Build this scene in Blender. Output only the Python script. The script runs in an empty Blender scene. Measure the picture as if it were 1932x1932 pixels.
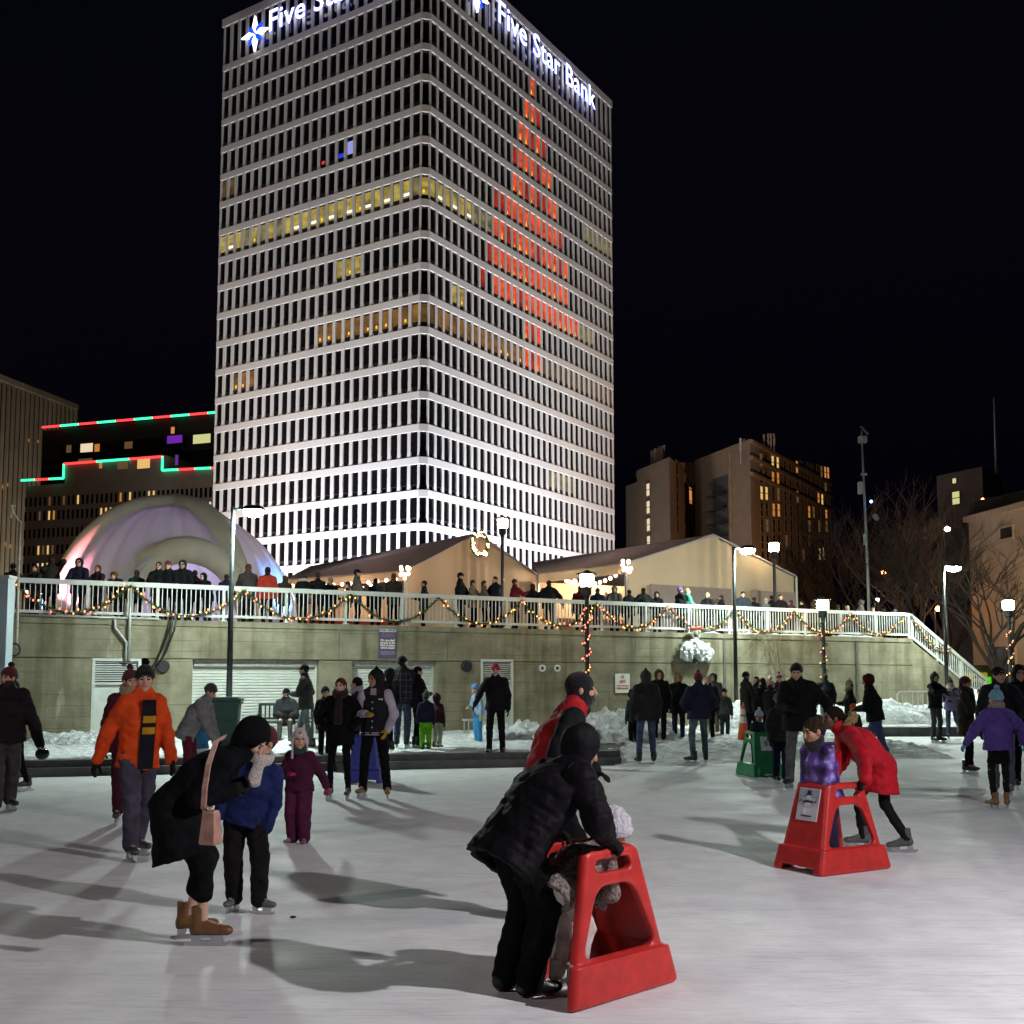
import bpy, bmesh, math, random
import numpy as np
from mathutils import Vector, Matrix
rnd = random.Random(7)
R = math.radians
sc = bpy.context.scene
COL = sc.collection
# ---------------------------------------------------------------- camera
F = 2065.0          # focal length in pixels of a 1932 px wide picture
CAMZ = 1.7
PITCH = R(4.9)
HOR = 1283.0
PPY = HOR - F * math.tan(PITCH)
cam = bpy.data.cameras.new('camera')
cam.sensor_width = 36.0
cam.lens = F / 1932.0 * 36.0
cam.shift_y = (PPY - 966.0) / 1932.0
cam.clip_start = 0.1
cam.clip_end = 3000
camo = bpy.data.objects.new('camera', cam)
COL.objects.link(camo)
camo.location = (0, 0, CAMZ)
camo.rotation_euler = (R(90) + PITCH, 0, 0)
sc.camera = camo
# ---------------------------------------------------------------- night sky
world = bpy.data.worlds.new('World')
sc.world = world
world.use_nodes = True
wn = world.node_tree
for n in list(wn.nodes):
    wn.nodes.remove(n)
wo = wn.nodes.new('ShaderNodeOutputWorld')
bg = wn.nodes.new('ShaderNodeBackground')
sky = wn.nodes.new('ShaderNodeTexSky')
sky.sky_type = 'NISHITA'
sky.sun_disc = False
sky.sun_elevation = R(-4.0)
sky.sun_rotation = R(200)
tint = wn.nodes.new('ShaderNodeMixRGB'); tint.blend_type = 'ADD'; tint.inputs[0].default_value = 1.0
tint.inputs[2].default_value = (.010, .011, .045, 1)      # faint navy city-night airglow
wn.links.new(sky.outputs[0], tint.inputs[1]); wn.links.new(tint.outputs[0], bg.inputs[0])
bg.inputs[1].default_value = 0.05
wn.links.new(bg.outputs[0], wo.inputs[0])
vs = sc.view_settings
vs.view_transform = 'Standard'
vs.look = 'None'
vs.gamma = 1.0
vs.use_curve_mapping = False
vs.exposure = 0.0
sc.cycles.max_bounces = 6
sc.cycles.diffuse_bounces = 3
sc.cycles.glossy_bounces = 3
sc.cycles.transmission_bounces = 4
sc.cycles.sample_clamp_indirect = 4.0
sc.cycles.use_light_tree = True
# ---------------------------------------------------------------- picture point -> world
_fw = np.array([0, math.cos(PITCH), math.sin(PITCH)])
_up = np.array([0, -math.sin(PITCH), math.cos(PITCH)])
def ray(x, y):
    return np.array([1., 0, 0]) * ((x - 966) / F) + _up * ((PPY - y) / F) + _fw
def atz(x, y, z=0.0):
    d = ray(x, y); t = (z - CAMZ) / d[2]
    return Vector((d[0] * t, d[1] * t, z))
def atd(x, y, Y):
    d = ray(x, y); t = Y / d[1]
    return Vector((d[0] * t, Y, CAMZ + d[2] * t))
# ---------------------------------------------------------------- materials
MATS = {}
def nodes_of(m):
    m.use_nodes = True
    return m.node_tree, m.node_tree.nodes['Principled BSDF']
def lin(c):
    return tuple(((v / 255) / 12.92 if v / 255 <= .04045 else ((v / 255 + .055) / 1.055) ** 2.4) for v in c)
def mat(name, col, rough=.6, metal=0., var=.25, scale=12., bump=0., bscale=None, spec=.5, stretch=None, coat=0., coords='Object', sheen=0., bdist=.02):
    if name in MATS: return MATS[name]
    m = bpy.data.materials.new(name); nt, b = nodes_of(m)
    tc = nt.nodes.new('ShaderNodeTexCoord'); mp = nt.nodes.new('ShaderNodeMapping')
    if stretch: mp.inputs['Scale'].default_value = stretch
    nt.links.new(tc.outputs[coords], mp.inputs[0])
    nz = nt.nodes.new('ShaderNodeTexNoise'); nz.inputs['Scale'].default_value = scale; nz.inputs['Detail'].default_value = 5
    nt.links.new(mp.outputs[0], nz.inputs['Vector'])
    rp = nt.nodes.new('ShaderNodeValToRGB')
    rp.color_ramp.elements[0].position = .3; rp.color_ramp.elements[1].position = .7
    rp.color_ramp.elements[0].color = (*[c * (1 - var) for c in col], 1)
    rp.color_ramp.elements[1].color = (*[min(1, c * (1 + var)) for c in col], 1)
    nt.links.new(nz.outputs[0], rp.inputs[0]); nt.links.new(rp.outputs[0], b.inputs['Base Color'])
    b.inputs['Roughness'].default_value = rough; b.inputs['Metallic'].default_value = metal
    b.inputs['Specular IOR Level'].default_value = spec
    if coat: b.inputs['Coat Weight'].default_value = coat
    if sheen: b.inputs['Sheen Weight'].default_value = sheen
    if bump:
        n2 = nt.nodes.new('ShaderNodeTexNoise'); n2.inputs['Scale'].default_value = bscale or scale * 4; n2.inputs['Detail'].default_value = 6
        nt.links.new(mp.outputs[0], n2.inputs['Vector'])
        bp = nt.nodes.new('ShaderNodeBump'); bp.inputs['Strength'].default_value = bump; bp.inputs['Distance'].default_value = bdist
        nt.links.new(n2.outputs[0], bp.inputs['Height']); nt.links.new(bp.outputs[0], b.inputs['Normal'])
    MATS[name] = m
    return m
def glow(name, col, strength, sample=True):
    if name in MATS: return MATS[name]
    m = bpy.data.materials.new(name); nt, b = nodes_of(m)
    b.inputs['Base Color'].default_value = (.02, .02, .02, 1)
    b.inputs['Emission Color'].default_value = (*col, 1)
    b.inputs['Emission Strength'].default_value = strength
    b.inputs['Specular IOR Level'].default_value = .1
    if not sample: m.cycles.emission_sampling = 'NONE'
    MATS[name] = m
    return m
def glow_var(name, col, strength, scale=.7, lo=.35, hi=1.35):
    """a lit room behind glass: uneven light, dimmer and brighter patches"""
    m = glow(name, col, strength, False); nt = m.node_tree; b = nt.nodes['Principled BSDF']
    tc = nt.nodes.new('ShaderNodeTexCoord'); mp = nt.nodes.new('ShaderNodeMapping'); mp.inputs['Scale'].default_value = (1, 1, 1.6); nt.links.new(tc.outputs['Object'], mp.inputs[0])
    nz = nt.nodes.new('ShaderNodeTexNoise'); nz.inputs['Scale'].default_value = scale; nz.inputs['Detail'].default_value = 3; nt.links.new(mp.outputs[0], nz.inputs['Vector'])
    mr = nt.nodes.new('ShaderNodeMapRange'); mr.inputs[1].default_value = .3; mr.inputs[2].default_value = .7; mr.inputs[3].default_value = lo * strength; mr.inputs[4].default_value = hi * strength
    nt.links.new(nz.outputs[0], mr.inputs[0]); nt.links.new(mr.outputs[0], b.inputs['Emission Strength'])
    return m
def cloth(col, kind='wool'):
    key = 'cloth_%s_%03d_%03d_%03d' % ((kind,) + tuple(int(c * 999) for c in col))
    if key in MATS: return MATS[key]
    if kind == 'puffer': return mat(key, col, .66, var=.2, scale=9, bump=.35, bscale=30, spec=.12)
    if kind == 'shell': return mat(key, col, .75, var=.25, scale=7, bump=.35, bscale=22, spec=.12)
    if kind == 'leather': return mat(key, col, .35, var=.3, scale=14, bump=.2, bscale=60, spec=.5)
    if kind == 'denim': return mat(key, col, .8, var=.4, scale=8, bump=.4, bscale=70, spec=.2)
    if kind == 'knit': return mat(key, col, .95, var=.3, scale=60, bump=.8, bscale=90, spec=.1, sheen=.2)
    if kind == 'fur': return mat(key, col, .95, var=.7, scale=45, bump=1., bscale=80, spec=.1)
    return mat(key, col, .9, var=.25, scale=10, bump=.4, bscale=40, spec=.08)
# ---------------------------------------------------------------- mesh builder
class MB:
    def __init__(s): s.v = []; s.f = []; s.mi = []
    def add(s, vs, fs, mi=0):
        o = len(s.v); s.v += [tuple(v) for v in vs]
        for f in fs: s.f.append(tuple(o + i for i in f)); s.mi.append(mi)
    def box(s, c, d, rz=0., mi=0, M=None):
        x, y, z = d[0] / 2, d[1] / 2, d[2] / 2
        m = Matrix.Rotation(rz, 3, 'Z') if M is None else M
        c = Vector(c)
        vs = [c + m @ Vector((a * x, b * y, e * z)) for a in (-1, 1) for b in (-1, 1) for e in (-1, 1)]
        s.add(vs, [(0, 1, 3, 2), (4, 6, 7, 5), (0, 4, 5, 1), (2, 3, 7, 6), (0, 2, 6, 4), (1, 5, 7, 3)], mi)
    def quad(s, a, b, c, d, mi=0): s.add([a, b, c, d], [(0, 1, 2, 3)], mi)
    def tube(s, pts, r, n=8, mi=0, cap=True):
        pts = [Vector(p) for p in pts]
        rs = r if isinstance(r, (list, tuple)) else [r] * len(pts)
        o = len(s.v); ref = None
        for i, p in enumerate(pts):
            t = (pts[min(i + 1, len(pts) - 1)] - pts[max(i - 1, 0)])
            t = t.normalized() if t.length > 1e-9 else Vector((0, 0, 1))
            if ref is None: ref = Vector((1, 0, 0)) if abs(t.x) < .9 else Vector((0, 1, 0))
            a = (ref - t * ref.dot(t)).normalized(); ref = a; b = t.cross(a)
            for k in range(n):
                th = 2 * math.pi * k / n
                s.v.append(tuple(p + (a * math.cos(th) + b * math.sin(th)) * rs[i]))
        for i in range(len(pts) - 1):
            for k in range(n):
                k2 = (k + 1) % n
                s.f.append((o + i * n + k, o + i * n + k2, o + (i + 1) * n + k2, o + (i + 1) * n + k)); s.mi.append(mi)
        if cap:
            s.f.append(tuple(o + k for k in range(n))[::-1]); s.mi.append(mi)
            e = o + (len(pts) - 1) * n
            s.f.append(tuple(e + k for k in range(n))); s.mi.append(mi)
    def lathe(s, c, prof, n=16, mi=0, cap=True):
        c = Vector(c); o = len(s.v)
        for r, z in prof:
            for k in range(n):
                th = 2 * math.pi * k / n
                s.v.append((c.x + r * math.cos(th), c.y + r * math.sin(th), c.z + z))
        for i in range(len(prof) - 1):
            for k in range(n):
                k2 = (k + 1) % n
                s.f.append((o + i * n + k, o + i * n + k2, o + (i + 1) * n + k2, o + (i + 1) * n + k)); s.mi.append(mi)
        if cap:
            s.f.append(tuple(o + k for k in range(n))[::-1]); s.mi.append(mi)
            e = o + (len(prof) - 1) * n
            s.f.append(tuple(e + k for k in range(n))); s.mi.append(mi)
    def ball(s, c, r, n=8, m=6, mi=0):
        rr = r if isinstance(r, (tuple, list)) else (r, r, r)
        o = len(s.v); c = Vector(c)
        for i in range(m + 1):
            ph = math.pi * i / m
            for k in range(n):
                th = 2 * math.pi * k / n
                s.v.append((c.x + rr[0] * math.sin(ph) * math.cos(th), c.y + rr[1] * math.sin(ph) * math.sin(th), c.z + rr[2] * math.cos(ph)))
        for i in range(m):
            for k in range(n):
                k2 = (k + 1) % n
                s.f.append((o + i * n + k, o + (i + 1) * n + k, o + (i + 1) * n + k2, o + i * n + k2)); s.mi.append(mi)
    def mesh(s, name, mats, smooth=False):
        me = bpy.data.meshes.new(name)
        me.from_pydata(s.v, [], s.f)
        for m in (mats if isinstance(mats, (list, tuple)) else [mats]): me.materials.append(m)
        if len(me.materials) > 1: me.polygons.foreach_set('material_index', s.mi)
        if smooth: me.polygons.foreach_set('use_smooth', [True] * len(me.polygons))
        me.validate(); me.update()
        return me
    def build(s, name, mats, parent=None, smooth=False):
        return link(name, s.mesh(name, mats, smooth), parent)
def link(name, me, parent=None, loc=None, rot=None, scale=None):
    o = bpy.data.objects.new(name, me); COL.objects.link(o)
    if parent is not None: o.parent = parent
    if loc is not None: o.location = loc
    if rot is not None: o.rotation_euler = rot
    if scale is not None: o.scale = scale if isinstance(scale, (tuple, list)) else (scale,) * 3
    return o
def tag(o, label, cat, group=None):
    o['label'] = label; o['category'] = cat
    if group: o['group'] = group
    return o
def thing(name, label, cat, loc=(0, 0, 0), rz=0., group=None):
    o = bpy.data.objects.new(name, None); COL.objects.link(o)
    o.empty_display_size = .2; o.location = loc; o.rotation_euler = (0, 0, rz)
    return tag(o, label, cat, group)
def struct(o): o['kind'] = 'structure'; return o
def children(o): return [c for c in bpy.data.objects if c.parent == o]
def copy_tree(o, kids, parent=None):
    c = o.copy(); COL.objects.link(c); c.parent = parent
    for k in kids.get(o, []): copy_tree(k, kids, c)
    return c
def kidmap(root):
    km = {}
    def rec(o):
        km[o] = [c for c in bpy.data.objects if c.parent == o]
        for c in km[o]: rec(c)
    rec(root); return km
def lamp(kind, name, loc, power, col=(1, 1, 1), parent=None, aim=None, size=.1, cone=90, blend=.5):
    L = bpy.data.lights.new(name, kind); L.energy = power; L.color = col
    if kind == 'AREA': L.shape = 'DISK'; L.size = size
    else: L.shadow_soft_size = size
    if kind == 'SPOT': L.spot_size = R(cone); L.spot_blend = blend
    o = bpy.data.objects.new(name, L); COL.objects.link(o); o.parent = parent; o.location = loc
    if aim is not None:
        o.rotation_euler = (Vector(aim) - Vector(loc)).to_track_quat('-Z', 'Y').to_euler()
    return o
def text_mesh(body, size, depth, bold=0., align='CENTER', space=1.):
    cu = bpy.data.curves.new('lettering', 'FONT'); cu.body = body; cu.size = size; cu.extrude = depth
    cu.offset = bold; cu.align_x = align; cu.align_y = 'BOTTOM_BASELINE' if False else 'CENTER'; cu.resolution_u = 3; cu.space_character = space
    o = bpy.data.objects.new('lettering', cu); COL.objects.link(o)
    bpy.context.view_layer.update()
    me = bpy.data.meshes.new_from_object(o)
    bpy.data.objects.remove(o); bpy.data.curves.remove(cu)
    me.materials.clear()
    return me
def split_letters(me):
    """one mesh per letter: connected pieces, the dot of an i joined to its stem"""
    n = len(me.vertices); par = list(range(n))
    def f(i):
        while par[i] != i: par[i] = par[par[i]]; i = par[i]
        return i
    for p in me.polygons:
        v = p.vertices
        for k in v[1:]: par[f(k)] = f(v[0])
    comps = {}
    for p in me.polygons: comps.setdefault(f(p.vertices[0]), []).append(p.index)
    items = []
    for c, ps in comps.items():
        xs = [me.vertices[v].co.x for q in ps for v in me.polygons[q].vertices]; items.append([min(xs), max(xs), ps])
    items.sort(key=lambda t: t[0] - t[1]); out = []
    for a, b, ps in items:
        for o in out:
            if min(b, o[1]) - max(a, o[0]) > .55 * (b - a): o[2] += ps; break
        else: out.append([a, b, list(ps)])
    res = []
    for a, b, ps in sorted(out, key=lambda t: t[0]):
        idx = {}; vs = []; fs = []; mi = []
        for q in ps:
            p = me.polygons[q]; fs.append([idx.setdefault(v, len(idx)) for v in p.vertices]); mi.append(p.material_index)
        vs = [None] * len(idx)
        for v, i in idx.items(): vs[i] = tuple(me.vertices[v].co)
        m2 = bpy.data.meshes.new('letter'); m2.from_pydata(vs, [], fs)
        for m in me.materials: m2.materials.append(m)
        m2.polygons.foreach_set('material_index', mi); m2.update(); res.append(m2)
    return res
# ---------------------------------------------------------------- distance-field modelling
def smin(a, b, k):
    if k <= 0: return np.minimum(a, b)
    h = np.maximum(k - np.abs(a - b), 0) / k
    return np.minimum(a, b) - h * h * k * .25
def cap(P, a, b, r0, r1, side=None, ss=1., quilt=None):
    a = np.asarray(a, np.float32); b = np.asarray(b, np.float32)
    ab = b - a; L2 = float(ab @ ab) + 1e-12
    q = P - a
    t = np.clip(q @ ab / L2, 0, 1)
    w = q - t[:, None] * ab
    d2 = np.einsum('ij,ij->i', w, w)
    if side is not None and ss != 1.:
        s_ = w @ np.asarray(side, np.float32)
        d2 = d2 - s_ * s_ * (1 - 1 / ss ** 2)
    r = r0 + (r1 - r0) * t
    if quilt:
        r = r + quilt[1] * (np.abs(np.sin(math.pi * t * math.sqrt(L2) / quilt[0])) - .6)
    return np.sqrt(np.maximum(d2, 0)) - r
def ell(P, c, r, M=None):
    q = P - np.asarray(c, np.float32)
    if M is not None: q = q @ np.asarray(M, np.float32)      # columns of M are the ellipsoid's axes
    r = np.asarray(r, np.float32)
    k0 = np.linalg.norm(q / r, axis=1); k1 = np.linalg.norm(q / (r * r), axis=1) + 1e-9
    return k0 * (k0 - 1) / k1
def wob(P, f, seed=0):
    x, y, z = P[:, 0] * f, P[:, 1] * f, P[:, 2] * f
    return (np.sin(x * 1.3 + 2.1 * np.sin(y * .9 + seed) + seed) + np.sin(y * 1.7 + 1.7 * np.sin(z * .8 + 2 * seed)) + np.sin(z * 1.1 + 1.9 * np.sin(x * 1.2 + 3 * seed))) / 3
def nets(fn, lo, hi, h):
    lo = np.asarray(lo, np.float32) - 2 * h; hi = np.asarray(hi, np.float32) + 2 * h
    n = np.maximum(np.ceil((hi - lo) / h).astype(int) + 1, 4)
    ax = [lo[i] + h * np.arange(n[i], dtype=np.float32) for i in range(3)]
    G = np.stack(np.meshgrid(*ax, indexing='ij'), -1).reshape(-1, 3)
    D = fn(G).reshape(n).astype(np.float32)
    D[np.abs(D) < 1e-7] = 1e-7
    S = D < 0
    c = [S[i:n[0] - 1 + i, j:n[1] - 1 + j, k:n[2] - 1 + k] for i in (0, 1) for j in (0, 1) for k in (0, 1)]
    cnt = sum(x.astype(np.int8) for x in c)
    act = (cnt > 0) & (cnt < 8)
    idx = np.argwhere(act)
    if len(idx) == 0: return np.zeros((0, 3), np.float32), np.zeros((0, 4), int)
    acc = np.zeros((len(idx), 3), np.float32); num = np.zeros(len(idx), np.float32)
    cor = [(i, j, k) for i in (0, 1) for j in (0, 1) for k in (0, 1)]
    for a in range(8):
        for b in range(a + 1, 8):
            ca, cb = np.array(cor[a]), np.array(cor[b])
            if np.abs(ca - cb).sum() != 1: continue
            ia = idx + ca; ib = idx + cb
            da = D[ia[:, 0], ia[:, 1], ia[:, 2]]; db = D[ib[:, 0], ib[:, 1], ib[:, 2]]
            x = (da < 0) != (db < 0)
            t = np.where(x, da / np.where(x, da - db, 1), 0)
            acc += np.where(x[:, None], ca + t[:, None] * (cb - ca), 0); num += x
    V = lo + h * (idx + acc / num[:, None])
    vid = np.full(act.shape, -1, int); vid[idx[:, 0], idx[:, 1], idx[:, 2]] = np.arange(len(idx))
    faces = []
    for d in range(3):
        s0 = [slice(None)] * 3; s1 = [slice(None)] * 3
        s0[d] = slice(0, n[d] - 1); s1[d] = slice(1, n[d])
        A = S[tuple(s0)]; B = S[tuple(s1)]
        e = np.argwhere(A != B)
        o1, o2 = (d + 1) % 3, (d + 2) % 3
        ok = (e[:, o1] > 0) & (e[:, o2] > 0) & (e[:, o1] < n[o1] - 1) & (e[:, o2] < n[o2] - 1)
        e = e[ok]
        if len(e) == 0: continue
        def cell(d1, d2):
            q = e.copy(); q[:, o1] -= d1; q[:, o2] -= d2
            return vid[q[:, 0], q[:, 1], q[:, 2]]
        quad = np.stack([cell(1, 1), cell(0, 1), cell(0, 0), cell(1, 0)], 1)
        neg = A[e[:, 0], e[:, 1], e[:, 2]]
        quad[~neg] = quad[~neg][:, ::-1]
        faces.append(quad)
    return V, np.concatenate(faces)
def np_mesh(name, parts, mats, smooth=True):
    V = []; Q = []; MI = []; o = 0
    for p in parts:
        v, q = p[0], p[1]
        V.append(v); Q.append(q + o); o += len(v)
        MI.append(p[2] if len(p) > 2 else np.zeros(len(q), int))
    V = np.concatenate(V); Q = np.concatenate(Q); MI = np.concatenate(MI)
    me = bpy.data.meshes.new(name)
    me.vertices.add(len(V)); me.vertices.foreach_set('co', V.astype(np.float32).ravel())
    me.loops.add(len(Q) * 4); me.polygons.add(len(Q))
    me.loops.foreach_set('vertex_index', Q.astype(np.int32).ravel())
    me.polygons.foreach_set('loop_start', np.arange(0, len(Q) * 4, 4, dtype=np.int32))
    me.polygons.foreach_set('loop_total', np.full(len(Q), 4, np.int32))
    for m in (mats if isinstance(mats, (list, tuple)) else [mats]): me.materials.append(m)
    if len(me.materials) > 1: me.polygons.foreach_set('material_index', MI.astype(np.int32))
    me.polygons.foreach_set('use_smooth', np.full(len(Q), smooth))
    me.update(calc_edges=True); me.validate()
    return me
# ---------------------------------------------------------------- ground, ice, platforms
def ice_material():
    m = bpy.data.materials.new('rink_ice'); nt, b = nodes_of(m); N = nt.nodes.new; L = nt.links.new
    tc = N('ShaderNodeTexCoord')
    def noise(scale, stretch=(1, 1, 1), rot=0, det=6):
        mp = N('ShaderNodeMapping'); mp.inputs['Scale'].default_value = stretch; mp.inputs['Rotation'].default_value = (0, 0, rot)
        L(tc.outputs['Object'], mp.inputs[0]); n = N('ShaderNodeTexNoise'); n.inputs['Scale'].default_value = scale; n.inputs['Detail'].default_value = det
        L(mp.outputs[0], n.inputs['Vector']); return n.outputs[0]
    def ramp(src, a, b_, ca, cb):
        r = N('ShaderNodeValToRGB'); r.color_ramp.elements[0].position = a; r.color_ramp.elements[1].position = b_
        r.color_ramp.elements[0].color = (*ca, 1); r.color_ramp.elements[1].color = (*cb, 1); L(src, r.inputs[0]); return r.outputs[0]
    def mul(a, b_, f=1.):
        x = N('ShaderNodeMixRGB'); x.blend_type = 'MULTIPLY'; x.inputs[0].default_value = f; L(a, x.inputs[1]); L(b_, x.inputs[2]); return x.outputs[0]
    big = ramp(noise(.35), .3, .7, (.77, .77, .775), (.90, .90, .90))
    fine = ramp(noise(2.6, (1, 1, 1), .4, 10), .35, .7, (.86, .86, .87), (1, 1, 1))
    col = mul(big, fine)
    for st, ro, sc_ in (((.22, 1.3, 1), .22, 26), ((.2, 1.2, 1), -.3, 34), ((.25, 1.3, 1), .95, 21)): col = mul(col, ramp(noise(sc_, st, ro, 4), .36, .44, (.86, .87, .885), (1, 1, 1)), .45)
    for k, (st, ro) in enumerate((((.28, 6, 1), .35), ((.2, 5, 1), -.5), ((.35, 9, 1), 1.25))):
        s1 = ramp(noise(2.4, st, ro, 8), .60, .68, (1, 1, 1), (.86, .87, .88)); col = mul(col, s1, .45)
    def scratch(scale, st, ro, lo, hi, c):
        ms = N('ShaderNodeMath'); ms.operation = 'SUBTRACT'; ms.inputs[1].default_value = .5; L(noise(scale, st, ro, 3), ms.inputs[0])
        ab = N('ShaderNodeMath'); ab.operation = 'ABSOLUTE'; L(ms.outputs[0], ab.inputs[0]); return ramp(ab.outputs[0], lo, hi, c, (1, 1, 1))
    for sc_, st, ro, c in ((1.3, (.22, 2.4, 1), .3, (.84, .86, .88)), (2.1, (.2, 3.0, 1), -.25, (.86, .87, .89)), (3.4, (.25, 2.8, 1), .08, (.86, .86, .88)), (1.1, (.2, 1.9, 1), .9, (.84, .86, .88))): col = mul(col, scratch(sc_, st, ro, .001, .007, c), .75)
    L(col, b.inputs['Base Color'])
    rg = ramp(noise(.9, (1, 1.6, 1), .2, 8), .35, .72, (.55,) * 3, (.8,) * 3); L(rg, b.inputs['Roughness'])
    b.inputs['Specular IOR Level'].default_value = .3
    ad = N('ShaderNodeMath'); ad.operation = 'ADD'; L(noise(2.2, (.5, 4, 1), .35, 6), ad.inputs[0]); L(noise(1.7, (1, 1, 1), .2, 9), ad.inputs[1])
    ad2 = N('ShaderNodeMath'); ad2.operation = 'ADD'; L(ad.outputs[0], ad2.inputs[0]); L(noise(45, (1, 1, 1), 0, 4), ad2.inputs[1])
    bp = N('ShaderNodeBump'); bp.inputs['Strength'].default_value = .13; bp.inputs['Distance'].default_value = .01
    L(ad2.outputs[0], bp.inputs['Height']); L(bp.outputs[0], b.inputs['Normal'])
    return m
SNOW = mat('packed_snow', (.64, .66, .67), .8, var=.26, scale=5, bump=1., bscale=13, spec=.2, bdist=.07)
DIRTY = mat('trampled_snow', (.55, .56, .56), .8, var=.38, scale=2.6, bump=1., bscale=7, spec=.2, bdist=.12)
ASPH = mat('dark_ground', (.05, .048, .045), .9, var=.4, scale=.6, bump=.4)
CURB = mat('wet_stone_curb', (.05, .055, .05), .5, var=.5, scale=3.5, bump=.5, bscale=18)
m = MB(); m.quad((-600, -60, -.35), (600, -60, -.35), (600, 1500, -.35), (-600, 1500, -.35)); struct(m.build('ground', ASPH))
m = MB()
m.add([(-26, -6, 0), (26, -6, 0), (26, 36, 0), (-26, 36, 0), (-26, -6, -.3), (26, -6, -.3), (26, 36, -.3), (-26, 36, -.3)],
      [(0, 1, 2, 3), (4, 7, 6, 5), (0, 4, 5, 1), (1, 5, 6, 2), (2, 6, 7, 3), (3, 7, 4, 0)])
struct(m.build('ice', ice_material()))
def vnoise(x, y, f, seed=0):
    return float(wob(np.array([[x, y, seed * 3.1]], np.float32), f, seed)[0])
def slab(name, poly, z0, z1, material, rough=0.0, step=None, kind=True, curb=None):
    """raised ground with its own front edge; the top is a fine grid so that it is uneven"""
    mb = MB(); n = len(poly)
    mb.add([(x, y, z0) for x, y in poly] + [(x, y, z1) for x, y in poly],
           [tuple(range(n, 2 * n))] + [(i, (i + 1) % n, n + (i + 1) % n, n + i) for i in range(n)])
    o = mb.build(name, material); return struct(o) if kind else o
# the promenade between rink edge and wall: snowy top, dark stone kerb in two steps towards the ice
PZ = .2
e0 = Vector((-15, 17.7)); e1 = Vector((-.5, 21.35)); e2 = Vector((2.2, 22.2))
slab('promenade', [(-15.2, 18.15), (2.1, 22.68), (4.2, 36.0), (-15.2, 27)], -.2, PZ, ASPH)
for nm, off, z0, z1 in (('lower_kerb', 0., -.2, .15), ('upper_kerb', .24, -.2, .27)):
    a = e0 + Vector((0, off)); b_ = e2 + Vector((0, off)); t = (b_ - a).normalized(); nn = Vector((-t.y, t.x)) * .3
    struct(slab(nm, [tuple(a), tuple(b_), tuple(b_ + nn), tuple(a + nn)], z0, z1, CURB, kind=False))
def heap(name, fn, x0, x1, y0, y1, step, material):
    """height field sheet: fn(x,y) gives z"""
    nx, ny = int((x1 - x0) / step) + 1, int((y1 - y0) / step) + 1
    xs = np.linspace(x0, x1, nx); ys = np.linspace(y0, y1, ny)
    X, Y = np.meshgrid(xs, ys, indexing='ij'); Z = fn(X, Y)
    V = np.stack([X, Y, Z], -1).reshape(-1, 3)
    I = np.arange(nx * ny).reshape(nx, ny)
    Q = np.stack([I[:-1, :-1], I[1:, :-1], I[1:, 1:], I[:-1, 1:]], -1).reshape(-1, 4)
    ok = (V[Q][:, :, 2] > -.5).any(1)
    return link(name, np_mesh(name, [(V, Q[ok])], material))
def wn2(X, Y, f, seed):
    P = np.stack([X.ravel(), Y.ravel(), np.full(X.size, seed * 1.7)], -1).astype(np.float32)
    return wob(P, f, seed).reshape(X.shape)
def rough2(X, Y, seed=1): return .5 * wn2(X, Y, 1.3, seed) + .3 * wn2(X, Y, 3.1, seed + 1) + .2 * wn2(X, Y, 7.3, seed + 2) + .12 * wn2(X, Y, 15, seed + 3)
# snow lying on the promenade (left part), up against the kerb
def prom(X, Y):
    yk = 18.15 + (X + 15) * .2535 + .42
    z = PZ + .05 + .05 * rough2(X, Y, 3) + .05 * np.clip(wn2(X, Y, 8, 9), 0, 1)
    z = np.where(Y < yk + .25 + .18 * wn2(X, Y, 2.3, 5), -1, z)
    z = np.where(X > 1.9, -1, z)
    return z
struct(heap('promenade_snow', prom, -15, 2.0, 18, 33.5, .14, SNOW))
# trampled way in from the wall to the ice, in the middle
def tramp(X, Y):
    w = np.clip((Y - 21.9 - np.clip(X - 3, 0, 9) * .25 - .5 * wn2(X, Y, 1.1, 2)) / 2.2, 0, 1)
    z = -.02 + w * (.11 + .12 * np.clip(rough2(X, Y, 8), -1, 1) + .09 * np.clip(wn2(X, Y, 9, 4), 0, 1) + .06 * np.abs(wn2(X, Y, 5, 6)))
    z = z + .006 * (Y - 22) * w
    return z
struct(heap('trampled_snow', tramp, 2.05, 9.6, 21.3, 38.5, .085, DIRTY))
slab('far_kerb', [(9.3, 33.2), (30, 33.6), (30, 34.0), (9.3, 33.7)], -.2, .28, CURB)
def prom2(X, Y): return .27 + .05 * rough2(X, Y, 11)
struct(heap('far_promenade_snow', prom2, 9.2, 30, 33.95, 46, .22, DIRTY))

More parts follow.
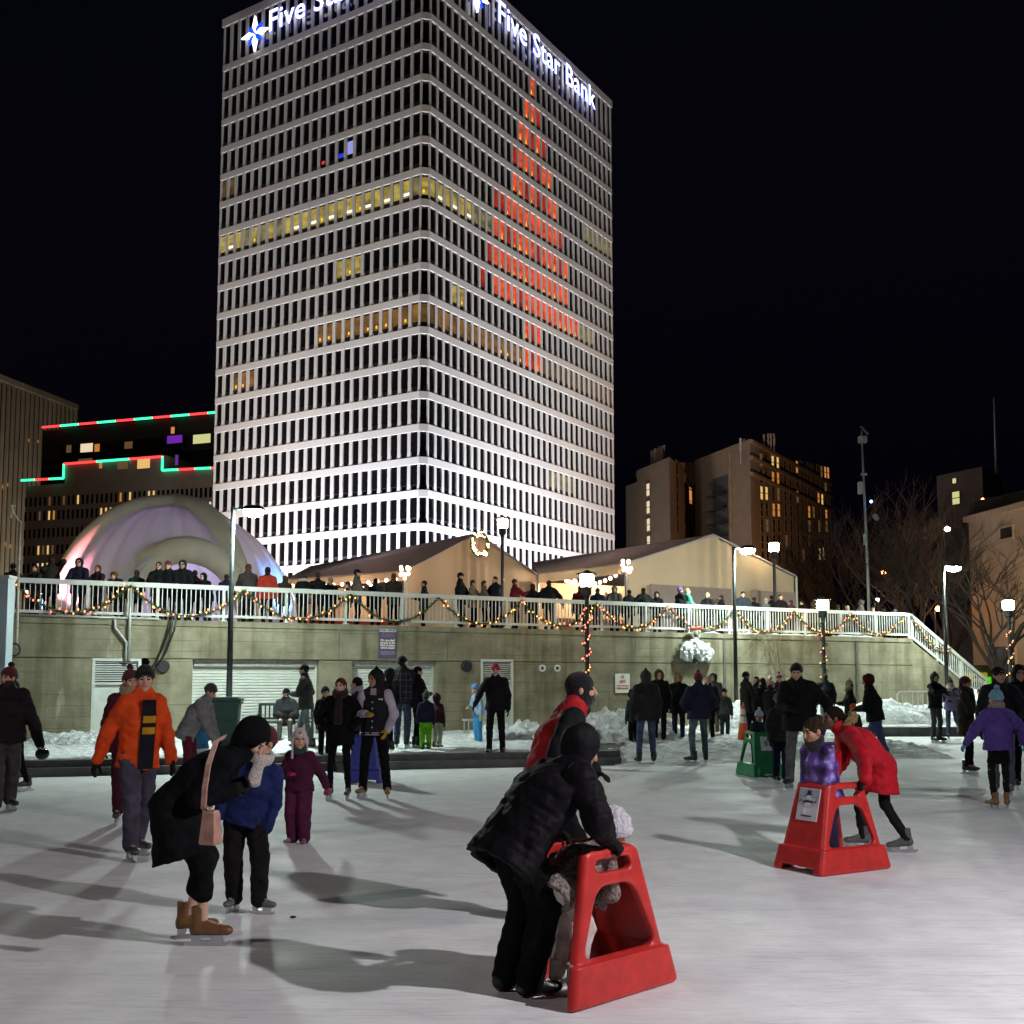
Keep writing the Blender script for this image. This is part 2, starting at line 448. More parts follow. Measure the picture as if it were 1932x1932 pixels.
# ---------------------------------------------------------------- retaining wall (local x along the wall, y into it)
WA = Vector((-11.9, 26.0)); WD = Vector((.8836, .4683)).normalized(); WN = Vector((-WD.y, WD.x)); WRZ = math.atan2(WD.y, WD.x)
def ws(px):
    """distance along the wall at picture column px"""
    k = (px - 966) / F
    return (k * WA.y - WA.x) / (WD.x - k * WD.y)
def wz(px, y):
    s = ws(px); Y = WA.y + WD.y * s
    return atd(px, y, Y).z
def wp(s, off=0., z=0.):
    p = WA + WD * s + WN * off
    return Vector((p.x, p.y, z))
WT = 3.22; DECKZ = 3.12
def concrete():
    m = bpy.data.materials.new('board_marked_concrete'); nt, b = nodes_of(m); N = nt.nodes.new; L = nt.links.new
    tc = N('ShaderNodeTexCoord')
    def noise(scale, st=(1, 1, 1), det=6, rough=.55):
        mp = N('ShaderNodeMapping'); mp.inputs['Scale'].default_value = st; L(tc.outputs['Object'], mp.inputs[0])
        n = N('ShaderNodeTexNoise'); n.inputs['Scale'].default_value = scale; n.inputs['Detail'].default_value = det; n.inputs['Roughness'].default_value = rough
        L(mp.outputs[0], n.inputs['Vector']); return n.outputs[0]
    def ramp(src, pts):
        r = N('ShaderNodeValToRGB'); e = r.color_ramp.elements
        while len(e) < len(pts): e.new(.5)
        for i, (p, c) in enumerate(pts): e[i].position = p; e[i].color = (*c, 1)
        L(src, r.inputs[0]); return r.outputs[0]
    def mix(a, b_, mode, f):
        x = N('ShaderNodeMixRGB'); x.blend_type = mode; x.inputs[0].default_value = f; L(a, x.inputs[1]); L(b_, x.inputs[2]); return x.outputs[0]
    base = ramp(noise(.9, (1, 1, 1.4), 8), [(.25, (.138, .122, .080)), (.5, (.222, .202, .138)), (.75, (.31, .288, .208))])
    blot = ramp(noise(3.2, (1, 1, 1), 9, .65), [(.3, (.72, .72, .7)), (.62, (1.05, 1.05, 1.04))])
    col = mix(base, blot, 'MULTIPLY', .8)
    streak = ramp(noise(1.6, (1.6, 1, .12), 7), [(.47, (1, 1, 1)), (.64, (.52, .48, .40))])
    col = mix(col, streak, 'MULTIPLY', .75)
    pale = ramp(noise(1.1, (1.3, 1, .22), 8, .7), [(.63, (0, 0, 0)), (.72, (.22, .23, .2))])
    col = mix(col, pale, 'ADD', .8)
    # board lines every 0.27 m
    sp = N('ShaderNodeSeparateXYZ'); L(tc.outputs['Object'], sp.inputs[0])
    mo = N('ShaderNodeMath'); mo.operation = 'PINGPONG'; mo.inputs[1].default_value = .135; L(sp.outputs[2], mo.inputs[0])
    lt = N('ShaderNodeMath'); lt.operation = 'LESS_THAN'; lt.inputs[1].default_value = .007; L(mo.outputs[0], lt.inputs[0])
    gate = N('ShaderNodeMath'); gate.operation = 'MULTIPLY'; L(lt.outputs[0], gate.inputs[0]); L(ramp(noise(.8, (.5, 1, 3)), [(.45, (0, 0, 0)), (.55, (1, 1, 1))]), gate.inputs[1])
    dk = N('ShaderNodeMixRGB'); dk.inputs[2].default_value = (.1, .095, .075, 1); L(gate.outputs[0], dk.inputs[0]); L(col, dk.inputs[1])
    L(dk.outputs[0], b.inputs['Base Color']); b.inputs['Roughness'].default_value = .85; b.inputs['Specular IOR Level'].default_value = .25
    bp = N('ShaderNodeBump'); bp.inputs['Strength'].default_value = .5; bp.inputs['Distance'].default_value = .02
    L(noise(14, (1, 1, 3), 8), bp.inputs['Height']); L(bp.outputs[0], b.inputs['Normal'])
    return m
CONC = concrete()
WHITE = mat('white_painted_metal', (.52, .53, .50), .5, var=.08, scale=5, bump=.1)
GREYD = mat('grey_door_paint', (.52, .55, .50), .5, var=.12, scale=3, bump=.1)
SHUT = mat('shutter_metal', (.55, .57, .52), .45, var=.1, scale=2)
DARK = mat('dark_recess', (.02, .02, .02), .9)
BLACKM = mat('black_painted_steel', (.012, .013, .014), .4, var=.2)
wall = thing('retaining_wall', 'long board-marked concrete wall behind the rink carrying the railed deck', 'wall', (WA.x, WA.y, 0), WRZ)
SE = ws(1720)
s_a, s_b = -5.0, SE
holes = [(ws(365) , ws(603), -.3, wz(480, 1243), .55), (ws(665), ws(824), -.3, wz(745, 1243), .55),
         (ws(176), ws(268), -.3, wz(220, 1242), .12), (ws(907), ws(968), -.3, wz(935, 1244), .12)]
holes.sort()
mb = MB(); TH = .6
joint = wz(220, 1241)
xs = [s_a]
for h in holes: xs += [h[0], h[1]]
xs += [s_b]
for i in range(0, len(xs), 2):
    mb.box(((xs[i] + xs[i + 1]) / 2, TH / 2, (joint - .3) / 2 - .012), (xs[i + 1] - xs[i], TH, joint + .3 - .024))
mb.box(((s_a + s_b) / 2, TH / 2, (joint + WT - .16) / 2), (s_b - s_a, TH, WT - .16 - joint))
mb.box(((s_a + s_b) / 2, TH / 2 + .06, joint - .012), (s_b - s_a - .02, TH - .14, .03))
mb.build('wall_body', CONC, wall)
mb = MB(); mb.box(((s_a + s_b) / 2, TH / 2, WT - .08), (s_b - s_a + .02, TH + .06, .15)); mb.build('coping', CONC, wall)
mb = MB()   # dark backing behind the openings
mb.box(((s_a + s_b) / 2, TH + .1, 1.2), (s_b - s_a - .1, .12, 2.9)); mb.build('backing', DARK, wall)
# end pier and the sloping cheek wall of the stairs
st_len = 5.2
mb = MB()
zb = -.3; z1 = WT; z2 = WT - st_len * .6
mb.add([(s_b + .004, 0, zb), (s_b + st_len, 0, zb), (s_b + st_len, 0, z2), (s_b + .004, 0, z1 - .1), (s_b + .004, .5, zb), (s_b + st_len, .5, zb), (s_b + st_len, .5, z2), (s_b + .004, .5, z1 - .1)],
       [(0, 1, 2, 3), (7, 6, 5, 4), (0, 4, 5, 1), (1, 5, 6, 2), (2, 6, 7, 3), (3, 7, 4, 0)])
mb.build('stair_cheek', CONC, wall)
mb = MB()
for x in (ws(1192) , ws(1355), ws(1640), ws(845), ws(640)): mb.box((x, -.001, (joint + WT) / 2 - .1), (.02, .006, WT - joint - .2))
for x in (ws(1365), ws(1615)): mb.box((x, -.02, 1.45), (.09, .05, 3.2))
mb.build('joint_strip', mat('joint_filler', (.09, .085, .07), .9), wall)
# louvred doors and roll-up shutters
def local(parent, mb, name, mats): return mb.build(name, mats, parent)
def louvre_door(h, label):
    a, b_, _, top, _ = h; w = b_ - a; c = (a + b_) / 2
    d = thing('louvred_door', label, 'door', wp(c, .05, 0), WRZ, 'grey doors in the concrete wall')
    mb = MB(); fr = .07
    mb.box((-w / 2 + fr / 2, 0, top / 2), (fr, .14, top)); mb.box((w / 2 - fr / 2, 0, top / 2), (fr, .14, top)); mb.box((0, 0, top - fr / 2), (w - 2 * fr, .14, fr))
    mb.box((0, 0, top - .62), (w - 2 * fr, .13, .06)); mb.build('door_frame', WHITE, d)
    mb = MB(); mb.box((0, .02, top - .33), (w - 2 * fr, .03, .56), mi=0)
    for k in range(9):
        M = Matrix.Rotation(R(35), 3, 'X'); mb.box((0, -.01, top - .10 - k * .055), (w - 2 * fr, .055, .008), M=M, mi=1)
    mb.build('louvre', [DARK, WHITE], d)
    mb = MB(); mb.box((0, .03, (top - .65) / 2), (w - 2 * fr, .05, top - .65), mi=0); mb.build('door_panel', GREYD, d)
    mb = MB(); mb.box((w / 2 - .2, -.03, .98), (.03, .07, .14)); mb.build('handle', BLACKM, d)
def shutter(h, label):
    a, b_, _, top, _ = h; w = b_ - a; c = (a + b_) / 2
    d = thing('roll_up_shutter', label, 'shutter', wp(c, .3, 0), WRZ, 'roll-up shutters in the concrete wall')
    mb = MB(); n = int((top - .05) / .075)
    vs = []; prof = []
    for k in range(n + 1): 
        z = k * (top - .02) / n; prof += [(-.0, z), (-.022, z + .02), (-.022, z + .055)]
    o = [( -w / 2 + .05, y, z) for y, z in prof] + [(w / 2 - .05, y, z) for y, z in prof]; N_ = len(prof)
    mb.add(o, [(i, N_ + i, N_ + i + 1, i + 1) for i in range(N_ - 1)]); mb.build('curtain', SHUT, d)
    mb = MB(); mb.box((-w / 2 + .025, -.03, top / 2), (.05, .12, top)); mb.box((w / 2 - .025, -.03, top / 2), (.05, .12, top)); mb.build('guide_rail', GREYD, d)
    mb = MB(); mb.box((0, -.05, top - .09), (w - .12, .16, .22)); mb.build('hood_box', mat('shutter_box', (.3, .3, .27), .6), d)
for h in holes:
    w = h[1] - h[0]
    if w > 1.8: shutter(h, 'wide pale roll-up shutter behind the park bench' if h[0] < ws(600) - 1 else 'roll-up shutter behind the skater in the plaid jacket')
    else: louvre_door(h, 'grey louvred door at the left end of the concrete wall' if h[0] < ws(400) else 'grey louvred door behind the person in the red hat')
# bulkhead lamps, pipe ends, conduits, signs
def bulkhead(px, py, label):
    d = thing('bulkhead_lamp', label, 'wall lamp', wp(ws(px), 0, wz(px, py)), WRZ, 'round bulkhead lamps on the wall')
    mb = MB(); mb.v = []; 
    pr = [(.17, 0.), (.175, .05), (.15, .09), (.13, .09)]
    t = MB(); t.lathe((0, 0, 0), pr, 24); o = t.build('rim', BLACKM, d, True); o.rotation_euler = (R(90), 0, 0)
    t = MB(); 
    for sg, nm, mt in ((1, 'shade', BLACKM), (-1, 'diffuser', mat('milky_glass', (.6, .6, .52), .3))):
        t = MB(); n = 12; vs = [(.128 * math.cos(math.pi * k / n), -.085 if sg > 0 else -.08, sg * .128 * math.sin(math.pi * k / n)) for k in range(n + 1)]
        vs2 = [(x, -.01, z) for x, y, z in vs]; t.add(vs + vs2, [tuple(range(n + 1))] + [(k, k + 1, n + 2 + k, n + 1 + k) for k in range(n)]); t.build(nm, mt, d)
bulkhead(308, 1257, 'round black bulkhead lamp right of the left louvred door')
bulkhead(880, 1257, 'round black bulkhead lamp right of the narrower shutter')
for px, lb in ((1022, 'open pipe end in the wall, nearer the red-hatted person'), (1050, 'open pipe end in the wall, nearer the garlanded lamp post')):
    d = thing('pipe_end', lb, 'pipe', wp(ws(px), 0, wz(px, 1261)), WRZ, 'pipe ends in the wall')
    t = MB(); t.lathe((0, 0, 0), [(.11, 0), (.11, .05), (.055, .05), (.055, .0)], 20, cap=False); o = t.build('flange', WHITE, d, True); o.rotation_euler = (R(90), 0, 0)
    t = MB(); t.lathe((0, 0, .012), [(.056, 0), (.05, .004)], 20); o = t.build('bore', DARK, d); o.rotation_euler = (R(90), 0, 0)
PIPE = mat('galvanised_pipe', (.42, .43, .40), .45, .3, .15)
def pipe(name, pts, r, label, m_=PIPE, cat='pipe'):
    t = MB(); t.tube([wp(ws(x), off, wz(x, y)) for x, y, off in pts], r, 8); return tag(t.build(name, m_, None, True), label, cat)
pipe('conduit', [(243, 1110, -.1), (243, 1248, -.1)], .035, 'upright grey conduit ending above the left louvred door')
pipe('conduit', [(215, 1168, -.08), (216, 1185, -.08), (238, 1212, -.08), (238, 1248, -.08)], .035, 'cranked grey conduit dropping to the left louvred door')
pipe('conduit', [(25, 1160, -.06), (297, 1168, -.06)], .03, 'grey conduit running level under the coping at the left')
pipe('cable', [(322, 1162, -.25), (318, 1185, -.2), (306, 1222, -.15), (293, 1252, -.12), (275, 1272, -.1), (262, 1275, -.08)], .03, 'thick black cable drooping from the deck to the left door', BLACKM, 'cable')
pipe('cable', [(329, 1162, -.3), (325, 1190, -.25), (312, 1228, -.2), (299, 1256, -.16), (282, 1274, -.12), (266, 1278, -.1)], .026, 'second black cable hanging just beside the thick one', BLACKM, 'cable')
# white board fixed to the wall with red lettering
def put_text(parent, body, size, x, z, y, m_, bold=0., name='lettering', depth=.003, align='CENTER', space=1.):
    me = text_mesh(body, size, depth, bold, align, space); me.materials.append(m_)
    return link(name, me, parent, (x, y, z), (R(90), 0, 0))
d = thing('no_swimming_sign', 'small white notice with red lettering on the wall right of the garlanded post', 'sign', wp(ws(1173), -.02, wz(1173, 1289)), WRZ)
wS = ws(1187) - ws(1160); hS = wz(1173, 1271) - wz(1173, 1307)
t = MB(); t.box((0, 0, 0), (wS, .02, hS)); t.build('board', mat('sign_white', (.68, .66, .62), .5, var=.05), d)
RED = mat('sign_red', (.42, .03, .025), .5); 
t = MB(); t.box((.0, -.012, -hS * .21), (wS * .82, .006, hS * .2)); t.build('red_band', RED, d)
put_text(d, 'NO', hS * .23, 0, hS * .08, -.014, RED, .003); put_text(d, 'SWIMMING', hS * .15, 0, -hS * .21, -.018, mat('sign_cream', (.7, .66, .62), .5), .002)
t = MB(); t.lathe((0, 0, 0), [(.05, 0), (.05, .006), (.03, .006), (.03, 0)], 16, cap=False); o = t.build('symbol', RED, d); o.rotation_euler = (R(90), 0, 0); o.location = (0, -.011, hS * .34)
d = thing('park_rules_sign', 'purple notice board with white lettering high on the wall', 'sign', wp(ws(731), -.02, wz(731, 1213)), WRZ)
wS = ws(748) - ws(714.5); hS = wz(731, 1185) - wz(731, 1242)
t = MB(); t.box((0, 0, 0), (wS, .02, hS)); t.build('board', mat('sign_purple', (.085, .06, .12), .5, var=.15), d)
CREAM = mat('sign_letter_white', (.66, .62, .58), .5)
t = MB(); t.box((0, -.013, hS * .415), (wS * .93, .006, hS * .1)); t.build('heading_band', CREAM, d)
put_text(d, 'PARK  HOURS', hS * .085, 0, hS * .415, -.018, mat('sign_purple', (.085, .06, .12)), .003)
for k, l in enumerate(('No one shall', 'remain in the', 'Park at times', 'when closed')): put_text(d, l, hS * .098, 0, hS * (.085 - .083 * k), -.013, CREAM, .004)
MUTED = mat('sign_muted', (.17, .13, .22), .5)
for k in range(4): 
    t = MB(); t.box((0, -.012, hS * (.33 - .045 * k)), (wS * (.8 - .1 * (k % 2)), .004, hS * .02)); t.build('small_print', MUTED, d)
t = MB(); t.box((0, -.012, -hS * .33), (wS * .86, .004, hS * .13)); t.build('lower_panel', MUTED, d)
# ---------------------------------------------------------------- office tower
TD = 125.0
tc0 = atd(799, 992, TD); tz0 = tc0.z; tz16 = atd(801.5, 24, TD).z; FP = (tz16 - tz0) / 16
TX, TY = tc0.x, TD
lv = Vector((-.844, .536, 0)).normalized(); ln = Vector((-lv.y * -1, lv.x, 0)); ln = Vector((-.536, -.844, 0)).normalized()
rv = Vector((.542, .840, 0)).normalized(); rn = Vector((.840, -.542, 0)).normalized()
KLOW = -6
zk = lambda k: tz0 + FP * k
ZTOP = zk(17) + 7.2; ZBOT = zk(KLOW) - 2.0
tower = thing('office_tower', 'tall white gridded office tower with a red window tree and lit signs at its top', 'office tower', (TX, TY, 0))
TW = mat('tower_precast', (.60, .57, .54), .75, var=.06, scale=.25, bump=.1, bscale=3, coords='Object')
GLD = mat('tower_dark_glass', (.006, .005, .006), .12, var=.4, scale=.12, spec=.5)
SILL = mat('tower_sill_panel', (.035, .033, .045), .25, var=.2, scale=.2)
Wm = dict(dark=GLD, sill=SILL,
          yellow=glow_var('office_light_yellow', lin((168, 148, 70)), 1.0), yellowdim=glow_var('office_light_dim', lin((120, 112, 70)), 1.0),
          amber=glow_var('office_light_amber', lin((122, 84, 38)), 1.0), amberdim=glow_var('office_light_amber_dim', lin((84, 62, 34)), 1.),
          red=glow_var('window_red', lin((236, 76, 32)), 1.0, .9, .45, 1.3), reddim=glow_var('window_red_dim', lin((165, 32, 18)), 1.0),
          hot=glow('window_flame', lin((255, 190, 60)), 1.4, False), tube=glow('ceiling_tube', (1, .97, .85), 1.3, False),
          white=glow('window_screen', lin((150, 150, 225)), 1., False), blue=glow('window_blue', lin((40, 60, 220)), 1., False), redspot=glow('window_red_spot', lin((230, 60, 70)), 1., False))
WK = list(Wm); WMATS = [Wm[k] for k in WK]; WI = {k: i for i, k in enumerate(WK)}
CH = 1.1                                    # chamfer at the corner
LB, RB = 23, 31
LLEN, RLEN = 35.0, 47.6
lbw = (LLEN - CH * .7) / LB; rbw = (RLEN - CH * .7) / RB
BAND = .84; COLW = .47; DEP = .24
redtree = {16: [15], 15: range(14, 17), 14: range(13, 18), 13: range(12, 19), 12: range(12, 20), 11: range(9, 21), 10: range(9, 22), 9: range(8, 22), 8: [7] + list(range(9, 24)), 7: range(14, 17), 6: range(14, 17)}
def wtype(side, f, b):
    if side == 'R':
        if f in redtree and b in redtree[f]: return 'reddim' if (f == 11 and b in (9, 10)) or rnd.random() < (.35 if f in (11, 12) else .16) else 'red'
        if f == 10 and b < 9: return 'yellow' if b < 6 else 'yellowdim'
        if f == 12 and b >= 25: return 'yellowdim'
        if f == 8 and 24 <= b <= 26: return 'yellowdim'
        if f == 7 and b in (3, 4): return 'yellow'
        if f == 6: return 'amber' if 1 <= b <= 13 else 'amberdim'
        if f == 2 and 18 <= b <= 22: return 'yellowdim'
    else:
        if f == 10: return 'yellow' if rnd.random() < .75 else 'yellowdim'
        if f == 6 and b < 11: return 'amber'
        if f == 8 and b in (6, 7, 8): return 'yellow'
        if f == 5 and b in (18, 19, 20): return 'amber'
        if f == 12 and b in (21, 22): return 'amberdim'
        if f == 12 and b in (7, 8, 10): return {7: 'white', 8: 'blue', 10: 'redspot'}[b]
    return 'dark'
fac = MB(); winlist = []
def face(side, d, n, L, nb, bw):
    o = Vector((0, 0, 0)) + d * (CH * .7)
    P = lambda u, w, z: o + d * u + n * w + Vector((0, 0, z))
    def bx(u0, u1, w0, w1, z0, z1):
        vs = [P(u, w, z) for u in (u0, u1) for w in (w0, w1) for z in (z0, z1)]
        fac.add(vs, [(0, 1, 3, 2), (4, 6, 7, 5), (0, 4, 5, 1), (2, 3, 7, 6), (0, 2, 6, 4), (1, 5, 7, 3)])
    tot = nb * bw
    for k in range(KLOW, 18):
        z = zk(k); bx(0, tot, -DEP - .1, 0, z - BAND / 2, z + BAND / 2)
        if k > KLOW:
            for u in ([9.5 * bw, 10.5 * bw] if side == 'L' else [11 * bw, 19.6 * bw]):   # panel joints
                pass
    bx(0, tot + .3, -DEP - .1, .02, ZTOP - 1.15, ZTOP)
    for f in range(KLOW, 18):
        z0 = zk(f) + BAND / 2; z1 = (zk(f + 1) - BAND / 2) if f < 17 else ZTOP - 1.15
        for b in range(nb + 1):
            u = b * bw
            a0, a1 = max(0, u - COLW / 2), min(tot, u + COLW / 2)
            bx(a0, a1, -DEP, -.05, z0, z1)
            fl = .26 if f < 9 else .12
            # flared foot of the fin, both sides
            h1 = .95
            for sg, e in ((-1, a0), (1, a1)):
                if (sg < 0 and b == 0) or (sg > 0 and b == nb): continue
                pts = [(0, 0), (fl, 0), (fl * .45, .25), (fl * .15, .55), (0, h1)]
                vs = [P(e + sg * x, -.12, z0 + zz) for x, zz in pts] + [P(e + sg * x * .3, -DEP, z0 + zz) for x, zz in pts]
                q = len(pts); fac.add(vs, [tuple(range(q)), tuple(range(2 * q - 1, q - 1, -1))] + [(i, q + i, q + (i + 1) % q, (i + 1) % q) for i in range(q)])
            if b < nb:
                winlist.append((side, f, b, [P(u + COLW / 2, -DEP + .02, z0), P(u + bw - COLW / 2, -DEP + .02, z0), P(u + bw - COLW / 2, -DEP + .02, z1), P(u + COLW / 2, -DEP + .02, z1)]))
face('L', lv, ln, LLEN, LB, lbw); face('R', rv, rn, RLEN, RB, rbw)
# chamfered corner
ca = lv * (CH * .7); cb = rv * (CH * .7); cn = (ln + rn).normalized(); cd = (cb - ca)
for k in range(KLOW, 19):
    z = zk(k) if k < 18 else ZTOP - .57; hb = BAND / 2 if k < 18 else .575
    vs = [ca + ln * .0, cb + rn * .0]
    pts = [ca, ca + ln * -.0, cb, cb - rn * .8 + Vector((0, 0, 0)), ca - ln * .8]
    ring = [ca, cb, cb - rn * .8, ca - ln * .8]
    fac.add([p + Vector((0, 0, z - hb)) for p in ring] + [p + Vector((0, 0, z + hb)) for p in ring], [(3, 2, 1, 0), (4, 5, 6, 7), (0, 1, 5, 4), (1, 2, 6, 5), (2, 3, 7, 6), (3, 0, 4, 7)])
for f in range(KLOW, 18):
    z0 = zk(f) + BAND / 2; z1 = (zk(f + 1) - BAND / 2) if f < 17 else ZTOP - 1.15
    a = ca - cn * .35; b = cb - cn * .35
    winlist.append(('C', f, 0, [a + Vector((0, 0, z0)), b + Vector((0, 0, z0)), b + Vector((0, 0, z1)), a + Vector((0, 0, z1))]))
fac.build('facade', TW, tower)
core = MB()
A_ = lv * LLEN - ln * .9; B_ = -(ln + rn) * .9; C_ = rv * RLEN - rn * .9; D_ = lv * LLEN + rv * RLEN
ring = [A_, B_, C_, D_]
core.add([p + Vector((0, 0, 0)) for p in ring] + [p + Vector((0, 0, ZTOP - .2)) for p in ring], [(4, 5, 6, 7), (0, 1, 5, 4), (1, 2, 6, 5), (2, 3, 7, 6), (3, 0, 4, 7)])
core.build('core', mat('tower_core', (.02, .02, .02), .9), tower)
def paint_window(mb, side, f, b, q):
    t = wtype(side, f, b) if side != 'C' else ('yellow' if f == 10 else 'amberdim' if f == 6 else 'dark')
    a, b_, c, d_ = [Vector(p) for p in q]
    U = b_ - a; Vv = d_ - a
    if side == 'L': a, b_, c, d_ = b_, a, d_, c; U = -U
    N_ = (Vv.cross(U)).normalized()
    if N_.dot(-Vector((TX, TY, 0)).normalized()) < 0: N_ = -N_
    sh = .22 if f < 17 else .0
    pt = lambda u, v, e=0.: Vector(q[0]) + (Vector(q[1]) - Vector(q[0])) * u + Vv * v + N_ * e
    R4 = lambda u0, u1, v0, v1, k, e=0.: mb.quad(pt(u0, v0, e), pt(u1, v0, e), pt(u1, v1, e), pt(u0, v1, e), WI[k])
    if t == 'blue': R4(0, 1, 0, 1, 'dark'); R4(.1, 1, .22, .4, 'blue', .02); return
    if t == 'redspot': R4(0, 1, 0, 1, 'dark'); R4(.35, .8, .2, .34, 'redspot', .02); return
    if t == 'white': R4(0, 1, 0, 1, 'dark'); R4(.1, 1, .25, .8, 'white', .02); return
    if sh: R4(0, 1, 0, sh, 'sill')
    R4(0, 1, sh, 1 if t in ('dark', 'red', 'reddim') else .93, t)
    if t not in ('dark', 'red', 'reddim'): R4(0, 1, .93, 1, 'dark')
    if t in ('red',) and rnd.random() < .55:
        u = rnd.uniform(.35, .6); w = rnd.uniform(.08, .16); mb.add([pt(u - w, sh, .02), pt(u + w, sh, .02), pt(u, sh + rnd.uniform(.18, .34), .02)], [(0, 1, 2)], WI['hot'])
    if t == 'yellow' and f == 10 and b % 2 == 1: R4(.1, .95, .3, .42, 'tube', .02)
    elif t in ('yellow', 'amber') and rnd.random() < .35: u = rnd.uniform(.2, .6); R4(u, u + .25, .3, .42, 'hot', .02)
Wcam = Vector((TX, TY, -CAMZ))
def near(w): 
    c = Wcam + (Vector(w[3][0]) + Vector(w[3][2])) / 2
    n = ln if w[0] == 'L' else rn if w[0] == 'R' else cn
    vis = w[1] >= 0 and c.z < 88
    return -(abs(n.dot(c.normalized())) / c.length_squared) if vis else 1
winlist.sort(key=near)
for w in winlist[:100]:
    mb = MB(); paint_window(mb, *w); mb.build('window', WMATS, tower)
mb = MB()
for w in winlist[100:]: paint_window(mb, *w)
o = mb.build('upper_windows', WMATS, tower); o['kind'] = 'stuff'
# signs
SGW = glow('sign_white_light', (.93, .95, 1), 2.6, False); SGB = glow('sign_blue_light', lin((20, 70, 255)), 1.6, False); SGS = glow('sign_blue_edge', lin((40, 70, 255)), 5.); SGH = mat('sign_case', (.03, .03, .06), .5)
def emblem(parent, M, r):
    for mt, off, rr, nm in ((SGB, math.pi / 4, .70, 'blue_petals'), (SGW, 0, 1., 'white_petals')):
        mb = MB()
        for k in range(4):
            a = off + k * math.pi / 2; d = Vector((math.cos(a), 0, math.sin(a))); e = Vector((-math.sin(a), 0, math.cos(a)))
            st = .07 * r; y = -.06 if nm == 'white_petals' else 0
            pts = [d * st, d * r * rr * .4 + e * r * .17, d * r * rr, d * r * rr * .4 - e * r * .17]
            vs = [p + Vector((0, y, 0)) for p in pts] + [p + Vector((0, y + .3, 0)) for p in pts]
            mb.add(vs, [(0, 1, 2, 3), (7, 6, 5, 4)] + [(i, (i + 1) % 4, 4 + (i + 1) % 4, 4 + i) for i in range(4)])
        o = mb.build(nm, mt, parent); o.matrix_local = M
def sign(o3, d, n, capz, emc, txt_u0, txt_len, er, emz):
    """o3: local origin on the facade, d: reading direction, n: outward normal"""
    root = link('illuminated_sign', None, tower)
    Mx = lambda p: Matrix([[d.x, -n.x, 0, p.x], [d.y, -n.y, 0, p.y], [0, 0, 1, p.z], [0, 0, 0, 1]])
    me = text_mesh('Five Star Bank', 1., .05, .004, 'LEFT', 1.03)
    xs_ = [v.co.x for v in me.vertices]; w = max(xs_) - min(xs_); x0 = min(xs_); sc_ = txt_len / w
    zs = [v.co.y for v in me.vertices]; zlo = min(zs)
    for v in me.vertices: v.co = Vector(((v.co.x - x0) * sc_, -v.co.z, (v.co.y - zlo) * sc_ * 1.02))
    me.materials.append(SGW); me.materials.append(SGS)
    for p in me.polygons: p.material_index = 1 if abs(p.normal.y) < .5 else 0
    for lm in split_letters(me):
        o = link('letter', lm, root); o.matrix_local = Mx(o3 + d * txt_u0 + n * .55 + Vector((0, 0, capz)))
    emblem(root, Mx(o3 + d * emc + n * .5 + Vector((0, 0, emz))), er)
zs17 = zk(17)
oR = rv * (CH * .7); sign(oR, rv, rn, zs17 + 2.5, 6.1 * rbw, 9.2 * rbw, 17.6 * rbw, 2.55, zs17 + 3.9)
oL = lv * LLEN; sign(oL, -lv, ln, zs17 + 1.9, LLEN - 28.5, LLEN - 25.7, 24.4, 2.5, zs17 + 2.7)
# facade floodlights standing on the ground before the tower
def floodlight(p, aim, power, col, cone, label, blend=.6):
    d = thing('facade_floodlight', label, 'floodlight', p, 0, 'floodlights at the foot of the tower')
    mb = MB(); mb.box((0, 0, .25), (.5, .4, .06)); mb.box((-.28, 0, .5), (.04, .1, .5)); mb.box((.28, 0, .5), (.04, .1, .5)); mb.build('stand', BLACKM, d)
    mb = MB(); mb.lathe((0, 0, .55), [(.1, 0), (.2, .1), (.24, .25), (.2, .26), (.2, .2)], 14); mb.build('housing', BLACKM, d, True)
    lamp('SPOT', 'flood_beam', (0, 0, .9), power, col, d, Vector(aim) - Vector(p) , .25, cone, blend)
T0 = Vector((TX, TY, 0))
FLOODS = []
for side, d, n, L in (('left', lv, ln, LLEN), ('right', rv, rn, RLEN)):
    nf = 4 if side == 'left' else 5
    for i in range(nf):
        t = L * (i + .35) / nf; near_ = i / (nf - 1)
        p = T0 + d * t + n * 9.0; a = T0 + d * t + Vector((0, 0, 13)); p.z = -.3
        ii = {'left': (1.0, .5, .32, .22), 'right': (1.1, .6, .42, .34, .28)}[side][i]
        floodlight(p, a, 80000 * ii, (.86, .90, 1.0), 112, 'floodlight number place %d along the %s face of the white tower' % (i + 1, side) if False else '%s floodlight on the ground before the %s face of the tower' % (('first', 'second', 'third', 'fourth', 'fifth')[i], side))
for side, d, n, L in (('left', lv, ln, LLEN), ('right', rv, rn, RLEN)):  # added warm floods standing in for city glow on the upper storeys
    p = T0 + d * L * .5 + n * 55; p.z = -.3
    floodlight(p, T0 + d * L * .5 + Vector((0, 0, 62)), 92000, (1, .87, .74), 62, 'added far-set flood standing in for warm city glow on the upper %s face' % side, .9)
